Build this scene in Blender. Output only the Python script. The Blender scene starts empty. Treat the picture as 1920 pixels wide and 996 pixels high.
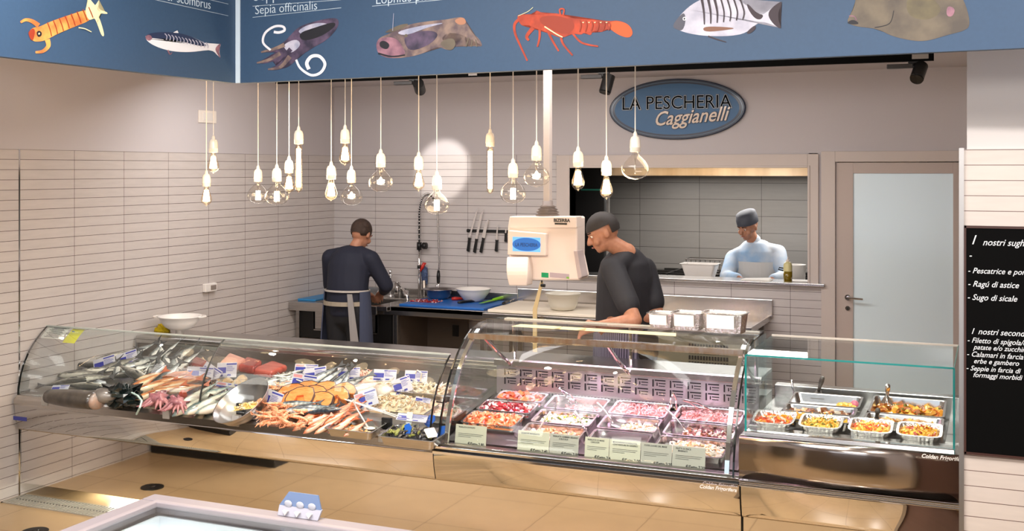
import bpy, bmesh, math, random
from mathutils import Vector, Matrix, Euler, noise
V = Vector
C = bpy.context.scene.collection
random.seed(7)
PI = math.pi
# ------------------------------------------------------------------ camera, world, lights
F, TH, CX, CY, CZ, HY = 2115.5, 0.402893, 5.7471, -9.18276, 2.09529, 317.13
cam_d = bpy.data.cameras.new('camera'); cam = bpy.data.objects.new('camera', cam_d); C.objects.link(cam)
cam.location = (CX, CY, CZ); cam.rotation_euler = (PI/2, 0, TH)
cam_d.sensor_width = 36; cam_d.lens = F/1920*36; cam_d.shift_y = -(498-HY)/1920; cam_d.clip_end = 60
bpy.context.scene.camera = cam
sc = bpy.context.scene
sc.view_settings.view_transform = 'Standard'; sc.view_settings.look = 'None'
sc.view_settings.exposure = 0.95; sc.view_settings.gamma = 1.0; sc.view_settings.use_curve_mapping = False
w = bpy.data.worlds.new('world'); sc.world = w; w.use_nodes = True
w.node_tree.nodes['Background'].inputs[0].default_value = (0.80, 0.86, 1.0, 1)
w.node_tree.nodes['Background'].inputs[1].default_value = 1.0
def light(name, kind, loc, energy, color, target=None, **kw):
    d = bpy.data.lights.new(name, kind); d.energy = energy; d.color = color
    for k, v in kw.items(): setattr(d, k, v)
    o = bpy.data.objects.new(name, d); C.objects.link(o); o.location = loc
    if target is not None: o.rotation_euler = (V(target)-V(loc)).to_track_quat('-Z', 'Y').to_euler()
    return o
# unseen ceiling panels added to brighten the customer side and the staff side
light('added_ceiling_fill', 'AREA', (3.2, -6.6, 3.52), 145, (1.0, .95, .89), (3.2, -6.6, 0), shape='RECTANGLE', size=3.6, size_y=1.6)
light('added_ceiling_fill', 'AREA', (6.2, -10.6, 3.52), 110, (1.0, .96, .93), (5.6, -8.0, 1.2), shape='RECTANGLE', size=3.0, size_y=1.4)
light('added_ceiling_fill', 'AREA', (2.6, -2.4, 2.80), 42, (1.0, .95, .93), (2.6, -1.6, 0), shape='RECTANGLE', size=4.2, size_y=.6)
light('kitchen_lamp', 'AREA', (3.6, 1.15, 1.99), 26, (1.0, .95, .90), (3.6, 1.2, 0), shape='RECTANGLE', size=2.2, size_y=.4)
# shop downlights above the counters
for x, y, e, tx, ty in ((2.2, -4.0, 80, 2.25, -3.3), (3.9, -4.1, 12, 3.8, -3.5), (5.2, -4.15, 60, 5.1, -3.4), (.95, -4.1, 60, .9, -3.4)):
    light('aimed_spot', 'SPOT', (x, y, 2.80), e, (1.0, .90, .78), (tx, ty, .7), spot_size=math.radians(48), spot_blend=.7, shadow_soft_size=.06)
light('under_counter_light', 'AREA', (.95, -3.5, .115), 12, (1.0, .95, .78), (.95, -3.55, 0), shape='RECTANGLE', size=.9, size_y=.2)
light('aimed_spot', 'SPOT', (6.9, -6.6, 3.4), 135, (1.0, .94, .90), (6.1, -4.0, 1.7), spot_size=math.radians(70), spot_blend=.6, shadow_soft_size=.05)  # added unseen spot that brightens the tiled pillar
# ------------------------------------------------------------------ pixel to plane (pixels of the 1920 x 996 frame)
RX = V((math.cos(TH), math.sin(TH), 0)); FW = V((-math.sin(TH), math.cos(TH), 0)); CAM = V((CX, CY, CZ))
def ray(x, y): return FW + RX*((x-960)/F) + V((0, 0, -(y-HY)/F))
def PX(v, x, y): d = ray(x, y); return CAM + d*((v-CX)/d.x)
def PY(v, x, y): d = ray(x, y); return CAM + d*((v-CY)/d.y)
def PZ(v, x, y): d = ray(x, y); return CAM + d*((v-CZ)/d.z)
def PD(x, y, z0, y0, s):
    d = ray(x, y); return CAM + d*((z0+s*(CY-y0)-CZ)/(d.z-s*d.y))
def PP(x, y, o, n): d = ray(x, y); return CAM + d*((V(o)-CAM).dot(V(n))/d.dot(V(n)))
# ------------------------------------------------------------------ materials
def lin(c):
    if isinstance(c, str):
        c = [int(c[i:i+2], 16)/255 for i in (0, 2, 4)]
        c = [v/12.92 if v <= .04045 else ((v+.055)/1.055)**2.4 for v in c]
    return (c[0], c[1], c[2], 1)
def newmat(name):
    m = bpy.data.materials.new(name); m.use_nodes = True
    nt = m.node_tree; return m, nt, nt.nodes['Principled BSDF']
def mat(name, col, rough=.5, metal=0, var=None, bump=0, scale=20, emit=0, coat=0, col2=None, stretch=(1, 1, 1), spec=.5, sss=0, alpha=1, aniso=0):
    m, nt, b = newmat(name); N = nt.nodes; L = nt.links
    b.inputs['Base Color'].default_value = lin(col); b.inputs['Roughness'].default_value = rough
    b.inputs['Metallic'].default_value = metal; b.inputs['Specular IOR Level'].default_value = spec
    if coat: b.inputs['Coat Weight'].default_value = coat; b.inputs['Coat Roughness'].default_value = .08
    if sss: b.inputs['Subsurface Weight'].default_value = sss; b.inputs['Subsurface Radius'].default_value = (.02, .01, .006); b.inputs['Subsurface Scale'].default_value = .3
    if emit: b.inputs['Emission Color'].default_value = lin(col); b.inputs['Emission Strength'].default_value = emit
    if alpha < 1: b.inputs['Alpha'].default_value = alpha
    if var or bump or col2:
        tc = N.new('ShaderNodeTexCoord'); mp = N.new('ShaderNodeMapping'); mp.inputs['Scale'].default_value = stretch
        nz = N.new('ShaderNodeTexNoise'); nz.inputs['Scale'].default_value = scale; nz.inputs['Detail'].default_value = 4
        L.new(tc.outputs['Object'], mp.inputs[0]); L.new(mp.outputs[0], nz.inputs['Vector'])
        if col2 or var:
            r = N.new('ShaderNodeValToRGB')
            c1 = lin(col); c2 = lin(col2) if col2 else tuple(v*(1-var) for v in c1[:3])+(1,)
            r.color_ramp.elements[0].position = .35; r.color_ramp.elements[1].position = .65
            r.color_ramp.elements[0].color = c2; r.color_ramp.elements[1].color = c1
            L.new(nz.outputs['Fac'], r.inputs[0]); L.new(r.outputs[0], b.inputs['Base Color'])
        if bump:
            bp = N.new('ShaderNodeBump'); bp.inputs['Strength'].default_value = bump; bp.inputs['Distance'].default_value = .01
            L.new(nz.outputs['Fac'], bp.inputs['Height']); L.new(bp.outputs[0], b.inputs['Normal'])
    return m
def glassmat(name, tint=(.93, .97, .96), refl=.02, fmax=.45, rough=0.0):
    m = bpy.data.materials.new(name); m.use_nodes = True; nt = m.node_tree; N = nt.nodes; L = nt.links
    N.remove(N['Principled BSDF'])
    tr = N.new('ShaderNodeBsdfTransparent'); tr.inputs[0].default_value = (*tint, 1)
    gl = N.new('ShaderNodeBsdfGlossy'); gl.inputs['Roughness'].default_value = rough
    lw = N.new('ShaderNodeLayerWeight'); lw.inputs['Blend'].default_value = .5
    pw = N.new('ShaderNodeMath'); pw.operation = 'POWER'; L.new(lw.outputs['Facing'], pw.inputs[0]); pw.inputs[1].default_value = 4.0
    mr = N.new('ShaderNodeMapRange'); mr.inputs[3].default_value = refl; mr.inputs[4].default_value = fmax; L.new(pw.outputs[0], mr.inputs[0])
    mx = N.new('ShaderNodeMixShader'); L.new(mr.outputs[0], mx.inputs[0]); L.new(tr.outputs[0], mx.inputs[1]); L.new(gl.outputs[0], mx.inputs[2])
    L.new(mx.outputs[0], N['Material Output'].inputs[0]); return m
def tilemat(name, axis, x0, z0, w_, h_, c1, c2, mortar, mort=.0016, bump=True, rough=.35, off=0, xvert=False, mv=None):
    m, nt, b = newmat(name); N = nt.nodes; L = nt.links
    tc = N.new('ShaderNodeTexCoord'); sp = N.new('ShaderNodeSeparateXYZ'); L.new(tc.outputs['Object'], sp.inputs[0])
    ax = N.new('ShaderNodeMath'); ax.operation = 'SUBTRACT'; L.new(sp.outputs['XYZ'.index(axis[0])], ax.inputs[0]); ax.inputs[1].default_value = x0-200*w_
    az = N.new('ShaderNodeMath'); az.operation = 'SUBTRACT'; L.new(sp.outputs['XYZ'.index(axis[1])], az.inputs[0]); az.inputs[1].default_value = z0-200*h_
    cb = N.new('ShaderNodeCombineXYZ'); L.new(ax.outputs[0], cb.inputs[0]); L.new(az.outputs[0], cb.inputs[1])
    br = N.new('ShaderNodeTexBrick'); br.offset = off; br.squash = 1; br.inputs['Scale'].default_value = 1
    br.inputs['Brick Width'].default_value = w_; br.inputs['Row Height'].default_value = h_; br.inputs['Mortar Size'].default_value = mort
    br.inputs['Mortar Smooth'].default_value = .1; br.inputs['Bias'].default_value = 0
    br.inputs['Color1'].default_value = lin(c1); br.inputs['Color2'].default_value = lin(c2); br.inputs['Mortar'].default_value = lin(mortar)
    L.new(cb.outputs[0], br.inputs['Vector'])
    nz = N.new('ShaderNodeTexNoise'); nz.inputs['Scale'].default_value = 6; nz.inputs['Detail'].default_value = 6
    mp = N.new('ShaderNodeMapping'); mp.inputs['Scale'].default_value = (1, 1, 7); L.new(tc.outputs['Object'], mp.inputs[0]); L.new(mp.outputs[0], nz.inputs['Vector'])
    mr = N.new('ShaderNodeMapRange'); mr.inputs[3].default_value = .88; mr.inputs[4].default_value = 1.06; L.new(nz.outputs['Fac'], mr.inputs[0])
    mu = N.new('ShaderNodeMix'); mu.data_type = 'RGBA'; mu.blend_type = 'MULTIPLY'; mu.inputs[0].default_value = 1
    L.new(br.outputs['Color'], mu.inputs[6]); L.new(mr.outputs[0], mu.inputs[7]); L.new(mu.outputs[2], b.inputs['Base Color'])
    b.inputs['Roughness'].default_value = rough
    if bump:
        bp = N.new('ShaderNodeBump'); bp.inputs['Strength'].default_value = .4; bp.inputs['Distance'].default_value = .002; bp.invert = True
        L.new(br.outputs['Fac'], bp.inputs['Height']); L.new(bp.outputs[0], b.inputs['Normal'])
    return m
def fishmat(name, back, side, belly, H, rough=.22, stripes=None, thresh=(.30, .62), metal=.0):
    """skin colour across the body, back to belly, in the fish's own coordinates (y = dorsal)"""
    m, nt, b = newmat(name); N = nt.nodes; L = nt.links
    tc = N.new('ShaderNodeTexCoord'); sp = N.new('ShaderNodeSeparateXYZ'); L.new(tc.outputs['Object'], sp.inputs[0])
    nz = N.new('ShaderNodeTexNoise'); nz.inputs['Scale'].default_value = 38; L.new(tc.outputs['Object'], nz.inputs['Vector'])
    ad = N.new('ShaderNodeMath'); ad.operation = 'MULTIPLY_ADD'; L.new(nz.outputs['Fac'], ad.inputs[0]); ad.inputs[1].default_value = H*.35; L.new(sp.outputs[1], ad.inputs[2])
    mr = N.new('ShaderNodeMapRange'); mr.inputs[1].default_value = H*.65; mr.inputs[2].default_value = -H*.32; L.new(ad.outputs[0], mr.inputs[0])
    r = N.new('ShaderNodeValToRGB'); e = r.color_ramp.elements
    e[0].position = thresh[0]; e[0].color = lin(back); e[1].position = thresh[1]+.15; e[1].color = lin(belly)
    x = e.new(thresh[1]); x.color = lin(side)
    L.new(mr.outputs[0], r.inputs[0]); src = r.outputs[0]
    if stripes:
        wv = N.new('ShaderNodeTexWave'); wv.inputs['Scale'].default_value = stripes[1]; wv.inputs['Distortion'].default_value = 3; L.new(tc.outputs['Object'], wv.inputs['Vector'])
        mx = N.new('ShaderNodeMix'); mx.data_type = 'RGBA'; L.new(wv.outputs['Fac'], mx.inputs[0]); L.new(src, mx.inputs[6]); mx.inputs[7].default_value = lin(stripes[0])
        mm = N.new('ShaderNodeMath'); mm.operation = 'MULTIPLY'; L.new(wv.outputs['Fac'], mm.inputs[0]); mm.inputs[1].default_value = stripes[2]; L.new(mm.outputs[0], mx.inputs[0]); src = mx.outputs[2]
    L.new(src, b.inputs['Base Color']); b.inputs['Roughness'].default_value = rough; b.inputs['Metallic'].default_value = metal
    b.inputs['Coat Weight'].default_value = .6; b.inputs['Coat Roughness'].default_value = .1
    return m
MT = {}
def K(name, *a, **k):
    if name not in MT: MT[name] = mat(name, *a, **k)
    return MT[name]
K('white_paint', 'c5c0c2', .8, bump=.05, scale=200); K('steel_mirror', (.80, .77, .74), .035, 1, bump=.035, scale=1.6, stretch=(1, 1, 2.2))
K('steel', (.56, .54, .52), .26, 1, var=.15, scale=5, stretch=(1, 20, 20)); K('steel_dark', (.27, .25, .235), .3, 1, var=.25, scale=3)
K('chrome', (.85, .84, .83), .08, 1); K('pan_steel', (.66, .63, .62), .2, 1, var=.1, scale=12)
K('black', '0c0c0d', .4); K('black_rubber', '101012', .55); K('dark_glass_edge', '0b1210', .15)
K('white_plastic', 'e6e2dd', .35); K('cream_plastic', 'e4d6c9', .4); K('porcelain', 'ece2d2', .25, coat=.5)
K('cord_white', 'ece4da', .6); K('blue_panel', '304a67', .55, var=.06, scale=60); K('paper', 'efece6', .8); K('ink', '1d1d22', .8)
K('tag_white', 'c4c1cb', .5); K('tag_blue', '2d3296', .5); K('tag_pink', 'cf8d92', .5); K('foil', (.80, .78, .76), .22, 1, bump=.5, scale=90)
K('teal_edge', '1f7f7c', .1, coat=.4); K('frame_paint', 'c9beb7', .5); K('wood_board', 'e6dbc8', .5); K('blue_board', '1760b0', .45, var=.15, scale=9)
MT['glass'] = glassmat('clear_glass', (.95, .98, .975)); MT['glass_green'] = glassmat('greenish_glass', (.955, .98, .975))
MT['bulb_glass'] = glassmat('bulb_glass', (.97, .955, .93), .04, .85); MT['bulb_amber'] = glassmat('amber_bulb_glass', (1.0, .90, .78), .04, .6)
# ------------------------------------------------------------------ mesh builder
OFF = {}
def off(o): return OFF.get(o.name, V((0, 0, 0))) if o else V((0, 0, 0))
class M:
    def __init__(s): s.b = bmesh.new(); s.T = None
    def _v(s, p): p = V(p); return s.b.verts.new(s.T @ p if s.T else p)
    def face(s, pts, mi=0):
        try:
            f = s.b.faces.new([s._v(p) for p in pts]); f.material_index = mi; return f
        except ValueError: return None
    def _f(s, vs, mi):
        try: f = s.b.faces.new(vs); f.material_index = mi
        except ValueError: pass
    def box(s, x0, x1, y0, y1, z0, z1, mi=0):
        v = [s._v(p) for p in ((x0,y0,z0),(x1,y0,z0),(x1,y1,z0),(x0,y1,z0),(x0,y0,z1),(x1,y0,z1),(x1,y1,z1),(x0,y1,z1))]
        for q in ((3,2,1,0),(4,5,6,7),(0,1,5,4),(1,2,6,5),(2,3,7,6),(3,0,4,7)): s._f([v[i] for i in q], mi)
        return s
    def hull8(s, a, b, mi=0):
        v = [s._v(p) for p in list(a)+list(b)]; n = len(a)
        s._f(v[:n][::-1], mi); s._f(v[n:], mi)
        for i in range(n): s._f([v[i], v[(i+1) % n], v[n+(i+1) % n], v[n+i]], mi)
        return s
    def rings(s, rings, mi=0, caps=(True, True), closed=True, mifn=None):
        R = [[s._v(p) for p in r] for r in rings]; n = len(R[0])
        for k in range(len(R)-1):
            for i in range(n if closed else n-1):
                s._f([R[k][i], R[k][(i+1) % n], R[k+1][(i+1) % n], R[k+1][i]], mifn(k, i) if mifn else mi)
        if caps[0] and closed: s._f(R[0][::-1], mi if not mifn else mifn(0, 0))
        if caps[1] and closed: s._f(R[-1], mi if not mifn else mifn(len(R)-2, 0))
        return s
    def tube(s, pts, r, n=8, mi=0, caps=True):
        pts = [V(p) for p in pts]; rs = r if isinstance(r, (list, tuple)) else [r]*len(pts); out = []; up = None
        for i, p in enumerate(pts):
            t = (pts[min(i+1, len(pts)-1)]-pts[max(i-1, 0)]); t = t.normalized() if t.length > 1e-9 else V((0, 0, 1))
            if up is None: up = V((0, 0, 1)) if abs(t.z) < .9 else V((1, 0, 0))
            u = up-t*up.dot(t); u = u.normalized() if u.length > 1e-6 else t.orthogonal().normalized(); up = u; v = t.cross(u)
            out.append([p+(u*math.cos(a)+v*math.sin(a))*rs[i] for a in [2*PI*k/n for k in range(n)]])
        return s.rings(out, mi, (caps, caps))
    def lathe(s, prof, c=(0, 0, 0), n=20, mi=0, caps=(False, False), sx=1, sy=1):
        c = V(c)
        return s.rings([[c+V((r*math.cos(a)*sx, r*math.sin(a)*sy, z)) for a in [2*PI*k/n for k in range(n)]] for r, z in prof], mi, caps)
    def ball(s, c, r, n=10, mi=0, sc=(1, 1, 1), rot=None):
        c = V(c); m = max(4, n//2); prof = []
        R = []
        for j in range(m+1):
            ph = -PI/2+PI*j/m; rr = max(math.cos(ph), .02)
            ring = []
            for k in range(n):
                a = 2*PI*k/n; p = V((rr*math.cos(a)*r*sc[0], rr*math.sin(a)*r*sc[1], math.sin(ph)*r*sc[2]))
                if rot: p = rot @ p
                ring.append(c+p)
            R.append(ring)
        return s.rings(R, mi)
    def prism(s, poly, d, mi=0):
        d = V(d); return s.hull8([V(p) for p in poly], [V(p)+d for p in poly], mi)
    def build(s, name, mats, parent=None, at=None, smooth=False, bev=0, solid=0, sub=0, offset=1):
        if not isinstance(mats, (list, tuple)): mats = [mats]
        o0 = off(parent) if parent else V(at or (0, 0, 0))
        bmesh.ops.recalc_face_normals(s.b, faces=s.b.faces)
        me = bpy.data.meshes.new(name); 
        if o0.length: bmesh.ops.translate(s.b, vec=-o0, verts=s.b.verts)
        s.b.to_mesh(me); s.b.free()
        for m_ in mats: me.materials.append(MT[m_] if isinstance(m_, str) else m_)
        if smooth:
            for p in me.polygons: p.use_smooth = True
        o = bpy.data.objects.new(name, me); C.objects.link(o)
        if parent: o.parent = parent; OFF[o.name] = o0
        else: o.location = o0; OFF[o.name] = o0
        if solid: md = o.modifiers.new('s', 'SOLIDIFY'); md.thickness = solid; md.offset = offset
        if bev: md = o.modifiers.new('b', 'BEVEL'); md.width = bev; md.segments = 2; md.limit_method = 'ANGLE'
        if sub: md = o.modifiers.new('u', 'SUBSURF'); md.levels = sub; md.render_levels = sub
        return o
def tag(o, label, cat, group=None, kind=None):
    o['label'] = label; o['category'] = cat
    if group: o['group'] = group
    if kind: o['kind'] = kind
    return o
def thing(name, label, cat, loc=(0, 0, 0), group=None):
    o = bpy.data.objects.new(name, None); C.objects.link(o); o.location = loc; o.empty_display_size = .05; OFF[o.name] = V(loc)
    return tag(o, label, cat, group)
def struct(o): o['kind'] = 'structure'; return o
def dup(root, loc, rot=(0, 0, 0), label=None, sc=1, group=None):
    def cp(o, par):
        c = o.copy(); C.objects.link(c)
        if par: c.parent = par
        for ch in list(o.children): cp(ch, c)
        return c
    r = cp(root, None); r.location = loc; r.rotation_euler = rot; r.scale = (sc, sc, sc) if not isinstance(sc, tuple) else sc
    if label: r['label'] = label
    if group: r['group'] = group
    return r
def place(root, used, loc, rot, label, sc=1):
    """first use moves the original, later uses copy it"""
    if root.name not in used:
        used.add(root.name); root.location = loc; root.rotation_euler = rot; root.scale = (sc, sc, sc) if not isinstance(sc, tuple) else sc; root['label'] = label; return root
    return dup(root, loc, rot, label, sc)
def text(s, parent, origin, xdir, up, size, m_, name='lettering', extr=.0006, shear=0, bold=0, align='LEFT', wid=1.0):
    c = bpy.data.curves.new(name, 'FONT'); c.body = s; c.size = size; c.extrude = extr; c.shear = shear; c.offset = bold; c.align_x = align; c.resolution_u = 3
    o = bpy.data.objects.new('t', c); C.objects.link(o); dg = bpy.context.evaluated_depsgraph_get(); dg.update()
    me = bpy.data.meshes.new_from_object(o.evaluated_get(dg)); bpy.data.objects.remove(o); bpy.data.curves.remove(c)
    xd = V(xdir).normalized(); u = V(up).normalized(); n = xd.cross(u)
    R = Matrix((xd*wid, u, n)).transposed().to_4x4(); R.translation = V(origin)-off(parent)
    me.transform(R); me.name = name; me.materials.clear(); me.materials.append(MT[m_] if isinstance(m_, str) else m_)
    o = bpy.data.objects.new(name, me); C.objects.link(o); o.parent = parent
    if parent: OFF[o.name] = off(parent)
    return o
def merge(objs, name, parent=None):
    """join finished mesh objects that form one part"""
    b = bmesh.new(); mats = []; 
    for o in objs:
        base = []
        for m_ in o.data.materials:
            if m_ not in mats: mats.append(m_)
            base.append(mats.index(m_))
        n0 = len(b.faces); b.from_mesh(o.data); b.faces.ensure_lookup_table()
        for f in b.faces[n0:]: f.material_index = base[f.material_index] if base else 0
    me = bpy.data.meshes.new(name); b.to_mesh(me); b.free()
    for m_ in mats: me.materials.append(m_)
    r = bpy.data.objects.new(name, me); C.objects.link(r); r.parent = parent if parent else objs[0].parent
    OFF[r.name] = off(r.parent)
    for o in objs: bpy.data.objects.remove(o)
    return r
def ordn(n, tot=None):
    W = ['first','second','third','fourth','fifth','sixth','seventh','eighth','ninth','tenth','eleventh','twelfth','thirteenth','fourteenth','fifteenth','sixteenth','seventeenth','eighteenth','nineteenth','twentieth']
    if n < 20: return W[n]
    return 'twenty-'+W[n-20] if n < 29 else 'thirtieth' if n == 29 else 'thirty-'+W[n-30] if n < 39 else 'last'
def leftlabels(objs, fmt):
    """label items of one kind by their order from the left as the photograph shows them"""
    def px(o):
        d = V(o.location)-CAM; return d.dot(RX)/d.dot(FW)
    for i, o in enumerate(sorted(objs, key=px)):
        o['label'] = fmt.format('leftmost' if i == 0 else 'rightmost' if i == len(objs)-1 and i else ordn(i)+' from the left')
# ------------------------------------------------------------------ setting
H_, W_ = .065, .475845
ZT = 2.2217
tile_left = tilemat('wall_tiles_left', 'YZ', -3.28947, ZT, W_, H_, 'cbc4c0', 'c7c0bc', '4f3a35')
tile_back = tilemat('wall_tiles_back', 'XZ', .449047, ZT, W_, H_, 'c8c2c0', 'c4bebc', '4a3a38')
tile_pil = tilemat('pillar_tiles', 'XZ', 5.63, 2.177, W_, H_, 'd2c6bc', 'cfc3ba', '6a514a')
tile_floor = tilemat('floor_tiles', 'XY', .25, -3.72, .6, .6, 'bb9f78', 'b79b74', '7c6548', mort=.0022, rough=.3)
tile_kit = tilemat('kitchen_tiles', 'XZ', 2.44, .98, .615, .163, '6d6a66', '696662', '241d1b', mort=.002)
m = M(); m.box(-.3, 9, -13, 0.1, -.1, 0); struct(m.build('floor', tile_floor))
m = M(); m.box(-.2, 0, -13, .12, 0, ZT); m.b.faces.ensure_lookup_table(); struct(m.build('wall_left', tile_left))
m = M(); m.box(-.2, .004, -13, .12, ZT, 3.6); m.box(.0005, .003, -3.77, -3.758, 0, ZT, 1)
struct(m.build('wall_left_upper', ['white_paint', 'chrome']))
# back wall with the serving hatch and the door opening
m = M()
m.box(0, 2.27, 0, .12, 0, ZT); m.box(2.27, 4.53, 0, .12, 0, 1.165)
struct(m.build('wall_back', tile_back))
m = M(); m.box(0, 9, -.003, .12, ZT, 3.0); m.box(2.27, 4.47, .0, .12, 2.14, ZT); m.box(4.40, 4.62, .0, .12, 1.165, ZT); m.box(5.60, 5.7, 0, .12, 0, ZT); m.box(4.53, 4.62, 0, .12, 0, 1.165)
struct(m.build('wall_back_upper', 'white_paint'))
m = M(); m.box(-.2, 5.63, -4.33, .12, 2.87, 3.0); struct(m.build('ceiling', 'white_paint'))
m = M(); m.box(-.2, 9, -13, -4.40, 3.6, 3.7); struct(m.build('ceiling_shop', 'white_paint'))
# pillar on the right: tiles below, plaster above
m = M(); m.box(5.63, 9, -4.0, .12, 0, 2.18); struct(m.build('wall_right', tile_pil))
m = M(); m.box(5.645, 9, -3.99, .12, 2.18, 3.6); struct(m.build('wall_right_upper', K('plaster_light', 'd9d3cf', .8)))
m = M(); m.box(5.614, 5.634, -4.012, -3.98, 0, 2.185); struct(m.build('trim_1', K('trim_metal', (.42, .40, .38), .4, 1)))
# shop walls behind the camera, with a wide shop window that lets in the daylight
m = M(); m.box(8.8, 9, -13, -4.0, 0, 3.6); struct(m.build('wall_shop_side', 'white_paint'))
m = M(); m.box(-.2, 1.4, -13.2, -13, 0, 3.6); m.box(8.2, 9, -13.2, -13, 0, 3.6); m.box(1.4, 8.2, -13.2, -13, 2.9, 3.6); m.box(1.4, 8.2, -13.2, -13, 0, .5)
struct(m.build('wall_shop_front', 'white_paint'))
for i in range(4): 
    x = 1.4+i*1.7
    m = M(); 
    for a, b, c, d in ((x, x+.06, .5, 2.9), (x+1.64, x+1.7, .5, 2.9), (x+.06, x+1.64, .5, .56), (x+.06, x+1.64, 2.84, 2.9), (x+.06, x+1.64, 2.1, 2.15)): m.box(a, b, -13.12, -13.04, c, d)
    o = struct(m.build('window_%d' % (i+2), 'frame_paint'))
# serving hatch: frame, sill
m = M()
x0, x1, z0, z1 = 2.385, 4.394, 1.19, 2.105; X0, X1, Z1 = 2.262, 4.478, 2.215
m.box(X0, x0, -.025, .13, z0-.03, Z1); m.box(x1, X1, -.025, .13, z0-.03, Z1); m.box(x0, x1, -.025, .13, z1, Z1)
m.box(x0-.018, x0, -.032, .13, z0, z1+.018); m.box(x1, x1+.018, -.032, .13, z0, z1+.018); m.box(x0, x1, -.032, .13, z1, z1+.018)
wf = struct(m.build('window_1', 'frame_paint', bev=.003))
m = M(); m.box(2.2, 4.53, -.06, .22, 1.165, 1.19); m.build('window_sill', 'steel', wf, bev=.004)
# door with frosted pale pane
m = M(); m.box(4.50, 4.607, -.03, .13, 0, 2.235); m.box(4.607, 5.6, -.03, .13, 2.152, 2.235); m.box(5.53, 5.62, -.03, .13, 0, 2.152)
struct(m.build('trim_2', 'frame_paint', bev=.003))
m = M(); m.box(4.612, 4.741, -.01, .035, 0.01, 2.146); m.box(5.47, 5.528, -.01, .035, 0.01, 2.146); m.box(4.741, 5.47, -.01, .035, 2.062, 2.146); m.box(4.741, 5.47, -.01, .035, .01, .2)
dr = struct(m.build('door_1', K('door_frame_paint', 'bcaea6', .5), bev=.002))
pane = mat('door_pane_glass', (.76, .91, .97), .12, 0, spec=.6)
m = M(); m.box(4.741, 5.47, .002, .02, .2, 2.062); m.build('glass_pane', pane, dr)
m = M(); p = V((4.70, -.012, 1.09))
m.tube([p, p+V((0, -.012, 0))], .022, 16); m.tube([p+V((0, -.01, 0)), p+V((0, -.05, 0)), p+V((.02, -.058, 0)), p+V((.12, -.058, -.004))], .008, 10)
m.tube([p+V((0, 0, -.085)), p+V((0, -.01, -.085))], .018, 16); m.tube([p+V((0, -.0105, -.083)), p+V((0, -.0125, -.083))], .006, 8, 1); m.box(4.697, 4.703, -.0235, -.0225, 1.09-.1, 1.09-.085, 1)
m.build('door_handle', ['chrome', 'black'], dr, smooth=False)
# kitchen beyond the hatch
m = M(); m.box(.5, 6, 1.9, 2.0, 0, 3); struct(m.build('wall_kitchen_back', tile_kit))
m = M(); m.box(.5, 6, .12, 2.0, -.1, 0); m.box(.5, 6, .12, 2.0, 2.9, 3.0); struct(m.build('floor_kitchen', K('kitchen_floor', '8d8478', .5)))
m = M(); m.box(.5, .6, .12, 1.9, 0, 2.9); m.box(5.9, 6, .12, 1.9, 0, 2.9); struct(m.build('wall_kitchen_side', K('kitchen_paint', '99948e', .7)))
m = M(); m.box(3.0, 9, .121, .135, 0, 1.1); struct(m.build('trim_3', 'frame_paint'))
# ------------------------------------------------------------------ kitchen things
t = thing('extractor_hood', 'brushed steel extractor hood across the top of the kitchen hatch', 'hood', (3.6, 1.0, 2.06))
m = M(); m.hull8([(2.5, .55, 2.035), (5.2, .55, 2.035), (5.2, 1.7, 2.035), (2.5, 1.7, 2.035)], [(2.5, .55, 2.16), (5.2, .55, 2.16), (5.2, 1.7, 2.16), (2.5, 1.7, 2.16)])
m.hull8([(2.5, .55, 2.16), (5.2, .55, 2.16), (5.2, 1.7, 2.16), (2.5, 1.7, 2.16)], [(2.9, 1.1, 2.85), (4.8, 1.1, 2.85), (4.8, 1.7, 2.85), (2.9, 1.7, 2.85)])
m.build('canopy', K('hood_warm_reflection', (.75, .66, .52), .28, 1, col2=(.45, .36, .25), scale=2.2, stretch=(1.5, .1, .1)), t, bev=.004)  # warm reflections on the steel painted into its colour
t = thing('refrigerator', 'tall black kitchen refrigerator with a steel edge at the left of the hatch', 'refrigerator', (2.4, .9, 0))
m = M(); m.box(1.7, 2.43, .8, .9, 0, 2.25); m.build('cabinet', 'black', t, bev=.01)
m = M(); m.box(2.455, 2.478, .77, .8, 0, 1.97); m.build('door_edge', 'chrome', t)
m = M(); m.box(2.2, 2.45, .785, .80, 1.895, 1.91); m.build('shelf_edge', K('green_light', '2f8d78', .4), t)
t = thing('cooking_range', 'black cooking range with steel body beyond the kitchen hatch', 'stove', (3.7, 1.5, 0))
m = M(); m.box(2.5, 5.5, 1.1, 1.88, 0, 1.06); m.build('body', 'steel', t, bev=.006)
m = M(); m.box(2.55, 5.45, 1.12, 1.86, 1.06, 1.09)
for i in range(7):
    x = 2.75+i*.4
    for k in range(3): m.box(x, x+.34, 1.2+k*.25, 1.22+k*.25, 1.09, 1.115)
    m.box(x+.16, x+.18, 1.15, 1.8, 1.09, 1.115)
m.build('hob', K('hob_black', '121110', .3), t)
t = thing('prep_shelf', 'steel prep shelf running just behind the hatch sill', 'shelf', (3.6, .45, 1.0))
m = M(); m.box(2.45, 5.0, .22, .62, 1.12, 1.15); m.box(2.5, 2.54, .5, .56, 0, 1.12); m.box(4.9, 4.94, .5, .56, 0, 1.12); m.build('top', 'steel', t, bev=.003)
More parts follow.
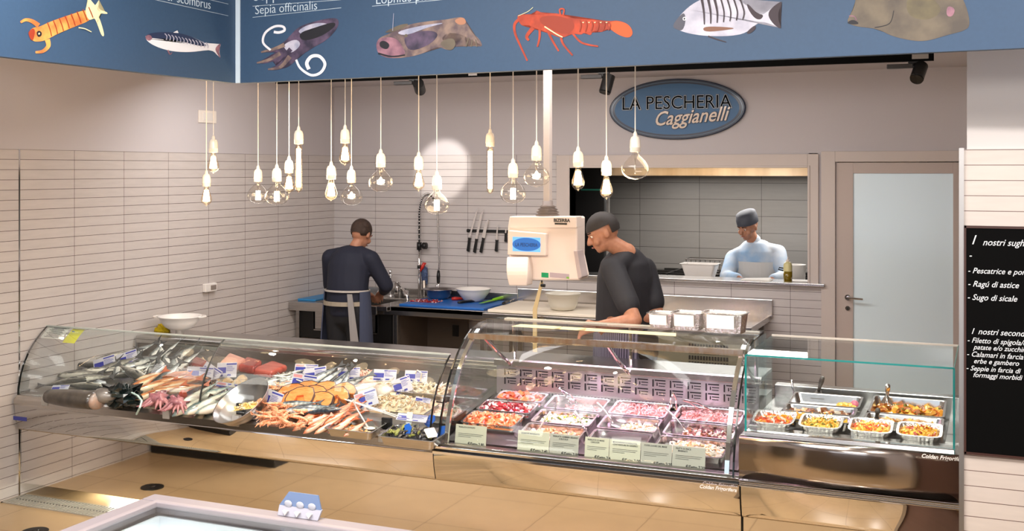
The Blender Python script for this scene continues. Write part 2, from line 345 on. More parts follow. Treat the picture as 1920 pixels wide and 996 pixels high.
def basin(name, label, cat, c, w_, d_, h_, mt, flare=1.25, t_=.006, lip=.012, group=None):
    c = V(c); th_ = thing(name, label, cat, c, group); m = M()
    def rr(w1, d1, z, r=.12):
        pts = []
        for sx, sy, a0 in ((1, 1, 0), (-1, 1, 90), (-1, -1, 180), (1, -1, 270)):
            rad = min(w1, d1)*r
            for k in range(4):
                a = math.radians(a0+k*30); pts.append(c+V((sx*(w1/2-rad)+rad*math.cos(a), sy*(d1/2-rad)+rad*math.sin(a), z)))
        return pts
    wb, db = w_/flare, d_/flare
    m.rings([rr(wb, db, 0), rr(w_, d_, h_), rr(w_+2*lip, d_+2*lip, h_), rr(w_+2*lip, d_+2*lip, h_-.006), rr(w_+.002, d_+.002, h_-.008)][:3]+[rr(w_-2*t_, d_-2*t_, h_-.001), rr(wb-2*t_, db-2*t_, t_)], caps=(True, True))
    m.build('basin', mt, th_, smooth=False); return th_
p = PY(.42, 1313, 508); basin('food_tub', 'white rectangular plastic tub behind the kitchen hatch', 'tub', (p.x, .42, 1.15), .30, .20, .13, 'white_plastic', 1.35)
t = thing('cooking_pot', 'white cooking pot beside the oil bottle at the hatch', 'pot', (4.22, .45, 1.15)); m = M()
m.lathe([(.085, 0), (.09, .14), (.094, .145), (.088, .146), (.083, .01)], (4.22, .45, 1.15), 24, caps=(True, True)); m.build('pot_body', 'white_plastic', t, smooth=True)
m = M(); m.tube([(4.13, .45, 1.26), (4.09, .45, 1.265), (4.085, .44, 1.25), (4.13, .44, 1.24)], .006, 6); m.build('handle', 'black', t)
t = thing('oil_bottle', 'clear squeeze bottle half full of olive oil on the hatch sill', 'bottle', (4.232, .02, 1.19)); m = M(); c = (4.232, .02, 1.19)
m.lathe([(.034, 0), (.035, .01), (.035, .13), (.03, .15), (.012, .165)], c, 20, caps=(True, True)); m.build('bottle_body', K('cloudy_plastic', 'd8cf98', .3), t, smooth=True)
m = M(); m.lathe([(.0355, .004), (.0358, .085)], c, 20, caps=(True, True)); m.build('oil', K('olive_oil', '7a6412', .15, coat=.5), t, smooth=True)
m = M(); m.lathe([(.014, .163), (.013, .175), (.005, .18), (.003, .20)], c, 12, caps=(True, True)); m.build('nozzle', 'cream_plastic', t)
t = tag(M().lathe([(.11, 0), (.13, .012), (.125, .013), (.105, .004)], (4.33, .06, 1.19), 24, caps=(True, True), sy=.45).build('plate', 'white_plastic', None, (4.33, .06, 1.19), smooth=True), 'small white plate right of the oil bottle on the hatch sill', 'plate')
m = M(); r = random.Random(3)
pts = []
for i in range(9):
    for j in range(4): pass
m.hull8([(3.86, -.04, 1.191), (4.1, -.04, 1.191), (4.1, .12, 1.191), (3.86, .12, 1.191)], [(3.87, -.03, 1.205), (4.09, -.03, 1.2), (4.08, .11, 1.21), (3.88, .1, 1.2)])
tag(m.build('folded_cloth', 'paper', None, (3.98, .04, 1.191), bev=.004), 'white folded cloth lying on the hatch sill below the cook', 'cloth')
t = thing('wire_basket', 'dark wire frying basket with raised handle behind the front man', 'basket', (3.28, 1.3, 1.115)); m = M()
for i in range(9): m.tube([(3.1+i*.045, 1.2, 1.115), (3.1+i*.045, 1.2, 1.25), ], .003, 5)
m.tube([(3.09, 1.2, 1.25), (3.47, 1.2, 1.25), (3.47, 1.4, 1.25), (3.09, 1.4, 1.25), (3.09, 1.2, 1.25)], .005, 6); m.tube([(3.09, 1.2, 1.12), (3.47, 1.2, 1.12), (3.47, 1.4, 1.12), (3.09, 1.4, 1.12), (3.09, 1.2, 1.12)], .004, 6)
m.build('wire_frame', 'steel_dark', t)
# ------------------------------------------------------------------ blue oval shop sign
SC = V((3.327, -.03, 2.593)); t = thing('shop_sign', 'blue oval shop sign with dark capitals and cream script on the back wall', 'sign', (3.327, 0, 2.593))
def ell(a, b, y, n=72): return [(SC.x+a*math.cos(2*PI*k/n), y, SC.z+b*math.sin(2*PI*k/n)) for k in range(n)]
m = M(); m.rings([ell(.578, .252, -.005), ell(.578, .252, -.035), ell(.57, .245, -.04)], 0); m.build('board', K('sign_navy', '1f2f47', .35, coat=.2), t)
m = M(); m.rings([ell(.556, .232, -.0402), ell(.556, .232, -.0425)], 0); m.build('rim', K('sign_pale', '5d7d97', .3, coat=.6), t)
m = M(); m.rings([ell(.551, .228, -.0424), ell(.551, .228, -.0440)], 0); m.build('band', 'sign_navy', t)
m = M(); m.rings([ell(.528, .212, -.0439), ell(.528, .212, -.0455)], 0); m.build('face', K('sign_blue', '426b94', .35, spec=.3), t)
X_, Z_ = (1, 0, 0), (0, 0, 1)
text('LA PESCHERIA', t, (3.327, -.0470, 2.595), X_, Z_, .158, 'sign_navy', 'capital_letters', .003, 0, .006, 'CENTER', .93)
text('LA PESCHERIA', t, (3.327, -.0512, 2.595), X_, Z_, .158, K('letter_line', 'aebac6', .4), 'letter_outline', .0008, 0, .0032, 'CENTER', .93)
text('LA PESCHERIA', t, (3.327, -.0532, 2.595), X_, Z_, .158, K('sign_black', '030304', .85, spec=.1), 'letter_core', .0008, 0, -.0008, 'CENTER', .93)
text('Caggianelli', t, (3.45, -.0512, 2.475), (1, 0, .06), Z_, .165, 'sign_navy', 'script_shadow', .003, .35, .006, 'CENTER', .88)
text('Caggianelli', t, (3.45, -.0562, 2.475), (1, 0, .06), Z_, .165, K('letter_cream', 'd8c6b4', .3, coat=.5), 'script_letters', .002, .35, .0015, 'CENTER', .88)
# blackboard
BY = -4.0
t = thing('blackboard', 'black menu board with white handwriting on the tiled pillar', 'blackboard', (6.1, -4.0, .893))
m = M(); m.box(5.642, 6.7, -4.018, -4.001, .893, 1.846); m.build('board', K('board_black', '030303', .8, spec=.1), t)
m = M(); m.box(5.636, 6.7, -4.022, -4.0, .885, .895); m.box(5.636, 6.7, -4.022, -4.0, 1.845, 1.855); m.box(5.634, 5.643, -4.022, -4.0, .885, 1.855); m.build('board_frame', K('brown_frame', '3c1d14', .5), t)
chalk = K('chalk', 'dcdfe2', .9)
for s, px_, py_, sz in (('I', 1821, 458, .072), ('nostri sughi', 1842, 460, .050), ('-', 1816, 484, .05), ('- Pescatrice e pomodoro', 1814, 512, .043), ('- Ragú di astice', 1814, 537, .045), ('- Sugo di sicale', 1813, 562, .045),
        ('I  nostri secondi', 1821, 626, .045), ('- Filetto di spigola/orata', 1813, 642, .040), ('patate e/o zucchine', 1825, 655, .038), ('- Calamari in farcia di', 1812, 668, .040), ('erbe e gambero', 1825, 681, .038), ('- Seppie in farcia di', 1811, 694, .038), ('formaggi morbidi e', 1824, 707, .038)):
    p = PY(-4.0188, px_, py_); text(s, t, p, X_, Z_, sz*.78, chalk, 'handwriting', .0003, .35, .0002, wid=.92)
# wall fittings
t = thing('wall_switch_plate', 'white plastic switch plate high on the plain upper left wall', 'switch', PX(.004, 388, 219)); p = PX(.005, 388, 219); m = M(); m.box(.004, .014, p.y-.11, p.y+.11, p.z-.05, p.z+.05); m.build('plate', 'cord_white', t, bev=.004)
m = M(); m.box(.013, .018, p.y-.06, p.y+.06, p.z-.03, p.z+.03); m.build('rocker', 'white_plastic', t, bev=.002)
p = PX(.0, 390, 539); t = thing('power_socket', 'white socket box with grey flap on the tiled left wall', 'socket', p); m = M(); m.box(0, .035, p.y-.072, p.y+.072, p.z-.033, p.z+.033); m.build('box', 'white_plastic', t, bev=.006)
m = M(); m.box(.034, .04, p.y-.01, p.y+.055, p.z-.018, p.z+.018); m.build('flap', K('grey_flap', '8b8078', .4), t, bev=.002)
# ------------------------------------------------------------------ blue fascia boards with printed sea creatures
FA = V((2.129, -4.35, 2.542)); FB = V((5.853, -4.615, 2.542)); FD = (FB-FA).normalized(); FN = V((FD.y, -FD.x, 0))
if FN.y > 0: FN = -FN
fr = thing('fascia_board', 'long blue fascia board with printed monkfish, lobster and bream above the counters', 'sign', FA)
m = M(); e = FA+FD*5.2
m.prism([FA, e, e+V((0, 0, 1.05)), FA+V((0, 0, 1.05))], -FN*.045); m.build('board', 'blue_panel', fr)
m = M(); m.prism([FA+FN*.006-FD*.004, FA+FN*.006+FD*.029, FA+FN*.006+FD*.029+V((0, 0, 1.05)), FA+FN*.006-FD*.004+V((0, 0, 1.05))], -FN*.005); m.build('corner_strip', K('strip_pale', 'c5d3de', .5), fr)
fl = thing('fascia_board', 'short blue fascia board with printed mantis shrimp and mackerel above the left wall', 'sign', (2.129, -6, 2.542))
m = M(); m.box(2.085, 2.129, -8.5, -4.352, 2.542, 3.59); m.build('board', 'blue_panel', fl)
def smooth_poly(P, k=2):
    for _ in range(k):
        Q = []
        for i in range(len(P)):
            a, b = P[i], P[(i+1) % len(P)]
            Q += [(a[0]*.75+b[0]*.25, a[1]*.75+b[1]*.25), (a[0]*.25+b[0]*.75, a[1]*.25+b[1]*.75)]
        P = Q
    return P
ART = {}
def art(par, left, name, layers, mats):
    m = M()
    for k, (mi, P, *o) in enumerate(layers):
        sm = o[0] if o else 1
        d = .0012+k*.00022
        def on(x, y): return PX(2.129, x, y)+V((d, 0, 0)) if left else PP(x, y, FA, FN)+FN*d
        if isinstance(P, Stroke):
            m.rings([[on(*a_), on(*b_)] for a_, b_ in P], mi, closed=False); continue
        if sm: P = smooth_poly(P, 2)
        m.face([on(x, y) for x, y in P], mi)
    bmesh.ops.triangulate(m.b, faces=m.b.faces)
    return m.build(name, mats, par)
class Stroke(list): pass
def line(P, w0, w1=None):
    """a tapering stroke as pairs of edge points"""
    w1 = w0 if w1 is None else w1; n0 = len(P)
    if n0 > 2:
        Q = []
        for i in range(n0-1):
            p0, p1, p2, p3 = P[max(i-1, 0)], P[i], P[i+1], P[min(i+2, n0-1)]
            for k in range(5):
                u = k/5; Q.append(tuple(.5*((2*p1[j])+(-p0[j]+p2[j])*u+(2*p0[j]-5*p1[j]+4*p2[j]-p3[j])*u*u+(-p0[j]+3*p1[j]-3*p2[j]+p3[j])*u**3) for j in (0, 1)))
        P = Q+[P[-1]]
    S = Stroke(); n = len(P)
    for i, (x, y) in enumerate(P):
        x0, y0 = P[max(i-1, 0)]; x1, y1 = P[min(i+1, n-1)]; dx, dy = x1-x0, y1-y0; l = math.hypot(dx, dy) or 1
        ww = (w0+(w1-w0)*i/(n-1))/2; S.append(((x-dy/l*ww, y+dx/l*ww), (x+dy/l*ww, y-dx/l*ww)))
    return S
aO = mat('print_orange', 'c4622f', .6, col2='e09a4e', scale=14); aY = mat('print_cream', 'ddd2a4', .6); aR = mat('print_red_brown', '8f2f14', .6); aK = mat('print_black', '15141c', .6)
aS = mat('print_silver', 'b9b5c4', .6, col2='8f92a8', scale=18); aW = mat('print_white', 'dcdce2', .6); aP = mat('print_purple', '5b4a62', .6, col2='2a2438', scale=16); aT = mat('print_tan', '8a7468', .6, col2='55464c', scale=20)
aN = mat('print_navy', '1e2c4c', .6); aL = mat('print_lobster', 'b8401d', .6, col2='8c2b12', scale=16); aOr = mat('print_tail_orange', 'd4531f', .6); aF = mat('print_turbot', '4e463f', .6, col2='6b6050', scale=9); aPk = mat('print_pink', 'a0727e', .6, col2='6d4c5c', scale=16)
# mantis shrimp
art(fl, 1, 'printed_mantis_shrimp', [
    (0, [(75, 50), (95, 40), (130, 28), (160, 18), (176, 22), (170, 38), (140, 50), (110, 62), (92, 72), (78, 78), (60, 78), (52, 62), (60, 52)]),
    (1, [(158, 18), (168, 0), (162, -8), (172, 2), (176, 14), (188, -5), (180, 20), (196, 20), (204, 27), (182, 24), (190, 45), (196, 68), (190, 68), (182, 45), (176, 32), (166, 40)], 1),
    (0, line([(72, 48), (60, 40), (48, 37), (38, 42)], 9, 4)), (0, line([(88, 74), (90, 86), (80, 96), (66, 98)], 10, 4)),
    (2, [(54, 58), (62, 52), (66, 60), (60, 80), (52, 64)]), (3, [(67, 60), (73, 57), (78, 61), (77, 68), (70, 70)]), (1, [(71, 62), (74, 61), (74, 65), (71, 65)])]
    + [(2, line([(88+i*11, 42-i*4.1), (93+i*11, 55-i*4.3), (96+i*11, 68-i*5)], 1.6), 0) for i in range(8)] + [(1, line([(146, 52), (158, 54), (170, 60)], 2, 1.5)), ], [aO, aY, aR, aK])
# mackerel
art(fl, 1, 'printed_mackerel', [
    (0, [(270, 68), (282, 62), (305, 60), (335, 61), (365, 71), (392, 86), (404, 89), (415, 80), (410, 95), (414, 111), (404, 98), (390, 93), (360, 98), (325, 97), (298, 90), (278, 80)]),
    (1, [(270, 68), (282, 62), (305, 60), (335, 61), (365, 71), (392, 87), (370, 86), (340, 77), (310, 72), (284, 72)]), (2, [(402, 90), (415, 79), (409, 95), (414, 112), (406, 100)], 1),
    (2, [(270, 69), (280, 64), (286, 72), (278, 78)]), (3, [(304, 74), (312, 72), (319, 75), (312, 78)]), (0, [(324, 61), (332, 57), (334, 62)], 0), (2, line([(314, 94), (318, 102), (322, 98)], 3, 1))]
    + [(4, line([(308+i*6.4, 63+i*1.4), (312+i*6.4, 68+i*1.5), (311+i*6.4, 75+i*1.3)], 1.7), 0) for i in range(13)], [aW, aN, aPk, aK, aS])
p = PX(2.1302, 315, 5); text('Scomber scombrus', fl, PX(2.1302, 262, -10), (0, 1, 0), Z_, .066, 'strip_pale', 'printed_name', .0004, 0, -.0006)
for a, b in (((282, -2), (428, 30)), ((300, -22), (428, 8))):
    m = M(); p, q_ = PX(2.1302, *a), PX(2.1302, *b); m.prism([p, q_, q_+V((0, 0, .002)), p+V((0, 0, .002))], (.0004, 0, 0)); m.build('printed_rule', 'strip_pale', fl)
# cuttlefish
art(fr, 0, 'printed_cuttlefish', [
    (0, [(545, 66), (560, 50), (590, 40), (622, 33), (636, 36), (634, 52), (615, 74), (590, 88), (570, 100), (556, 112), (544, 124), (528, 130), (502, 130), (520, 122), (532, 112), (520, 112), (498, 120), (480, 118), (505, 110), (524, 98), (508, 97), (488, 99), (512, 90), (530, 82)]),
    (1, [(556, 60), (575, 47), (600, 42), (620, 46), (600, 58), (575, 66)]), (2, [(560, 62), (590, 52), (628, 40), (630, 50), (600, 70), (566, 78)]), (1, [(530, 84), (556, 72), (566, 84), (548, 100), (538, 96)]),
    (3, line([(482, 118), (505, 112), (526, 100)], 3, 8)), (3, line([(503, 130), (526, 126), (544, 106)], 3, 9)), (3, line([(490, 98), (514, 92), (534, 84)], 3, 8)), (0, line([(520, 116), (534, 104), (546, 92)], 4, 9)),
    (4, line([(508, 94), (494, 80), (498, 62), (515, 50), (531, 50), (534, 57), (524, 61), (514, 60)], 4, 5)), (4, line([(556, 112), (564, 128), (584, 141), (602, 136), (610, 120), (600, 106), (585, 106), (576, 118), (580, 130)], 4, 7))], [aP, aS, aK, aT, aW])
# monkfish
art(fr, 0, 'printed_monkfish', [
    (0, [(706, 80), (712, 70), (735, 62), (765, 46), (800, 40), (845, 36), (868, 30), (878, 46), (884, 60), (900, 74), (906, 88), (890, 86), (872, 88), (878, 72), (860, 62), (835, 62), (826, 78), (856, 72), (852, 92), (840, 95), (820, 86), (795, 100), (765, 108), (725, 110), (708, 98)]),
    (1, [(706, 78), (716, 70), (742, 70), (756, 88), (762, 104), (735, 110), (712, 104), (706, 92)]), (2, [(712, 78), (722, 76), (732, 84), (726, 94), (712, 88)]), (3, [(760, 66), (800, 56), (825, 62), (810, 82), (770, 98), (758, 80)]), (4, [(725, 58), (750, 46), (768, 44), (762, 50), (740, 60), (722, 62)]),
    (5, [(850, 38), (870, 31), (876, 44), (862, 48)]), (4, [(822, 80), (848, 70), (856, 80), (850, 94), (838, 94)]), (6, [(740, 60), (800, 46), (840, 42), (800, 52), (760, 68)]), (4, [(758, 66), (763, 63), (766, 68), (761, 71)]),
    (4, line([(880, 70), (874, 88)], 2), 0), (4, line([(886, 74), (884, 88)], 2), 0), (4, line([(892, 74), (895, 88)], 2), 0), (6, line([(739, 25), (737, 58)], 1), 0), (2, line([(710, 100), (735, 106), (760, 103)], 3, 2))], [aT, aPk, aK, aP, aF, mat('print_fin_tan', 'a8755a', .6), aS])
# lobster
art(fr, 0, 'printed_lobster', [
    (0, [(968, 30), (978, 26), (1004, 28), (1004, 18), (1020, 26), (1042, 24), (1062, 30), (1080, 36), (1100, 34), (1140, 40), (1160, 38), (1180, 46), (1188, 62), (1180, 72), (1160, 66), (1140, 52), (1128, 62), (1112, 56), (1108, 68), (1096, 60), (1090, 66), (1074, 62), (1056, 72), (1036, 66), (1020, 58), (1000, 52), (990, 46), (978, 50)]),
    (1, [(1010, 32), (1040, 28), (1076, 38), (1078, 56), (1056, 66), (1040, 56), (1015, 46)]), (2, [(1140, 42), (1160, 39), (1180, 46), (1188, 62), (1180, 72), (1160, 66), (1144, 54)]),
    (0, line([(980, 32), (966, 44), (966, 62), (976, 86), (989, 114)], 6, 3)), (0, line([(1000, 52), (988, 68), (992, 76)], 8, 4)), (0, line([(1012, 50), (1012, 70), (1008, 88)], 5, 3)), (0, line([(1026, 54), (1036, 76), (1048, 96)], 5, 3)),
    (0, line([(1052, 66), (1056, 82), (1074, 104)], 5, 3)), (0, line([(1072, 60), (1088, 78), (1104, 84), (1122, 87)], 4, 3)), (0, line([(1052, 30), (1050, 18), (1058, 18), (1056, 30)], 3)), (3, line([(972, 30), (990, 22), (1000, 14)], 1, 1), 0)]
    + [(1, line([(1088+i*11, 38+i*.8), (1090+i*11, 48), (1087+i*11, 60-i*.6)], 2.2), 0) for i in range(6)] + [(3, [(1092+i*11, 42), (1096+i*11, 41), (1095+i*11, 44)], 0) for i in range(5)] + [(4, line([(1022, 50), (1044, 64), (1056, 70)], 2.4, 2))], [aL, aR, aOr, aY, aY])
# striped bream
art(fr, 0, 'printed_bream', [
    (0, [(1260, 50), (1272, 32), (1296, 8), (1330, -8), (1375, -6), (1402, 6), (1420, 26), (1432, 28), (1452, 10), (1470, 0), (1455, 30), (1468, 56), (1448, 46), (1430, 40), (1418, 44), (1400, 62), (1370, 68), (1325, 68), (1285, 62)]),
    (1, [(1260, 50), (1272, 32), (1284, 22), (1286, 42), (1280, 58), (1270, 56)]), (2, [(1400, 4), (1420, 26), (1433, 28), (1426, 38), (1414, 34), (1402, 16)]), (2, [(1438, 26), (1452, 10), (1470, 0), (1456, 30), (1468, 57), (1450, 46)]),
    (3, [(1318, 50), (1350, 50), (1384, 53), (1350, 58), (1320, 60)]), (2, [(1398, 62), (1416, 46), (1418, 54), (1406, 64)]), (2, line([(1328, 68), (1345, 74), (1362, 79)], 3, 1.5)), (4, [(1280, 33), (1286, 31), (1288, 38), (1281, 39)]), (5, [(1282, 34), (1285, 33), (1285, 37), (1282, 37)])]
    + [(2, line([(1316+i*12, -2), (1320+i*12.6, 22), (1321+i*12, 46-i*1.5)], 5 if i < 3 else 3, 2), 0) for i in range(7)], [mat('print_bream', 'a9a7b6', .6, col2='c6c4cf', scale=14), mat('print_grey', '4c4c58', .6), mat('print_dark', '33262e', .6), mat('print_brown', '7a5340', .6), aW, aK])
# turbot
art(fr, 0, 'printed_turbot', [
    (0, [(1587, 42), (1594, 28), (1602, 14), (1606, -14), (1700, -40), (1795, -20), (1812, 10), (1820, 48), (1808, 58), (1775, 66), (1740, 77), (1712, 77), (1672, 68), (1650, 56), (1630, 52), (1605, 50)]),
    (1, [(1700, -10), (1745, -8), (1770, 20), (1740, 40), (1700, 30)]), (2, [(1776, 10), (1792, 16), (1786, 32), (1774, 30)]), (3, [(1588, 42), (1600, 36), (1612, 44), (1604, 46), (1592, 45)]), (2, line([(1592, 30), (1602, 31), (1606, 38)], 2)), (3, line([(1640, 52), (1668, 44), (1676, 20)], 1.5, 1))], [aF, mat('print_olive', '6a6046', .6, col2='544c3c', scale=12), aPk, aK])
for s, a, sz in (('Seppia', (475, 2), .085), ('Sepia officinalis', (478, 27), .066), ('Lophius piscatorius', (704, 8), .066)):
    text(s, fr, PP(a[0], a[1], FA, FN)+FN*.0012, FD, Z_, sz, 'strip_pale', 'printed_name', .0004, 0, -.0006)
for a, b in (((474, 12), (640, 0)), ((474, 33), (640, 15)), ((698, 12), (850, -2))):
    m = M(); p, q_ = PP(*a, FA, FN)+FN*.001, PP(*b, FA, FN)+FN*.001; m.prism([p, q_, q_+V((0, 0, .002)), p+V((0, 0, .002))], FN*.0004); m.build('printed_rule', 'strip_pale', fr)
# ------------------------------------------------------------------ track and track spots
tr = thing('lighting_track', 'long black ceiling lighting track running along the back wall', 'track', (3, -1.5, 2.8))
m = M(); m.box(.4, 5.40, -1.525, -1.475, 2.788, 2.846); m.build('rail', K('track_black', '050505', .9, spec=.1), tr)
m = M(); m.box(5.27, 5.37, -1.531, -1.526, 2.80, 2.83); m.box(2.13, 2.2, -1.531, -1.526, 2.795, 2.82); m.build('end_clip', K('clip_grey', '8f8a86', .5), tr)
for x in (.9, 2.6, 4.4): M().box(x-.02, x+.02, -1.51, -1.49, 2.848, 2.87).build('rail_bracket', 'black', tr)
def spot(px_, py_, label, aim, e, big=1, col=(1, .93, .86), ss=34):
    p = PY(-1.5, px_, 150); x = p.x; t = thing('track_spotlight', label, 'spotlight', (x, -1.5, 2.788), 'black spotlights on the ceiling track')
    m = M(); m.box(x-.03, x+.05, -1.515, -1.485, 2.775, 2.788); m.tube([(x, -1.5, 2.79), (x, -1.5, 2.755)], .014, 10); m.build('adapter', 'black', t, bev=.002)
    m = M(); m.box(x-.16, x+.0, -1.525, -1.475, 2.745, 2.772); m.build('driver_box', K('spot_grey', '2b2827', .5), t, bev=.003)
    h = V((x+.045, -1.5, 2.745)); d = (V(aim)-h).normalized(); m = M()
    m.tube([h-d*.02, h+d*.105], .043, 24); m.tube([h+d*.105, h+d*.115, h+d*.102], [.043, .040, .036], 24, caps=False); m.build('lamp_head', 'black', t)
    m = M(); m.tube([h+d*.1055, h+d*.108], .036, 24); m.build('lens', mat('spot_lens', (1, .95, .9), .3, emit=9), t)
    light('spot_beam', 'SPOT', h+d*.13, e, col, aim, spot_size=math.radians(ss), spot_blend=.35, shadow_soft_size=.035)
    return t
spot(775, 0, 'black track spotlight with upright head on the left of the ceiling track', (1.16, 0, 2.10), 60, ss=20)
spot(1130, 0, 'black track spotlight with upright head just left of the oval sign', (2.95, -2.0, 1.2), 120, ss=58)
spot(1712, 0, 'black track spotlight tilted down and glowing at the right end of the track', (4.85, -3.3, .9), 80, ss=40)
# ------------------------------------------------------------------ pendant bulbs
fil = mat('glowing_filament', (1.0, .74, .42), .5, emit=26); fil2 = mat('glowing_core', (1.0, .80, .52), .5, emit=17)
brass = K('brass', (.75, .5, .25), .25, 1)
def socket(t, x, y, z):
    m = M(); m.tube([(x, y, z+.02), (x, y, 2.868)], .0028, 6); m.build('cord', 'cord_white', t)
    m = M(); m.lathe([(.004, .022), (.009, .012), (.010, 0), (.019, -.006), (.024, -.02), (.0255, -.05), (.026, -.052), (.026, -.054), (.0245, -.056), (.0245, -.073), (.02, -.075)], (x, y, z), 20, caps=(True, True)); m.build('socket', 'porcelain', t, smooth=True)
    return z-.075
def pendant(px_, pyt, kind, label, y=-4.05, lit=True, r=None):
    p = PY(y, px_, pyt+10); x, z = p.x, p.z; t = thing('pendant_bulb', label, 'pendant lamp', (x, y, 2.868), 'pendant bulbs on white cords above the fish counter')
    zb = socket(t, x, y, z); m = M()
    if kind == 'ST':
        pr = [(.012, .003), (.0135, -.008), (.016, -.02), (.024, -.045), (.031, -.068), (.032, -.078), (.028, -.094), (.016, -.106), (.004, -.110), (.003, -.116)]
        m.lathe(pr, (x, y, zb), 24, caps=(True, True)); m.build('glass_bulb', 'bulb_amber', t, smooth=True)
        m = M()
        for k in range(10):
            a = 2*PI*k/10; c_, s_ = math.cos(a), math.sin(a); m.tube([(x+.009*c_, y+.009*s_, zb-.022), (x+.0175*math.cos(a+.2), y+.0175*math.sin(a+.2), zb-.085)], .0035, 6)
        m.tube([(x, y, zb-.022), (x, y, zb-.06), (x, y, zb-.088)], [.011, .018, .021], 14); m.build('filament', fil2, t)  # thick core gives the bulb's glow a shape, wider than the wires
    elif kind == 'T':
        pr = [(.012, .003), (.014, -.006), (.0185, -.018), (.019, -.03), (.019, -.232), (.016, -.245), (.004, -.256)]
        m.lathe(pr, (x, y, zb), 20, caps=(True, True)); m.build('glass_bulb', 'bulb_amber', t, smooth=True)
        m = M()
        for k in range(6):
            a = 2*PI*k/6; m.tube([(x+.009*math.cos(a), y+.009*math.sin(a), zb-.03), (x+.009*math.cos(a), y+.009*math.sin(a), zb-.22)], .003, 6)
        m.tube([(x, y, zb-.025), (x, y, zb-.228)], .0125, 10); m.build('filament', fil2, t)  # core tube likewise shapes the glow around the wires
    else:
        R = r or .064; k_ = R/.064
        pr = [(.013, .004), (.017, -.008), (.02, -.016), (.034*k_, -.028), (.05*k_, -.044*k_), (.061*k_, -.064*k_), (.064*k_, -.08*k_), (.061*k_, -.096*k_), (.05*k_, -.112*k_), (.03*k_, -.124*k_), (.001, -.129*k_)]
        m.lathe(pr, (x, y, zb), 32, caps=(True, True)); m.build('glass_bulb', 'bulb_glass', t, smooth=True)
        m = M(); m.lathe([(.006, .0), (.007, -.03), (.003, -.04), (.002, -.06)], (x, y, zb), 10, caps=(True, True)); m.build('glass_stem', 'bulb_glass', t)
        m = M()
        if kind == 'G':
            for q_ in range(8):
                a = 2*PI*q_/8; m.tube([(x+.0105*math.cos(a), y+.0105*math.sin(a), zb-.052), (x+.0125*math.cos(a), y+.0125*math.sin(a), zb-.106*k_)], .0028, 6)
        elif kind == 'S':
            pts = [(x+.017*math.cos(a*.7), y+.017*math.sin(a*.7), zb-.066*k_-.0012*a) for a in range(18)]; m.tube(pts, .0035, 6)
            for q_ in range(3): m.tube([(x, y, zb-.05), (x+.015*math.cos(q_*2.1), y+.015*math.sin(q_*2.1), zb-.07)], .001, 4)
        else: m.tube([(x, y, zb-.03), (x, y, zb-.085)], .0012, 6); m.ball((x, y, zb-.1), .003, 6)
        m.build('filament', fil if lit else 'steel', t)
    return t
LAMPS = [(387, 316, 'ST', 'small edison bulb hanging lowest at the far left of the cluster', -3.75), (400, 251, 'ST', 'edison bulb hanging high at the far left, second pendant from the left', -4.05),
 (484, 307, 'G', 'globe bulb touching the larger globe, third pendant from the left', -3.7), (519, 305, 'G', 'larger globe bulb, fourth pendant from the left', -4.05), (542, 290, 'ST', 'edison bulb half behind a globe beside the thick tube bulb', -3.8),
 (560, 234, 'T', 'glowing tube bulb in the left half of the cluster', -4.1), (621, 300, 'ST', 'edison bulb hanging just over the head of the man at the sink', -4.05), (647, 232, 'ST', 'edison bulb hanging highest between tube and globe bulbs', -4.1),
 (659, 308, 'S', 'small globe bulb with coiled filament hanging below the high edison bulb', -3.7), (714, 277, 'S', 'globe bulb with coiled filament alone left of the spray hose', -4.05), (785, 282, 'ST', 'edison bulb hanging before the bright wash of light on the wall', -3.85),
 (819, 318, 'G', 'globe bulb hanging lowest, in front of the spring hose tap', -4.05), (919, 239, 'T', 'slim glowing tube bulb above the knife rack', -3.6), (962, 295, 'G', 'globe bulb with square bright filament above the weighing scale', -4.05),
 (1006, 262, 'S', 'globe bulb with coiled filament crossing the white pole', -4.12), (1084, 273, 'ST', 'edison bulb against the dark left end of the kitchen hatch', -4.12), (1137, 290, 'ST', 'lower edison bulb over the dark-capped man, second pendant from the right', -4.0),
 (1191, 245, 'X', 'unlit clear globe bulb, rightmost pendant in front of the oval sign', -4.1)]
for px_, py_, k, lb, y in LAMPS: pendant(px_, py_, k, lb, y, k != 'X')
for x in (1.75, 2.5, 3.2, 4.1): light('bulb_glow', 'POINT', (x, -4.0, 2.02), 5, (1, .72, .42), shadow_soft_size=.12)
# ------------------------------------------------------------------ counters
XA, XB, XC, XD = .02, 3.0, 4.64, 5.612
def strip(m, prof, x0, x1, mi=0):
    m.rings([[(x0, y, z) for y, z in prof], [(x1, y, z) for y, z in prof]], mi, closed=False)
def bodyfront(par, x0, x1):
    m = M(); P = []
    for k in range(11):
        a = k/10; P.append((-3.818+.030*a-.007*math.sin(a*PI), .597-.16*a))
    strip(m, P, x0, x1); m.build('upper_front_panel', 'steel_mirror', par, smooth=True, solid=.003, offset=-1)
    m = M(); m.box(x0+(.012 if x0 < 1 else -.006 if x0 < 4 else .004), x1, -3.776, -3.772, .09, .436); m.build('kick_panel', 'steel_mirror', par)
    m = M(); m.box(x0, x1, -3.784, -3.7765, .431, .4365); m.build('seam_strip', K('seam', 'b8a890', .3, 1), par)
fc = thing('fish_counter', 'long low stainless fish counter with curved glass along the left', 'counter', (1.5, -3.3, 0))
bodyfront(fc, XA, XB)
m = M(); m.box(XA+.02, XB-.01, -3.66, -2.3, .12, .56); m.build('body', 'steel_dark', fc)
for x in (.12, 1.5, 2.9): M().tube([(x, -3.3, 0), (x, -3.3, .12)], .025, 10).build('foot', 'black_rubber', fc)
DZ = lambda y: .665+.11*(y+3.70)
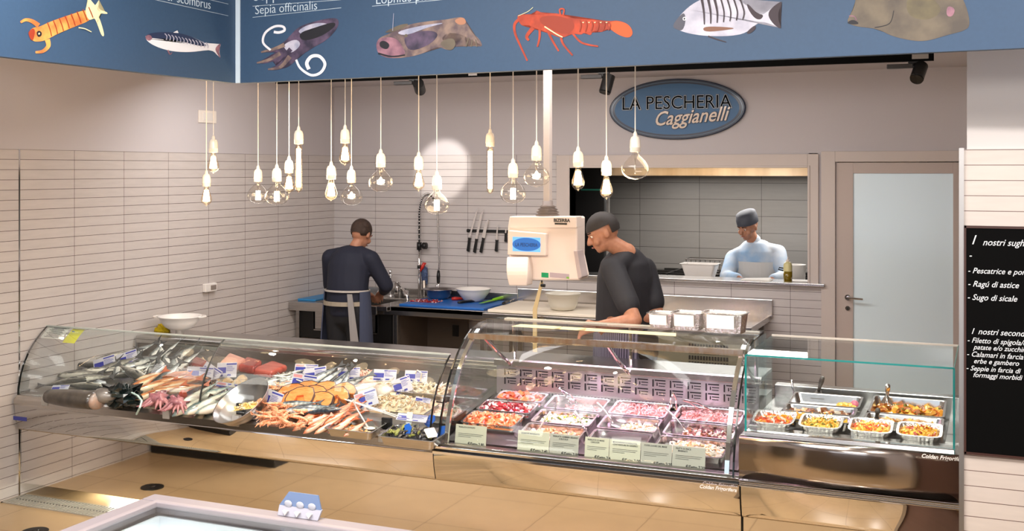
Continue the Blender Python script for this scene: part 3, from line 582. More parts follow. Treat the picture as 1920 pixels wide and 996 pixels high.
m = M(); m.hull8([(XA, -3.78, .585), (XB-.01, -3.78, .585), (XB-.01, -2.69, .70), (XA, -2.69, .70)], [(XA, -3.78, DZ(-3.78)-.0), (XB-.01, -3.78, DZ(-3.78)), (XB-.01, -2.69, DZ(-2.69)), (XA, -2.69, DZ(-2.69))])
m.build('display_deck', K('deck_steel', (.42, .40, .38), .3, 1), fc)
m = M(); strip(m, [(-3.78, .655), (-3.80, .652), (-3.822, .632), (-3.824, .597), (-3.80, .590)], XA, XB); m.build('front_lip', 'steel', fc, solid=.003)
m = M(); m.box(XA, XB-.01, -2.69, -2.66, .62, .86); m.build('back_panel', K('panel_dark_steel', (.22, .205, .19), .32, 1, col2=(.34, .31, .28), scale=2.5), fc)
m = M(); m.box(XA, XB+.02, -2.715, -2.33, .862, .885); m.box(XA, XB+.02, -2.715, -2.70, .835, .862); m.build('work_shelf', 'steel', fc, bev=.004)
GP = [(-3.790, .632), (-3.786, .70), (-3.770, .77), (-3.745, .84), (-3.708, .905), (-3.66, .965), (-3.605, 1.018), (-3.546, 1.062)]
for x0, x1, lb in ((XA, 1.44, 'left'), (1.446, XB-.03, 'right')):
    m = M(); strip(m, GP, x0, x1); m.build('curved_glass', 'glass', fc, smooth=True, solid=.006)
for x in (XA, 1.443, XB-.028):
    m = M(); m.rings([[(x-.003, y, z) for y, z in GP], [(x+.003, y, z) for y, z in GP], [(x+.003, y-.006, z+.006) for y, z in GP], [(x-.003, y-.006, z+.006) for y, z in GP]][:0] or [[(x-.0035, y-.007, z), (x+.0035, y-.007, z), (x+.0035, y+.003, z), (x-.0035, y+.003, z)] for y, z in GP]); m.build('glass_edge', 'dark_glass_edge' if x != 1.443 else K('joint_grey', '3b3d3b', .3), fc)
m = M(); m.box(XA, XB-.03, -3.556, -3.538, 1.060, 1.068); m.build('top_edge', K('glass_rim', 'aeb4ae', .2), fc)
m = M(); m.hull8([(2.962, -3.78, .64), (2.968, -3.78, .64), (2.968, -2.70, .70), (2.962, -2.70, .70)], [(2.962, -3.56, 1.04), (2.968, -3.56, 1.04), (2.968, -2.75, .88), (2.962, -2.75, .88)]); m.build('end_glass', 'glass', fc)
for x, blk in ((PY(-3.8, 90, 752).x, 0), (PY(-3.8, 317, 775).x, 1), (PY(-3.8, 447, 793).x, 1), (PY(-3.8, 721, 828).x, 1)):
    m = M(); m.box(x-.024, x+.024, -3.832, -3.800, .612, .676); cl = m.build('glass_clamp', K('clamp_metal', 'a9a6a0', .3), fc, bev=.003)
    if blk: m = M(); m.box(x-.030, x+.03, -3.783, -3.763, .66, .735); m.build('rubber_block', 'black_rubber', cl, bev=.003)
m = M(); m.hull8([(.03, -3.752, .49), (.16, -3.77, .49), (.16, -3.80, .515), (.03, -3.79, .515)], [(.03, -3.80, .49), (.16, -3.82, .49), (.16, -3.83, .515), (.03, -3.82, .515)]); 
m = M(); m.box(.045, .155, -3.853, -3.848, .508, .532); m.build('blue_sticker', K('sticker_blue', '3a3f8c', .4), fc)
def on_glass(x0, x1, a0, a1, name, mt):
    """card stuck behind the curved glass, a0..a1 are steps along the profile"""
    def at(a): i = min(int(a), len(GP)-2); f = a-i; return V((0, GP[i][0]+(GP[i+1][0]-GP[i][0])*f+.009, GP[i][1]+(GP[i+1][1]-GP[i][1])*f-.003))
    m = M(); n = 6; m.rings([[V((x0, 0, 0))+at(a0+(a1-a0)*k/n) for k in range(n+1)], [V((x1, 0, 0))+at(a0+(a1-a0)*k/n) for k in range(n+1)]], closed=False); return m.build(name, mt, None, (x0, -3.6, 1), solid=.0008)
o = on_glass(.03, .21, 5.6, 6.95, 'paper_notice', K('notice_paper', 'f4efe8', .7)); tag(o, 'white printed notice stuck to the top left of the fish counter glass', 'notice')
def gp0(a): i = min(int(a), len(GP)-2); f = a-i; return GP[i][0]+(GP[i+1][0]-GP[i][0])*f+.0082, GP[i][1]+(GP[i+1][1]-GP[i][1])*f-.0022
m = M()
for k in range(9):
    a = 5.75+k*.13; y0_, z0_ = gp0(a); y1_, z1_ = gp0(a+.055)
    m.face([(.055+.012*(k % 3), y0_, z0_), (.185-.014*(k % 2), y0_, z0_), (.185-.014*(k % 2), y1_, z1_), (.055+.012*(k % 3), y1_, z1_)])
m.build('printed_lines', 'ink', o)
o = on_glass(.235, .335, 5.3, 6.9, 'yellow_leaflet', K('leaf_yellow', 'd9d21c', .6)); tag(o, 'yellow leaflet with red foot stuck to the fish counter glass', 'leaflet')
def gp(a): i = int(a); f = a-i; return GP[i][0]+(GP[i+1][0]-GP[i][0])*f, GP[i][1]+(GP[i+1][1]-GP[i][1])*f
m = M(); a, b = gp(5.36), gp(5.6); m.face([(.24, a[0]+.0065, a[1]-.0055), (.33, a[0]+.0065, a[1]-.0055), (.33, b[0]+.0065, b[1]-.0055), (.24, b[0]+.0065, b[1]-.0055)]); m.build('red_foot', K('foot_red', 'c2452c', .6), o)
m = M(); a = gp(6.6); m.tube([(.262, a[0]+.0065, a[1]-.006), (.262, a[0]+.0045, a[1]-.008)], .012, 14); m.build('round_emblem', K('emblem_blue', '3c6fb5', .6), o)
# --- middle serve-over counter
dc = thing('deli_counter', 'curved-glass deli counter with pink lit salad pans in the middle', 'counter', (3.8, -3.3, 0))
bodyfront(dc, XB+.006, XC-.004)
m = M(); m.box(XB+.03, XC-.03, -3.66, -2.8, .12, .60); m.box(XB+.03, XC-.03, -2.98, -2.80, .6, .86); m.build('body', 'steel_dark', dc)
for x in (3.2, 4.5): M().tube([(x, -3.3, 0), (x, -3.3, .12)], .025, 10).build('foot', 'black_rubber', dc)
for z0, z1, y0, mt in ((.590, .606, -3.862, 'chrome'), (.606, .616, -3.845, 'black'), (.616, .630, -3.852, 'chrome'), (.630, .640, -3.835, 'steel_dark')):
    M().box(XB+.02, XC, y0, -3.78, z0, z1).build('front_rail', mt, dc, bev=.002)
DP = [(-3.838, .625), (-3.822, .70), (-3.80, .78), (-3.765, .86), (-3.725, .935), (-3.672, 1.01), (-3.60, 1.085), (-3.51, 1.15), (-3.42, 1.195), (-3.33, 1.215), (-3.2, 1.218), (-3.02, 1.215)]
m = M(); strip(m, DP, XB+.05, XC-.03); m.build('curved_glass', 'glass', dc, smooth=True, solid=.006)
for x in (XB+.045, XC-.028):
    m = M(); m.rings([[(x-.004, y-.009, z+.0), (x+.004, y-.009, z), (x+.004, y+.004, z), (x-.004, y+.004, z)] for y, z in DP[:-1]]); m.build('glass_edge', 'dark_glass_edge', dc)
    s_ = 1 if x < 4 else -1
    m = M(); m.rings([[(x+s_*.035-.011, y+.012, z), (x+s_*.035+.011, y+.012, z), (x+s_*.035+.011, y+.026, z-.006), (x+s_*.035-.011, y+.026, z-.006)] for y, z in DP[:-2]]); m.build('arched_frame', 'chrome', dc)
    m = M(); pr = [(y+.03, z-.01) for y, z in DP]; m.prism([(x-.002, y, z) for y, z in pr]+[(x-.002, -2.98, .86), (x-.002, -3.8, .64)], (.004, 0, 0)); m.build('side_glass', 'glass', dc)
def lamp_bar(x0, x1, y, z): 
    m = M(); m.box(x0, x1, y-.03, y+.02, z, z+.012); m.box(x0, x1, y-.034, y-.03, z-.016, z+.014); m.build('lamp_rail', K('rail_warm_reflection', (.85, .62, .42), .15, 1, col2=(.95, .85, .72), scale=9, stretch=(4, 1, 1)), dc)  # chrome rail, its orange reflections painted into the colour
    m = M(); m.box(x0+.03, x1-.03, y-.022, y+.012, z-.010, z-.001); m.build('lamp_tube', mat('pink_tube', (1.0, .72, .95), .5, emit=5), dc)
lamp_bar(XB+.06, XC-.05, -3.47, 1.168)
light('deli_tube_light', 'AREA', (3.82, -3.44, 1.150), 5, (1.0, .50, .88), (3.82, -3.36, 0), shape='RECTANGLE', size=1.45, size_y=.04)
m = M(); m.box(3.08, 4.58, -3.045, -3.0, 1.196, 1.212); m.build('rear_bar', K('bar_cream', 'cfc3b2', .4), dc, bev=.003)
for x in (3.13, 3.85, 4.56):
    m = M(); m.tube([(x, -3.46, 1.17), (x+.01, -3.30, 1.06), (x+.015, -3.10, .95)], .011, 10); m.tube([(x, -3.02, 1.2), (x, -3.0, .95)], .010, 8); m.build('support_post', 'chrome', dc)
m = M(); m.box(XB+.04, XC-.03, -3.10, -2.80, .962, .98); m.box(XB+.04, XC-.03, -3.105, -3.088, .938, .975); m.build('rear_shelf', 'steel', dc, bev=.003)
PZD = lambda y: .672+.2*(y+3.68)
m = M(); m.hull8([(XB+.03, -3.72, .62), (XC-.03, -3.72, .62), (XC-.03, -3.06, .74), (XB+.03, -3.06, .74)], [(XB+.03, -3.72, .634), (XC-.03, -3.72, .634), (XC-.03, -3.06, .765), (XB+.03, -3.06, .765)]); m.build('display_deck', 'steel_dark', dc)
m = M(); m.box(XB+.05, XC-.05, -3.085, -3.07, .77, .945)
for i in range(15):
    x = 3.1+i*.1
    for j in range(2):
        z = .882 if j == 0 else .830
        m.box(x, x+.008, -3.0885, -3.0845, z, z+.04, 1); m.box(x+.014, x+.075, -3.0885, -3.0845, z+.033, z+.04, 1); m.box(x+.024, x+.03, -3.0885, -3.0845, z+.006, z+.024, 1); m.box(x+.036, x+.075, -3.0885, -3.0845, z+.018, z+.023, 1); m.box(x+.036, x+.072, -3.0885, -3.0845, z+.004, z+.008, 1)
for i in range(75): m.box(3.08+i*.02, 3.088+i*.02, -3.0885, -3.0845, .782, .796, 1)
m.build('air_grille', [K('grille_steel', (.60, .58, .58), .35, 1), 'black'], dc)
text('Coldan Frigorifera', dc, PY(-3.89, 1311, 915), X_, Z_, .024, K('logo_silver', 'e6e2dc', .3), 'maker_lettering', .001, .3, .0005)
# --- right counter with square glass box
hc = thing('hot_counter', 'stainless counter with square greenish glass box on the right', 'counter', (5.1, -3.4, 0))
m = M(); P = [(-3.845+.135*k/10-.030*math.sin(k/10*PI), .597-.16*k/10) for k in range(11)]
bodyfront(hc, XC+.004, XD)
m = M(); m.box(XC+.02, XD-.01, -3.66, -2.9, .12, .62); m.build('body', 'steel_dark', hc)
for x in (4.8, 5.5): M().tube([(x, -3.3, 0), (x, -3.3, .12)], .025, 10).build('foot', 'black_rubber', hc)
m = M(); P = [(-3.85, .838), (-3.868, .83), (-3.872, .80), (-3.878, .74), (-3.874, .68), (-3.862, .635)]; strip(m, P, XC+.006, XD); m.build('front_panel', K('steel_satin', (.42, .37, .33), .16, 1), hc, smooth=True, solid=.003, offset=-1)
for z0, z1, y0 in ((.598, .607, -3.862), (.610, .617, -3.868), (.620, .630, -3.874)): M().box(XC+.006, XD, y0, -3.82, z0, z1).build('front_rail', 'chrome', hc, bev=.002)
m = M(); m.box(XC+.006, XD, -3.85, -3.65, .825, .838); m.box(XC+.006, XD, -3.66, -2.90, .60, .80); m.box(XC+.006, 4.74, -3.65, -2.9, .80, .845); m.box(5.545, XD, -3.65, -2.9, .80, .845); m.box(XC+.006, XD, -2.93, -2.85, .80, .915); m.box(5.128, 5.158, -3.65, -2.93, .80, .86); m.build('counter_top', 'steel', hc, bev=.003)
gx0, gx1, gy0, gy1, gz0, gz1 = 4.662, 5.588, -3.79, -3.10, .84, 1.208
for a in ((gx0, gx1, gy0-.003, gy0+.003, gz0, gz1), (gx0, gx1, gy0, gy1, gz1-.006, gz1), (gx0-.003, gx0+.003, gy0, gy1, gz0, gz1), (gx1-.003, gx1+.003, gy0, gy1, gz0, gz1)):
    M().box(*a).build('glass_pane', 'glass_green', hc)
m = M(); e_ = .0045
m.box(gx0, gx1, gy0-e_, gy0+e_, gz1-.004, gz1+.004); m.box(gx0-e_, gx0+e_, gy0-e_, gy0+e_, gz0, gz1); m.box(gx1-e_, gx1+e_, gy0-e_, gy0+e_, gz0, gz1); m.box(gx1-e_/2, gx1+e_/2, gy0, gy1, gz1-.003, gz1+.003)
m.build('glass_edge', 'teal_edge', hc)
m = M(); m.box(gx0, gx1, gy1-.004, gy1+.004, gz1-.004, gz1+.006); m.build('rear_edge', K('rear_edge', 'b3aca4', .3), hc)
m = M(); m.box(gx0, gx1, gy0-.02, gy0+.012, .838, .850); m.build('glass_channel', 'chrome', hc)
text('Coldan Frigorifera', hc, PY(-3.882, 1727, 858), X_, Z_, .024, 'logo_silver', 'maker_lettering', .001, .3, .0005)
# ------------------------------------------------------------------ floor grate, freezer
t = thing('floor_grate', 'steel drain grate in the floor at the left wall', 'grate', (.6, -3.83, 0)); m = M(); 
gx = 1.25
m.box(.02, gx, -3.925, -3.915, 0, .006); m.box(.02, gx, -3.745, -3.735, 0, .006); m.box(.02, .03, -3.925, -3.735, 0, .006); m.box(.02, gx, -3.92, -3.74, -.01, .0006, 1)
for i in range(48):
    x = .045+i*.025; m.hull8([(x, -3.915, .001), (x+.011, -3.915, .001), (x+.011, -3.835, .001), (x, -3.835, .001)], [(x, -3.915, .006), (x+.011, -3.915, .006), (x+.011, -3.835, .006), (x, -3.835, .006)]); m.box(x+.004, x+.015, -3.825, -3.745, .001, .006)
m.build('grid', [K('grate_steel', 'a8a296', .35), 'black'], t)
fz = thing('island_freezer', 'grey framed island freezer with glass lid in the lower left foreground', 'freezer', (4.4, -6.4, 0))
X0, X1, Y0, Y1 = 2.785, 6.6, -7.4, -5.735; fm = K('freezer_frame', '8d8489', .35)
m = M(); m.box(X0+.03, X1, Y0, Y0+.05, .1, .78); m.box(X0+.03, X1, Y1-.05, Y1-.02, .1, .78); m.box(X0+.03, X0+.08, Y0, Y1-.02, .1, .78); m.box(X1-.05, X1, Y0, Y1-.02, .1, .78); m.box(X0+.03, X1, Y0, Y1-.02, .02, .14); m.build('cabinet', K('freezer_body', '6f675e', .4), fz)
m = M(); m.box(X0, X1, Y1-.075, Y1, .80, .85); m.box(X0, X0+.075, Y0, Y1-.075, .80, .85); m.box(X0, X1, Y0, Y0+.07, .8, .85); m.box(X0+.008, X1, Y1-.06, Y1-.012, .76, .80); m.box(X0+.012, X0+.06, Y0, Y1-.06, .76, .80); m.build('top_frame', fm, fz, bev=.008)
m = M(); m.box(X0+.075, X0+.10, Y0+.07, Y1-.1, .835, .856); m.box(X0+.075, X1, Y1-.105, Y1-.075, .835, .856); m.build('lid_frame', K('lid_frame', '9a9094', .3), fz, bev=.004)
m = M(); m.box(X0+.09, X1-.1, Y0+.1, Y1-.09, .838, .843); m.build('glass_lid', 'glass', fz)
m = M(); m.box(X0+.09, X0+.10, Y0+.05, Y1-.08, .15, .80); m.box(X0+.09, X1-.05, Y1-.09, Y1-.08, .15, .80); m.box(X0+.09, X1-.05, Y0+.05, Y1-.08, .14, .16); m.build('inner_liner', K('liner', 'dfe3ea', .4), fz)
m = M()
for i in range(60):
    x = 3.02+i*.05; m.tube([(x, Y1-.10, .75), (x, Y1-.10, .5)], .006, 5); m.tube([(x, Y1-.10, .75), (x+.03, Y1-.25, .75)], .005, 5)
for z in (.5, .58, .66, .75): m.tube([(3.0, Y1-.105, z), (6.0, Y1-.105, z)], .005, 5)
m.build('wire_basket', 'cord_white', fz)
light('freezer_fill', 'AREA', (4.4, -5.95, .80), 5, (.95, 1, .95), (4.4, -6.1, 0), shape='RECTANGLE', size=3.0, size_y=.04)  # added light that brightens the white freezer interior
p = PY(-5.765, 563, 965); t = thing('price_holder', 'blue and white plastic price holder clipped to the freezer rim', 'price holder', (p.x, -5.75, .85)); m = M()
x = p.x
m.hull8([(x-.085, -5.785, .851), (x+.085, -5.785, .851), (x+.085, -5.775, .851), (x-.085, -5.775, .851)], [(x-.09, -5.765, .885), (x+.09, -5.765, .885), (x+.09, -5.755, .885), (x-.09, -5.755, .885)]); m.build('holder_base', K('holder_clear', 'a9a8b4', .3), t, bev=.002)
m = M(); m.hull8([(x-.088, -5.766, .884), (x+.088, -5.766, .884), (x+.088, -5.76, .884), (x-.088, -5.76, .884)], [(x-.062, -5.745, .928), (x+.062, -5.745, .928), (x+.062, -5.74, .928), (x-.062, -5.74, .928)]); m.build('header_card', K('card_blue', '66789a', .4), t)
for k in (-1, 0, 1): m = M(); m.ball((x+k*.05, -5.767, .892), .017, 12, sc=(1, .2, .75)); m.build('scallop', K('scallop_grey', 'b9bac4', .4), t, smooth=True)
for k in (-1, 0, 1): m = M(); m.prism([(x+k*.05-.011, -5.789, .872), (x+k*.05+.011, -5.789, .872), (x+k*.05, -5.789, .855)], (0, .012, 0)); m.build('arrow_mark', 'paper', t)
# storage things left of the camera that the polished counter front mirrors
fz2 = thing('chest_freezer', 'brown-grey chest freezer mirrored dark in the polished fish counter front', 'freezer', (.45, -5.6, 0)); m = M(); m.box(.03, 1.10, -6.3, -4.98, .12, .84); m.build('cabinet', K('freezer_dark', '4a4236', .5), fz2, bev=.03)
m = M(); m.box(.02, 1.11, -6.31, -4.97, .84, .88); m.build('lid', 'black', fz2, bev=.02)
m = M(); m.box(.03, 1.12, -6.25, -4.985, .0, .12); m.build('plinth', 'black', fz2)

m = M(); m.lathe([(.075, .0), (.075, .006), (.02, .009), (.018, .012), (.002, .012)], (.66, -4.27, 0), 28, caps=(True, True)); tag(m.build('floor_drain_cap', 'black', None, (.66, -4.27, 0)), 'round black floor cap seen in the polished counter front', 'drain cap')
# ------------------------------------------------------------------ fish
def DF(x, y, h=0.02): return PD(x, y, .665+h, -3.70, .11)          # fish deck raised by h
SL = math.atan(.11)
def fish(name, L, Hh, Wd, fm, fin, label, cat='fish', forked=.5, dors=.5, slim=1):
    """fish lying on its side: x = nose (-) to tail (+), y = dorsal side, z = thickness"""
    t = thing(name, label, cat); m = M(); R = []
    prof = [(0, .03, .03), (.03, .22, .2), (.10, .52, .6), (.2, .82, .9), (.33, 1, 1), (.48, .96, .95), (.62, .74, .7), (.76, .45, .42), (.88, .24, .2), (.94, .2, .12)]
    for u, a, b_ in prof:
        x = (u-.5)*L; R.append([(x, math.cos(2*PI*k/12)*a*Hh/2*(.9 if math.cos(2*PI*k/12) < 0 else 1)+0, Wd/2+math.sin(2*PI*k/12)*b_*Wd/2) for k in range(12)])
    m.rings(R); m.build('body', fm, t, smooth=True)
    zc = Wd/2; m = M()
    tl = [(.42*L, .09*Hh), (.47*L, .12*Hh), (.60*L, .55*Hh), (.56*L, .1*Hh*forked), (.56*L, -.1*Hh*forked), (.60*L, -.5*Hh), (.47*L, -.12*Hh), (.42*L, -.09*Hh)]
    m.prism([(x, y, zc-.002) for x, y in tl], (0, 0, .004)); m.build('tail_fin', fin, t)
    m = M(); m.prism([(x, y, zc-.0015) for x, y in ((-.15*L, .44*Hh), (-.08*L, .44*Hh+.2*Hh*dors), (.1*L, .38*Hh+.16*Hh*dors), (.24*L, .24*Hh+.08*Hh), (.22*L, .22*Hh), (0, .4*Hh))], (0, 0, .003))
    m.prism([(x, y, zc-.0015) for x, y in ((.02*L, -.38*Hh), (.08*L, -.55*Hh), (.2*L, -.32*Hh), (.22*L, -.22*Hh))], (0, 0, .003)); m.build('fins', fin, t)
    m = M(); m.prism([(x, y, Wd*.97) for x, y in ((-.22*L, 0), (-.12*L, -.04*Hh), (-.06*L, -.16*Hh), (-.13*L, -.18*Hh), (-.2*L, -.1*Hh))], (0, 0, .002)); m.build('pectoral_fin', fin, t)
    m = M(); m.ball((-.405*L, .09*Hh, Wd*.78), Hh*.075, 8, sc=(1, 1, .5)); e = m.build('eye', K('eye_pale', 'c9c2a2', .15, coat=1), t, smooth=True)
    m = M(); m.ball((-.405*L, .09*Hh, Wd*.78+Hh*.022), Hh*.045, 8, sc=(1, 1, .5)); m.build('pupil', 'black', e, smooth=True)
    return t
finG = K('fin_grey', '3f3f40', .35); finP = K('fin_pale', 'a39c92', .35); finR = K('fin_red', 'b2562e', .35)
F_bream = fishmat('skin_bream', '34393b', '8d9290', 'd8d6cf', .11); F_bass = fishmat('skin_bass', '3b3a37', '8a857c', 'd6cfc2', .075)
F_sb = fishmat('skin_teal', '2b4a4b', '8a9b97', 'e6e0cf', .09); F_red = fishmat('skin_gurnard', 'a3562a', 'c98a58', 'e6cfae', .06); F_mull = fishmat('skin_mullet', 'c0603a', 'e19c7c', 'efd0b4', .035)
F_mack = fishmat('skin_mackerel', '26323c', '74808a', 'd6d4ce', .05, stripes=('0f171e', 12, .5)); F_anch = fishmat('skin_anchovy', '4a5052', 'a3a6a3', 'dcdad2', .022); F_tun = fishmat('skin_tuna', '17191d', '474c52', 'cfd0cc', .10, thresh=(.35, .6)); F_hake = fishmat('skin_hake', '66594c', 'b6a894', 'e8e0d2', .06)
used = set()
P = {}
P['bream'] = fish('sea_bream', .26, .11, .04, F_bream, finG, '')
P['bass'] = fish('sea_bass', .34, .075, .045, F_bass, finG, '')
P['teal'] = fish('silver_fish', .30, .09, .055, F_sb, finP, '')
P['gurn'] = fish('gurnard', .28, .06, .045, F_red, finR, '')
P['mull'] = fish('red_mullet', .15, .036, .026, F_mull, finR, '', dors=.3)
P['mack'] = fish('mackerel', .26, .05, .035, F_mack, finG, '', dors=.2)
P['anch'] = fish('anchovy', .12, .022, .014, F_anch, finP, '', dors=.2)
P['tuna'] = fish('small_tuna', .30, .085, .06, F_tun, finG, '', dors=.9)
P['hake'] = fish('hake', .36, .06, .05, F_hake, finP, '', dors=.2)
CATN = {'bream': 'sea breams piled at the back left of the fish counter', 'bass': 'grey sea bass at the left end of the fish counter', 'teal': 'silver fish at the front glass', 'gurn': 'orange-brown gurnards in the left half of the fish counter',
        'mull': 'red mullets at the front of the fish counter', 'mack': 'mackerel among the salmon', 'anch': 'small silver anchovies', 'tuna': 'black-backed small tunas', 'hake': 'pale hake beside the octopus'}
def put(k, px_, py_, ang, h=.02, tilt=0, roll=0, sc=1):
    """ang in degrees on the deck (0 = nose to the left)"""
    wt = WT_.get(k, .3); p = DF(px_, py_, h); e_ = (Matrix.Rotation(SL+wt, 3, 'X') @ Matrix.Rotation(math.radians(ang), 3, 'Z') @ Matrix.Rotation(tilt, 3, 'Y') @ Matrix.Rotation(roll, 3, 'X')).to_euler(); o = place(P[k], used, p, tuple(e_), '', sc); o['group'] = CATN[k]; LST.setdefault(k, []).append(o); return o
LST = {}; WT_ = {'bream': .55, 'bass': .4, 'teal': .30, 'tuna': .55, 'mull': .35, 'hake': .3, 'gurn': .35, 'anch': .2, 'mack': .3}
R_ = random.Random(11)
# grey bass along the left wall and behind the seaweed
for a in ((128, 722, 200, .012), (150, 706, 12, .015), (172, 714, 8, .035), (196, 700, 15, .03), (170, 690, 185, .02), (214, 692, 35, .04), (236, 708, 200, .04), (158, 728, 190, .03), (215, 672, 25, .05), (252, 704, 160, .06)): put('bass', *a, tilt=R_.uniform(-.12, .12), roll=R_.uniform(-.3, .3), sc=R_.uniform(.88, 1.08))
for j, row in enumerate(((262, 290, 305, 318, 345), (232, 254, 272, 292, 312, 333, 352), (222, 243, 262, 284, 303, 324), (270, 292, 314))):
    for i, x in enumerate(row):
        y = (664, 680, 696, 705)[j]+R_.uniform(-3, 3)+(x-290)*.05; put('bream', x, y, R_.choice((70, 110, 40, 140, 20))+R_.uniform(-15, 15), .03+R_.uniform(0, .045), R_.uniform(-.3, .3), R_.uniform(-.5, .5), R_.uniform(.75, 1.0))
for a in ((268, 725, 62, .045), (283, 733, 48, .05), (300, 741, 45, .055), (312, 722, 35, .06), (330, 728, 25, .065), (345, 733, 30, .06), (322, 712, 200, .055), (300, 712, 30, .05), (350, 720, 205, .06)): put('gurn', *a, tilt=R_.uniform(-.1, .1), roll=R_.uniform(-.6, .6), sc=R_.uniform(.9, 1.15))
for a in ((362, 762, 70, .02), (384, 765, 60, .025), (404, 758, 50, .045), (374, 750, 65, .05), (416, 768, 48, .02), (396, 745, 40, .05)): put('teal', *a, tilt=R_.uniform(-.15, .15), roll=R_.uniform(-.7, .3), sc=R_.uniform(.85, 1.05))
for i in range(13): put('mull', 572+i*8+R_.uniform(-3, 3), 797+i*.8-(i % 3)*9+R_.uniform(-2, 2), 62+R_.uniform(-12, 12), .03+.012*(i % 3), R_.uniform(-.1, .1), R_.uniform(-.4, .4), R_.uniform(1.0, 1.25))
for i in range(9): put('mull', 634+i*5+R_.uniform(-3, 3), 786-i*3-(i % 2)*8, 55+R_.uniform(-12, 12), .035+.012*(i % 2), R_.uniform(-.1, .1), R_.uniform(-.4, .4), R_.uniform(1.0, 1.2))
for a in ((560, 762, 10, .07), (585, 769, 12, .075), (603, 776, 192, .07), (572, 774, 18, .07)): put('mack', *a, tilt=R_.uniform(-.1, .1))
for i in range(34): put('anch', 498+(i % 9)*8+R_.uniform(-4, 4), 722-(i % 9)*3+(i//9)*7+R_.uniform(-3, 3), R_.uniform(0, 60), .03+R_.uniform(0, .03), R_.uniform(-.2, .2), R_.uniform(-.5, .5), R_.uniform(.9, 1.2))
for a in ((618, 722, 58, .05), (634, 727, 70, .06), (647, 735, 95, .07), (603, 716, 50, .05), (655, 728, 40, .05)): put('tuna', *a, tilt=R_.uniform(-.15, .1), roll=R_.uniform(-.6, .2))
for a in ((672, 735, 28, .05), (688, 729, 30, .06), (700, 737, 38, .045), (712, 728, 25, .03)): put('hake', *a, sc=.8, roll=R_.uniform(-.5, 0))
for k, f in (('bream', 'silver-grey sea bream piled at the back left, {}'), ('bass', 'dark grey sea bass at the left end of the fish counter, {}'), ('teal', 'silver-bellied fish at the front glass left of the bowl, {}'), ('gurn', 'orange-brown gurnard right of the dark seaweed, {}'),
             ('mull', 'small red mullet right of the shrimp heap, {}'), ('mack', 'dark striped mackerel lying before the salmon steaks, {}'), ('anch', 'tiny silver anchovy behind the orange prawns, {}'), ('tuna', 'black-backed small tuna beside the salmon steaks, {}'), ('hake', 'pale long hake beside the octopus heap, {}')):
    leftlabels(LST[k], f)
# large grey fish tail piece at the front left
p = DF(150, 758, .02); q = V((p.x, p.y, p.z)); t = thing('large_fish_piece', 'big dark grey fish trunk cut white at one end behind the left front glass', 'fish', q)
m = M(); R = []; A = DF(92, 743, .045); B = DF(180, 752, .055)
for k in range(9):
    u = k/8; c_ = A.lerp(B, u); r = .052+.018*math.sin(u*2.4); R.append([c_+V((0, math.cos(a)*r, math.sin(a)*r*.8)) for a in [2*PI*i/16 for i in range(16)]])
m.rings(R); m.build('trunk', mat('skin_big_fish', '4b443c', .3, col2='2f2a26', scale=14, coat=.5), t, smooth=True)
m = M(); R2 = [R[-1], [V(v)+V((.012, 0, 0)) for v in R[-1]], [B+(V(v)-B)*.75+V((.03, 0, -.005)) for v in R[-1]]]
m.rings(R2); m.build('cut_end', K('flesh_peach', 'b39583', .35, col2='8d8580', scale=18), t, smooth=True)
p = DF(200, 755, .03); t = thing('fish_head_piece', 'grey and white fish head leaning on the dark seaweed', 'fish', p); m = M(); R = []
for u, a, b_ in ((0, .35, .4), (.2, .85, .8), (.45, 1, 1), (.7, .8, .8), (.9, .45, .5), (1, .1, .1)):
    R.append([V((p.x-.085+u*.17, p.y+math.cos(2*PI*k/14)*.075*a-.01, p.z+.045+math.sin(2*PI*k/14)*.05*b_)) for k in range(14)])
m.rings(R); m.build('head', mat('skin_head', '8f8a84', .3, col2='4b4744', scale=9, coat=.4), t, smooth=True)
# seaweed clump
p = DF(228, 752, .03); t = thing('seaweed_clump', 'black-green seaweed clump with pale strap at the left front glass', 'seaweed', p); m = M()
def blob(m, c, r, sc, amp=.35, fr=18, n=18, mi=0, seed=0):
    c = V(c); R = []
    for j in range(n//2+1):
        ph = -PI/2+PI*j/(n//2); rr = max(math.cos(ph), .03); ring = []
        for k in range(n):
            a = 2*PI*k/n; d = V((rr*math.cos(a), rr*math.sin(a), math.sin(ph))); f = 1+amp*noise.noise(d*fr*.15+V((seed, seed*2, 0)))*1.6; ring.append(c+V((d.x*sc[0], d.y*sc[1], d.z*sc[2]))*r*f)
        R.append(ring)
    m.rings(R, mi)
blob(m, p+V((0, 0, .035)), .115, (1.15, .75, .55), .5, 22, 26)
for i in range(60):
    a = R_.uniform(0, 2*PI); rr = R_.uniform(.02, .11); b0 = p+V((math.cos(a)*rr*1.1, math.sin(a)*rr*.7, .055+.04*(1-rr/.11)))
    d = V((R_.uniform(-1, 1), R_.uniform(-1, 1), R_.uniform(.2, 1))).normalized()*R_.uniform(.015, .04); s_ = d.cross(V((0, 0, 1))).normalized()*.012
    m.hull8([b0-s_, b0+s_, b0+d+s_*.3], [b0-s_+V((0, 0, .004)), b0+s_+V((0, 0, .004)), b0+d+V((0, 0, .004))])
m.build('leaves', mat('seaweed', '10201f', .22, col2='070d0e', scale=12, coat=.5), t)
m = M(); pts = [DF(244, 735, .10), DF(258, 742, .11), DF(266, 752, .10), DF(262, 765, .08), DF(256, 777, .03)]; m.tube(pts, .006, 6); m.build('strap', K('strap_pale', 'b4cfc9', .4), t)
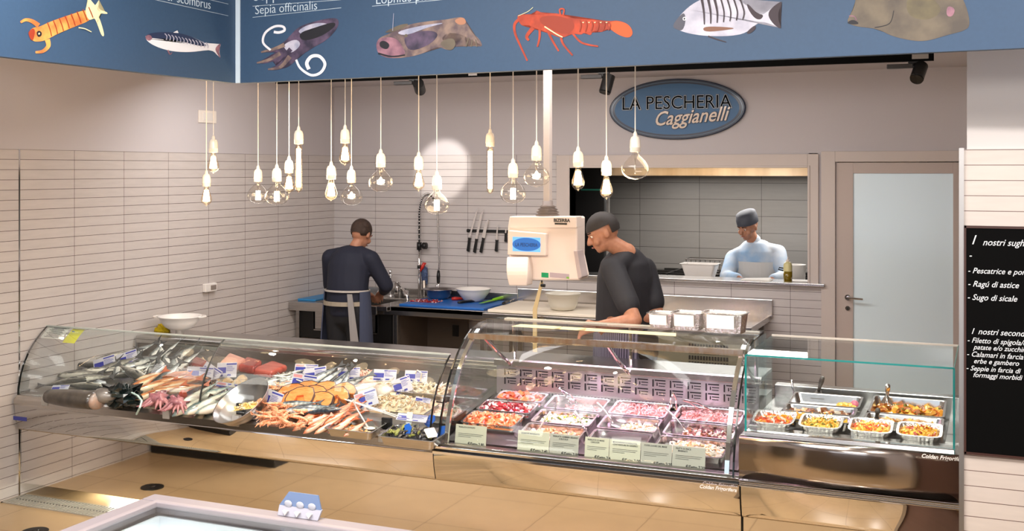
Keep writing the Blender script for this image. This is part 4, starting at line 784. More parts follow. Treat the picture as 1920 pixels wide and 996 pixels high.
# pink octopus
for a, lb, sz in (((298, 760), 'pink octopus lying behind the front glass, left of the black clamp block', 1), ((333, 768), 'pink octopus lying behind the front glass, right of the black clamp block', .85)):
    p = DF(*a, .02); t = thing('octopus', lb, 'octopus', p, 'pink octopuses'); m = M(); blob(m, p+V((0, 0, .035)), .062*sz, (1.1, .8, .7), .6, 26, 20, seed=a[0]); m.build('mantle', mat('octopus_pink', 'b0777b', .3, col2='8d5560', scale=16, coat=.4, bump=.3), t, smooth=True)
    m = M()
    for k in range(7):
        aa = -2.6+k*.42+.3*R_.random(); pts = [p+V((math.cos(aa)*(.03+.016*j)*sz*1.2, math.sin(aa)*(.03+.016*j)*sz*.75-.006*j, .04-.008*j+.006*math.sin(j*1.3+k))) for j in range(6)]; m.tube(pts, [.014*sz, .013*sz, .011*sz, .009*sz, .006*sz, .003*sz], 7)
    m.build('tentacles', 'octopus_pink' if 'octopus_pink' in MT else mat('octopus_pink_arm', 'b57f80', .3, col2='9a5f68', scale=16, coat=.4), t, smooth=True)
p = DF(343, 742, .07); t = thing('red_snapper', 'bright red rounded fish above the pink octopus', 'fish', p); m = M(); m.ball(p, .036, 16, sc=(.75, .75, 1.15), rot=Euler((.5, .35, 0)).to_matrix()); m.build('body', mat('snapper_red', 'b8391d', .2, col2='d0622f', scale=22, coat=.8), t, smooth=True)
# crabs
def crab(p, s, lb, ang):
    t = thing('brown_crab', lb, 'crab', p, 'dark crabs'); m = M(); R = Matrix.Rotation(ang, 4, 'Z'); m.T = Matrix.Translation(p) @ R
    m.ball((0, 0, .02), .042*s, 14, sc=(1.25, .85, .4)); m.build('shell', K('crab_shell', '33211a', .3, col2='5a3726', scale=18, coat=.5), t, smooth=True)
    m = M(); m.T = Matrix.Translation(p) @ R
    for sx in (-1, 1):
        for k in range(4): m.tube([(sx*.035*s, (-.015+.013*k)*s, .02), (sx*.068*s, (-.025+.02*k)*s, .035), (sx*.09*s, (-.035+.026*k)*s, .006)], [.006*s, .005*s, .002*s], 6)
    m.build('legs', 'crab_shell', t)
    m = M(); m.T = Matrix.Translation(p) @ R
    for sx in (-1, 1): m.tube([(sx*.03*s, -.025*s, .02), (sx*.055*s, -.055*s, .025), (sx*.03*s, -.075*s, .025)], [.009*s, .013*s, .004*s], 8)
    m.build('claws', 'crab_shell', t, smooth=True)
for a in ((384, 722, .05, 1.1), (402, 735, .05, 1.1), (380, 741, .05, .95), (413, 748, .04, .9), (352, 700, .04, 1.0)): crab(DF(a[0], a[1], a[2]), a[3], '', R_.uniform(0, 3))
leftlabels([o for o in C.objects if o.name.startswith('brown_crab')], 'dark brown crab among the price cards left of the steel bowl, {}')
# tuna blocks, fillets, steaks
def slab(name, pts, h, z, mt, lb, cat='fish fillet', bev=.02, skin=None, group=None):
    P_ = [DF(x, y, z) for x, y in pts]; c_ = sum(P_, V())/len(P_); t = thing(name, lb, cat, c_, group); m = M(); m.prism(P_, (0, 0, h)); fo = m.build('flesh', mt, t, bev=bev); fo.modifiers[0].segments = 4
    if skin: m = M(); m.prism([c_+(p-c_)*1.03-V((0, 0, .004)) for p in P_], (0, 0, .008)); m.build('skin', skin, t)
    return t
tun = mat('tuna_red', '7a1f17', .25, col2='9c3a2c', scale=10, coat=.5); tunl = mat('tuna_pink', 'b3594a', .28, col2='98382c', scale=7, coat=.5, stretch=(1, 4, 1)); swd = mat('swordfish_pink', 'd49a86', .3, col2='c47f6c', scale=8, coat=.4)
slab('tuna_block', [(352, 694), (376, 700), (392, 690), (368, 680)], .05, .03, tun, 'dark red tuna block in the back row before the first price cards', skin='fin_grey')
slab('tuna_steak', [(470, 704), (508, 711), (540, 697), (512, 687)], .045, .02, tunl, 'large red tuna steak lying in the back row behind the steel bowl')
slab('tuna_steak', [(446, 699), (476, 704), (492, 690), (462, 682)], .055, .03, tun, 'deep red tuna steak leaning behind the pink swordfish slice')
slab('swordfish_slice', [(412, 694), (440, 700), (462, 688), (430, 676)], .06, .04, swd, 'round pink swordfish slice with white rim at the back middle', skin='fin_pale')
for i, a in enumerate(((410, 722), (428, 719), (446, 722), (455, 714))):
    p = DF(*a, .05); t = thing('fish_cutlet', 'striped beige fish cutlet between the price cards behind the steel bowl, %s' % ('leftmost' if i == 0 else ordn(i)+' from the left'), 'fish fillet', p, 'striped fish cutlets'); m = M()
    m.rings([[p+V((math.cos(q_)*.034, math.sin(q_)*.02-.02*(u), math.sin(q_)*.028+.01*u)) for q_ in [2*PI*k/14 for k in range(14)]] for u in (0, 1)]); m.build('flesh', mat('cutlet', 'c9a878', .35, col2='7b5f48', scale=26, stretch=(1, 1, 5), coat=.4), t, smooth=False)
sal = mat('salmon_orange', 'e0722f', .28, col2='ee9656', scale=24, coat=.5, stretch=(1, 5, 1))
SALM = ((548, 742, .06, 10), (566, 748, .07, 20), (590, 746, .065, -10), (608, 738, .07, 25), (628, 750, .065, 40), (640, 742, .07, 50), (602, 758, .05, 0), (556, 754, .05, 5), (575, 737, .06, 15))
def steak(p, ang):
    t = thing('salmon_steak', '', 'salmon steak', p, 'orange salmon steaks'); m = M(); m.T = Matrix.Translation(p) @ (Matrix.Scale(1.45, 4) @ Matrix.Rotation(.55, 4, 'X') @ Matrix.Rotation(math.radians(ang), 4, 'Z'))
    o_ = [(-.012, -.005), (-.02, -.04), (-.035, -.062), (-.047, -.05), (-.052, -.01), (-.042, .03), (-.015, .046), (.015, .046), (.042, .03), (.052, -.01), (.047, -.05), (.035, -.062), (.02, -.04), (.012, -.005)]
    m.prism([(x*1.15, y, 0) for x, y in o_], (0, 0, .024)); m.build('flesh', sal, t, bev=.003)
    m = M(); m.T = Matrix.Translation(p) @ (Matrix.Scale(1.45, 4) @ Matrix.Rotation(.55, 4, 'X') @ Matrix.Rotation(math.radians(ang), 4, 'Z')); oo = o_[2:12]
    m.rings([[(x*1.15*1.00, y, -.001), (x*1.15*1.05, y*1.05+.0, -.001), (x*1.15*1.05, y*1.05, .025), (x*1.15, y, .025)] for x, y in oo]); m.build('skin', 'fin_grey', t); return t
for a in SALM: steak(DF(a[0], a[1], a[2]), a[3])
leftlabels([o for o in C.objects if o.name.startswith('salmon_steak')], 'orange salmon steak in the middle of the fish counter, {}')
# langoustines
def prawn(name, L, mts, lb, cat='prawn', gr=None):
    t = thing(name, lb, cat, group=gr); m = M(); pts = [V((-L*.5+L*u, L*.22*math.sin(u*PI)-.0, .012)) for u in [k/9 for k in range(10)]]
    m.tube(pts, [L*.03, L*.07, L*.085, L*.085, L*.075, L*.07, L*.06, L*.05, L*.038, L*.02], 8); m.build('shell', mts, t, smooth=True)
    m = M(); e = pts[-1]
    for a in (-.5, 0, .5): m.prism([e, e+V((.11*L*math.cos(a)-.004, .11*L*math.sin(a)-.02, 0)), e+V((.11*L*math.cos(a)+.006, .11*L*math.sin(a), 0))], (0, 0, .003))
    m.build('tail_fan', mts, t)
    m = M(); h = pts[0]
    for k in (-1, 1): m.tube([h, h+V((-.15*L, .05*L*k, .01)), h+V((-.32*L, .12*L*k, .0))], .0015, 4); m.tube([pts[2], pts[2]+V((-.16*L, -.12*L*k-.04*L, .004)), pts[2]+V((-.36*L, -.08*L*k-.05*L, 0))], [.004, .005, .002], 5)
    for k in range(4): m.tube([pts[3+k], pts[3+k]+V((-.02*L, -.12*L, -.006))], .002, 4)
    m.build('legs', mts, t)
    return t
pm = mat('prawn_orange', 'dd8558', .3, col2='e9b08a', scale=20, coat=.5, stretch=(8, 1, 1))
pr0 = prawn('langoustine', .12, pm, '', gr='orange langoustines heaped at the front glass'); LL = []
for i in range(44):
    x = R_.uniform(492, 566); y = 806-(566-x)*.14-R_.uniform(0, 40); LL.append(place(pr0, used, DF(x, y, .035+R_.uniform(0, .045)), (R_.uniform(-.5, .5), R_.uniform(-.3, .3), R_.uniform(0, 6.28)), '', R_.uniform(.85, 1.2)))
for i in range(18):
    x = R_.uniform(540, 640); LL.append(place(pr0, used, DF(x, 772+R_.uniform(-8, 8), .03+R_.uniform(0, .03)), (R_.uniform(-.5, .5), R_.uniform(-.3, .3), R_.uniform(0, 6.28)), '', R_.uniform(.8, 1.0)))
for o in LL: o['label'] = 'pale orange langoustine in the heap between the steel bowl and the red mullets'
# small pink shrimps around (520,735)
LL = []; ps = prawn('pink_shrimp', .07, mat('shrimp_pink', 'de7f45', .3, col2='eeb48c', scale=24, coat=.5), '', 'shrimp', 'orange shrimps behind the steel bowl')
for i in range(40): x = R_.uniform(505, 590); LL.append(place(ps, used, DF(x, 728+(x-505)*.12+R_.uniform(-8, 14), .05+R_.uniform(0, .03)), (R_.uniform(-.5, .5), R_.uniform(-.3, .3), R_.uniform(0, 6.28)), '', R_.uniform(.9, 1.25)))
for o in LL: o['label'] = 'small orange shrimp in the heap right behind the steel bowl'
# pieces for heaps
def piece(m, kind, p, r, s, mi):
    T = Matrix.Translation(p) @ r.to_matrix().to_4x4(); old = m.T; m.T = (old @ T) if old else T
    if kind == 'ring':
        n = 9; m.rings([[((s+s*.32*math.cos(b_))*math.cos(a), (s+s*.32*math.cos(b_))*math.sin(a), s*.3*math.sin(b_)) for b_ in [2*PI*j/5 for j in range(5)]] for a in [2*PI*k/n*.96 for k in range(n+1)]], mi)
    elif kind == 'arc': m.tube([(s*math.cos(a), s*math.sin(a), 0) for a in (0, .7, 1.4, 2.1, 2.8)], [s*.22, s*.36, s*.38, s*.3, s*.12], 6, mi)
    elif kind == 'strip': m.tube([(-s*1.6, 0, 0), (-s*.5, s*.3, .2*s), (s*.6, -s*.2, 0), (s*1.6, s*.2, -.1*s)], [s*.2, s*.3, s*.28, s*.14], 5, mi)
    elif kind == 'chunk': m.hull8([(-s, -s*.7, -s*.4), (s, -s*.6, -s*.4), (s*.9, s*.7, -s*.4), (-s*.8, s*.8, -s*.4)], [(-s*.7, -s*.5, s*.4), (s*.6, -s*.7, s*.5), (s*.8, s*.5, s*.3), (-s*.6, s*.6, s*.5)], mi)
    elif kind == 'leaf': m.hull8([(-s, 0, 0), (0, -s*.6, s*.2), (s, 0, 0), (0, s*.6, s*.2)], [(-s, 0, s*.15), (0, -s*.6, s*.32), (s, 0, s*.15), (0, s*.6, s*.32)], mi)
    elif kind == 'shell': m.ball((0, 0, 0), s, 8, mi, (1.3, .75, .45))
    m.T = old
def heap(name, lb, cat, c, w_, d_, h_, kinds, n, size, mats, rot=(0, 0, 0), seed=1, base=True, ell=False, side=0):
    rr = random.Random(seed); m = M(); nm = len(mats)
    if base:
        nx, ny = 14, 10; R = []
        for i in range(nx+1):
            ring = []
            for j in range(ny+1):
                u, v = i/nx*2-1, j/ny*2-1; e = max(0, 1-u**4)*max(0, 1-v**4); ring.append((u*w_/2, v*d_/2, h_*e*(.7+.5*noise.noise(V((u*2+seed, v*2, 0))))*(1+side*u)-.002))
            R.append(ring)
        m.rings(R, 0, closed=False)
    for k in range(n):
        u, v = rr.uniform(-1, 1), rr.uniform(-1, 1)
        if ell and u*u+v*v > 1: continue
        e = max(0, 1-u**4)*max(0, 1-v**4); z = h_*e*(.75+.5*noise.noise(V((u*2+seed, v*2, 0))))*(1+side*u)+size*.3
        piece(m, rr.choice(kinds), V((u*w_/2*.93, v*d_/2*.93, z)), Euler((rr.uniform(-.9, .9), rr.uniform(-.9, .9), rr.uniform(0, 6.28))), size*rr.uniform(.7, 1.25), rr.randrange(nm))
    me = m; o = me.build(name, mats, None, (0, 0, 0)); o.location = c; o.rotation_euler = rot; return tag(o, lb, cat, None, 'stuff')
cr = K('squid_cream', 'cdbc9c', .35, coat=.4); cr2 = K('squid_white', 'd9cfbc', .35, coat=.4); cr3 = K('squid_tan', 'c3a27c', .35, coat=.4); pk1 = K('pale_pink', 'dcb3a0', .35, coat=.4); pk2 = K('pink_flesh', 'd3998a', .35, coat=.4)
S0 = (SL, 0, 0)
heap('octopus_pieces', 'pale pink curly octopus heap behind the right-hand price cards', 'octopus', DF(680, 712, .01), .36, .16, .05, ['arc', 'ring'], 150, .013, [pk1, pk2, cr], S0, 2)
heap('squid_heads', 'cream squid tentacles heaped in the middle right of the fish counter', 'squid', DF(745, 760, .005), .46, .22, .05, ['strip', 'arc', 'strip'], 230, .014, [cr, cr2, cr3], S0, 3)
heap('cuttlefish_pieces', 'white cuttlefish pieces beside the leaning price card', 'cuttlefish', DF(722, 740, .02), .16, .12, .05, ['chunk', 'arc'], 50, .018, [cr2, cr, cr3], S0, 4)
p = DF(722, 735, .06); t = thing('squid', 'large white squid with brown skin before the leaning price card', 'squid', p); m = M(); m.tube([p+V((-.11, .03, 0)), p+V((-.05, .012, .01)), p+V((.01, -.005, .01)), p+V((.05, -.02, 0))], [.012, .034, .040, .026], 12); m.build('mantle', K('squid_skin', 'e6dccb', .25, col2='8d6a50', scale=9, coat=.6), t, smooth=True)
m = M()
for k in range(6): m.tube([p+V((.045, -.02, 0)), p+V((.07, -.03-.01*k+.03, -.005)), p+V((.09+.008*k, -.05+.012*k, -.02))], [.008, .006, .002], 6)
m.build('tentacles', cr, t, smooth=True)
heap('seafood_scraps', 'scattered brown shellfish bits beside the blue and white price card', 'seafood', DF(700, 768, .0), .26, .10, .02, ['arc', 'chunk'], 60, .011, [cr3, cr, K('scrap_brown', '8d6a48', .4)], S0, 5)
heap('anchovy_bits', 'small silver fish bits at the back of the fish counter', 'fish', DF(530, 712, .0), .22, .14, .03, ['strip'], 90, .012, [finP, K('silver_bits', '8f908c', .3, coat=.4)], S0, 6)
def traybox(name, lb, c, w_, d_, h_, rot=S0, cat='tray', mt='pan_steel', rim=.010, taper=.012):
    t = thing(name, lb, cat); m = M()
    def r4(w1, d1, z, rad=.02):
        pts = []
        for sx, sy, a0 in ((1, 1, 0), (-1, 1, 90), (-1, -1, 180), (1, -1, 270)):
            for k in range(4): a = math.radians(a0+k*30); pts.append((sx*(w1/2-rad)+rad*math.cos(a), sy*(d1/2-rad)+rad*math.sin(a), z))
        return pts
    m.rings([r4(w_-2*taper-2*rim, d_-2*taper-2*rim, -h_-.002), r4(w_-2*rim, d_-2*rim, -.003), r4(w_, d_, -.002), r4(w_, d_, 0, .022), r4(w_-2*rim, d_-2*rim, 0), r4(w_-2*rim-.004, d_-2*rim-.004, -.004), r4(w_-2*taper-2*rim-.004, d_-2*taper-2*rim-.004, -h_)], 0, (True, True))
    m.build('pan_body', mt, t); t.location = c; t.rotation_euler = rot; return t
c_ = DF(668, 797, .055); traybox('steel_tray', 'shallow steel tray with a few shellfish and a scoop behind the front glass', c_, .30, .20, .045, mt='steel')
heap('shellfish_meat', 'few orange and cream shellfish pieces in the shallow steel tray', 'shellfish', DF(655, 806, .012), .12, .08, .012, ['shell', 'arc'], 26, .013, [cr, K('mussel_orange', 'd38b3d', .3, coat=.5)], S0, 8)
heap('shellfish_meat', 'thin line of shellfish crumbs at the front of the shallow steel tray', 'shellfish', DF(690, 812, .012), .14, .03, .006, ['shell'], 16, .010, [cr, 'mussel_orange'] if 0 else [cr, K('mussel_orange2', 'd8a05a', .3, coat=.5)], S0, 9)
p = DF(688, 803, .03); t = thing('serving_scoop', 'white long-handled scoop standing in the shallow steel tray', 'scoop', p); m = M(); m.tube([DF(690, 802, .03), DF(683, 790, .06), DF(668, 765, .13), DF(662, 750, .18)], [.006, .004, .004, .005], 8); m.build('handle', 'white_plastic', t)
m = M(); m.ball(DF(693, 803, .022), .03, 12, sc=(1.2, .8, .25)); m.build('blade', 'white_plastic', t, smooth=True)
# long white tape across the price cards
A_, B_ = DF(556, 712, .10), DF(742, 782, .09); m = M(); mm_ = A_.lerp(B_, .5)+V((0, 0, -.01)); m.tube([A_, mm_, B_], .0035, 6); m.tube([A_+V((.02, -.01, 0)), mm_+V((.0, .012, 0)), B_+V((.03, .01, 0))], .0028, 6); tag(m.build('plastic_ribbon', 'paper', None, A_), 'long white ribbon stretched slantwise over the fish from the salmon card to the squid', 'ribbon')
# mussel nets in front tray
c_ = DF(775, 812, .045); traybox('steel_tray', 'steel tray of mussels and clams behind the right end of the fish counter glass', c_, .34, .20, .05, mt='steel')
heap('mussels', 'dark mussels and clams in nets at the right front of the fish counter', 'mussels', DF(770, 814, .01), .29, .13, .035, ['shell'], 110, .016, [K('mussel_black', '17181c', .3, coat=.5), K('clam_grey', '6b665b', .35), K('net_green', '8a8f48', .5), K('clam_dark', '3a3632', .4)], S0, 10)
for a, lb, r_ in (((764, 808), 'blue plastic net tag standing among the mussels', .0), ((828, 812), 'large blue plastic net tag at the right end of the mussels', .3), ((806, 790), 'blue net tag lying behind the mussels', .6)):
    p = DF(*a, .04); m = M(); m.T = Matrix.Translation(p) @ Euler((-.3, r_, .1)).to_matrix().to_4x4(); m.prism([(-.018, 0, -.03), (.014, 0, -.034), (.022, 0, .02), (.004, 0, .042), (-.022, 0, .028)], (0, .004, 0)); tag(m.build('net_tag', K('tag_plastic_blue', '1c5fc0', .3), None, p, bev=.002), lb, 'tag', 'blue net tags')
p = DF(810, 815, .04); m = M(); m.hull8([p+V((-.05, 0, .02)), p+V((-.02, -.01, -.02)), p+V((.03, 0, -.01)), p+V((.0, .02, .03))], [p+V((-.05, .01, .024)), p+V((-.02, .0, -.01)), p+V((.03, .01, 0)), p+V((.0, .025, .034))]); tag(m.build('paper_wrap', 'paper', None, p, bev=.002), 'crumpled white paper between the blue net tags', 'paper')
p = DF(767, 785, .06); m = M(); m.T = Matrix.Translation(p) @ Euler((-.3, 0, 0)).to_matrix().to_4x4(); m.box(-.018, .018, 0, .003, -.03, .035); tag(m.build('white_tag', 'paper', None, p, bev=.001), 'small white card standing before the cream squid', 'card')
c_ = DF(800, 728, .05); traybox('steel_tray', 'steel tray of cream cuttlefish strips at the back right of the fish counter', c_, .36, .22, .045, mt='steel')
heap('cuttlefish_strips', 'smooth cream cuttlefish strips in the back right steel tray', 'cuttlefish', DF(800, 735, .01), .32, .18, .03, ['strip'], 90, .022, [cr, cr2], S0, 12)
c_ = DF(838, 770, .05); traybox('steel_tray', 'steel tray of round cream shrimps partly behind the black glass edges', c_, .20, .22, .045, mt='steel')
heap('peeled_shrimps', 'mound of pale peeled shrimps at the right end of the fish counter', 'shrimps', DF(842, 775, .012), .15, .15, .05, ['arc'], 120, .010, [cr2, pk1], S0, 13)
p = DF(788, 715, .06); m = M(); m.tube([p, p+V((.01, 0, .05)), p+V((-.02, 0, .065)), p+V((-.035, 0, .045))], .005, 8); tag(m.build('loose_tentacle', cr2, None, p), 'thin white curled tentacle over the back right tray', 'squid')
# white polystyrene / ice blocks
for a, s_, lb in (((112, 748), (.07, .05, .035), 'white block wedged under the big dark fish at the far left'), ((196, 762), (.04, .02, .02), 'small white slip before the grey fish head'), ((186, 722), (.05, .03, .03), 'small white block before the dark sea bass'), ((190, 690), (.04, .05, .03), 'upright white fin-like block among the back left fish')):
    p = DF(*a, .01); m = M(); m.hull8([p+V((-s_[0], -s_[1]*.5, 0)), p+V((s_[0]*.6, -s_[1], 0)), p+V((s_[0], s_[1]*.6, 0)), p+V((-s_[0]*.5, s_[1], 0))], [p+V((-s_[0]*.8, -s_[1]*.4, s_[2])), p+V((s_[0]*.5, -s_[1]*.8, s_[2]*.6)), p+V((s_[0]*.8, s_[1]*.6, s_[2]*.8)), p+V((-s_[0]*.4, s_[1]*.8, s_[2]))]); tag(m.build('ice_block', K('ice_white', 'dfe1e2', .35), None, p, bev=.004), lb, 'ice')
# tilted steel bowl
bc = DF(470, 776, .02); t = thing('steel_bowl', 'large shiny steel bowl tilted towards the glass with clam meat and a price card', 'bowl'); m = M()
m.lathe([(.03, 0), (.085, .012), (.13, .045), (.158, .098), (.163, .10), (.16, .094), (.128, .048), (.083, .016), (.01, .005)], (0, 0, 0), 40, caps=(True, True)); m.build('bowl_body', K('bowl_steel', (.46, .43, .43), .28, 1), t, smooth=True); t.location = bc; t.rotation_euler = (.58, -.28, 0); t.scale = (1.12, 1.12, 1.12)
heap('clam_meat', 'yellow clam meat in the bottom of the tilted steel bowl', 'clams', bc+V((-.0, -.045, .05)), .14, .07, .010, ['arc', 'shell'], 34, .010, [K('clam_yellow', 'e0bd6e', .3, coat=.4), cr], (.30, -.2, 0), 15)
p = DF(470, 737, .08); m = M(); blob(m, p, .03, (1.2, .9, .9), .5, 20, 16); tag(m.build('pink_roe', K('roe_pink', 'd69a8c', .35, coat=.4), None, p, smooth=True), 'lump of pink roe beside the steel bowl rim', 'roe')
# metal divider
P0, P1 = DF(492, 728, .05), DF(552, 698, .05); m = M(); m.prism([P0, P1, P1+V((0, 0, -.04)), P0+V((0, 0, -.04))], (.004, 0, 0)); tag(m.build('divider_strip', 'steel', None, P0), 'slanting steel divider between tuna steaks and anchovies', 'divider')
# price cards
CARDS = [(197, 681, 44, 24, 18, -6, 'dark price card leaning at the left wall behind the grey fish'), (240, 672, 42, 26, 20, -4, 'large tilted blue and white price card at the back left corner'), (110, 728, 34, 10, 5, 40, 'price card lying flat above the big dark fish'), (335, 716, 36, 16, 22, 35, 'low slanted blue price card beside the gurnards'),
 (373, 700, 54, 24, 0, -5, 'white price card standing in front of the tuna block'), (388, 697, 40, 26, -28, 0, 'price card leaning diagonally behind the white card left of the glass joint'), (424, 694, 40, 28, 4, -5, 'price card before the pink swordfish slice'), (424, 729, 52, 22, -6, 0, 'price card hanging over the dark crabs left of the bowl'),
 (478, 727, 30, 14, 14, 20, 'low price card right behind the steel bowl'), (500, 748, 46, 34, -16, -5, 'price card standing inside the tilted steel bowl'), (566, 717, 50, 30, -6, -4, 'price card with red picture above the salmon steaks'), (592, 703, 44, 28, 10, 0, 'price card with small crest behind the salmon card'),
 (653, 701, 44, 24, 3, 0, 'upright price card in front of the pale octopus heap'), (573, 692, 46, 18, 0, 0, 'shaded dark blue price card leaning on the back panel behind the salmon'), (720, 704, 46, 22, 0, 0, 'shaded dark blue price card on the back panel, left of two'), (779, 706, 44, 22, 0, 0, 'shaded dark blue price card on the back panel, right of two'),
 (758, 722, 36, 30, 22, 0, 'slanted price card leaning over the squid at the right'), (690, 748, 44, 30, 20, 0, 'blue and white price card among the squid tentacles'), (792, 750, 30, 9, -8, 0, 'small price card lying on the cream squid heap'), (770, 784, 60, 12, -4, 40, 'flat price card lying along the mussel tray'), (887, 734, 40, 30, 0, 0, '')]
for i, (x, y, w_, h_, tl, _, lb) in enumerate(CARDS[:-1]):
    b_ = DF(x, y+h_/2, .04 if y < 760 else .05); D = (b_-CAM).dot(FW); W2 = w_/2*D/F; H2 = h_*D/F
    flat = 40 == _ or 35 == _
    t = thing('price_card', lb, 'price card', b_, 'blue and white price cards stuck among the fish'); Rm = Matrix.Translation(b_) @ Euler((-.9 if flat else -.32, 0, TH*.5)).to_matrix().to_4x4() @ Euler((0, -math.radians(tl), 0)).to_matrix().to_4x4()
    if flat: H2 *= 1.4
    m = M(); m.T = Rm; m.box(-W2, W2, 0, .0025, 0, H2); m.build('card', 'tag_white', t)
    m = M(); m.T = Rm; q_ = -.0006
    m.box(-W2*.92, -W2*.06, q_, 0, H2*.30, H2*.68); m.box(-W2*.92, -W2*.3, q_, 0, H2*.08, H2*.22); m.box(W2*.1, W2*.45, q_, 0, H2*.1, H2*.22); m.box(-W2*.05, W2*.96, q_, 0, H2*.84, H2*.93)
    for r_ in (.42, .5, .58, .66, .73): m.box(W2*.0, W2*R_.uniform(.5, .9), q_, 0, H2*r_, H2*(r_+.025))
    m.build('blue_print', 'tag_blue', t)
    if i in (7, 10, 13, 17): m = M(); m.T = Rm; m.box(-W2*.9, -W2*.2, q_, 0, H2*.75, H2*.93); m.build('red_print', 'tag_pink', t)
    m = M(); m.T = Rm; m.box(-.002, .002, .0025, .005, -.04, H2*.5); m.build('stake', 'glass', t)
    if not flat: text(('15,00', '12,00', '9,90', '22,00', '18,50')[i % 5], t, Rm @ V((-W2*.7, -.0008, H2*.02)), Rm.to_3x3() @ V((1, 0, 0)), Rm.to_3x3() @ V((0, 0, 1)), H2*.26, 'ink', 'price', .0002)
# ------------------------------------------------------------------ deli pans
SP = math.atan(.2); 
def zd(y): return .680+.2*(y+3.68)
def deli(x0, x1, yf, yb, lb): 
    c = V(((x0+x1)/2, (yf+yb)/2, zd((yf+yb)/2))); return traybox('steel_pan', lb, c, x1-x0-.004, (yb-yf)-.003, .062, (SP, 0, 0), 'food pan', 'pan_steel', .010, .008), c
def fill(c, w_, d_, dz, name, lb, cat, kinds, n, size, mats, seed, h_=.02, dx=0, side=0, rot=SP):
    return heap(name, lb, cat, c+V((dx, 0, -dz)), w_, d_, h_, kinds, n, size, mats, (rot, 0, 0), seed, side=side)
oc = K('oct_orange', 'e8894f', .3, coat=.4); oc2 = K('oct_deep', 'd2582e', .3, coat=.4); oc3 = K('oct_light', 'f0b184', .3, coat=.4); rd = K('pepper_red', 'a31d22', .25, coat=.6); rd2 = K('pepper_dark', '7a1219', .25, coat=.6); wh = K('food_white', 'd8cfbe', .35, coat=.3); yl = K('food_yellow', 'e2b52a', .3, coat=.4); gr_ = K('food_green', '5c7a2c', .4); bn = K('food_brown', '7c4a26', .35, coat=.4); tn = K('food_tan', 'd0ab7c', .35, coat=.3); pk = K('shrimp_soft_pink', 'd19389', .3, coat=.4); pkl = K('shrimp_pale', 'd9b4ab', .3, coat=.4); pur = K('octopus_purple', '6d2f33', .3, coat=.5)
C1, C2, C3, C4 = (3.055, 3.385), (3.42, 3.765), (3.80, 4.125), (4.16, 4.53)
fr_, mi_, ba_ = (-3.70, -3.49), (-3.485, -3.30), (-3.295, -3.10)
t, c = deli(3.04, 3.37, -3.58, -3.40, 'steel pan of orange salmon salad at the front left of the deli counter'); fill(c, .30, .16, .022, 'salmon_salad', 'orange salmon salad heaped in the front left deli pan', 'salad', ['chunk', 'arc'], 130, .017, [oc, oc2, oc3], 21, .035)
t, c = deli(3.05, 3.385, -3.395, -3.235, 'steel pan of red peppers behind the orange salmon salad'); fill(c, .30, .13, .025, 'pepper_salad', 'dark red peppers with white flecks in the second deli pan on the left', 'salad', ['leaf', 'chunk'], 120, .015, [rd, rd2, rd, wh], 22, .02)
t, c = deli(3.09, 3.39, -3.23, -3.095, 'steel pan of orange and pink fish slices at the back left of the deli counter'); fill(c, .27, .11, .02, 'marinated_fish', 'orange and pink marinated fish slices at the back left of the deli counter', 'fish', ['leaf', 'chunk'], 70, .02, [oc, oc2, pk], 23, .025)
t, c = deli(*C2, *fr_, 'steel pan of sliced shellfish salad at the front, second column from the left'); fill(c, .30, .16, .03, 'shellfish_salad', 'tan and cream shellfish salad in the front pan of the second column', 'salad', ['arc', 'leaf', 'chunk'], 150, .012, [tn, wh, tn, bn, oc3], 24, .026)
t, c = deli(*C2, *mi_, 'steel pan of white and yellow rice salad in the second column'); fill(c, .28, .13, .025, 'rice_salad', 'white rice salad with yellow pieces in the middle pan of the second column', 'salad', ['chunk', 'leaf'], 170, .008, [wh, wh, wh, yl, gr_], 25, .024)
t, c = deli(*C2, *ba_, 'steel pan with a little pink shrimp at the back of the second column'); fill(c, .24, .12, .04, 'pink_shrimps', 'few pink shrimps in the back pan of the second column', 'shrimps', ['arc'], 60, .010, [pk, pkl], 26, .01, .03)
t, c = deli(*C3, *fr_, 'nearly empty steel pan at the front of the third column'); fill(c, .26, .12, .046, 'salad_rest', 'last remains of a pale salad in the nearly empty front pan', 'salad', ['leaf'], 40, .008, [pkl, wh], 27, .004)
t, c = deli(*C3, *mi_, 'steel pan of white squid salad in the middle of the third column'); fill(c, .20, .12, .034, 'squid_salad', 'white squid ring salad on the right of the middle pan in the third column', 'salad', ['ring', 'arc'], 90, .009, [wh, cr2, tn], 28, .022, .045)
t, c = deli(*C3, *ba_, 'steel pan full of pale pink shrimps at the back of the third column'); fill(c, .30, .15, .022, 'pink_shrimps', 'pale pink shrimps filling the back pan of the third column', 'shrimps', ['arc'], 170, .012, [pk, pkl, pkl], 29, .026)
t, c = deli(*C4, *fr_, 'steel pan of cream pasta salad at the front right of the deli counter'); fill(c, .28, .15, .03, 'pasta_salad', 'cream and yellow pasta salad in the front right deli pan', 'salad', ['ring', 'chunk', 'arc'], 150, .013, [wh, tn, oc3, wh], 30, .026, .02)
t, c = deli(*C4, *mi_, 'steel pan of dark octopus salad in the middle right'); fill(c, .26, .13, .036, 'octopus_salad', 'dark reddish octopus salad in the middle right deli pan', 'salad', ['arc', 'chunk'], 110, .011, [pur, bn, wh, pk], 31, .018, .03)
t, c = deli(*C4, *ba_, 'steel pan of pink shrimps at the back right of the deli counter'); fill(c, .32, .15, .028, 'pink_shrimps', 'pink shrimps in the back right deli pan', 'shrimps', ['arc'], 130, .012, [pk, pkl], 32, .022)
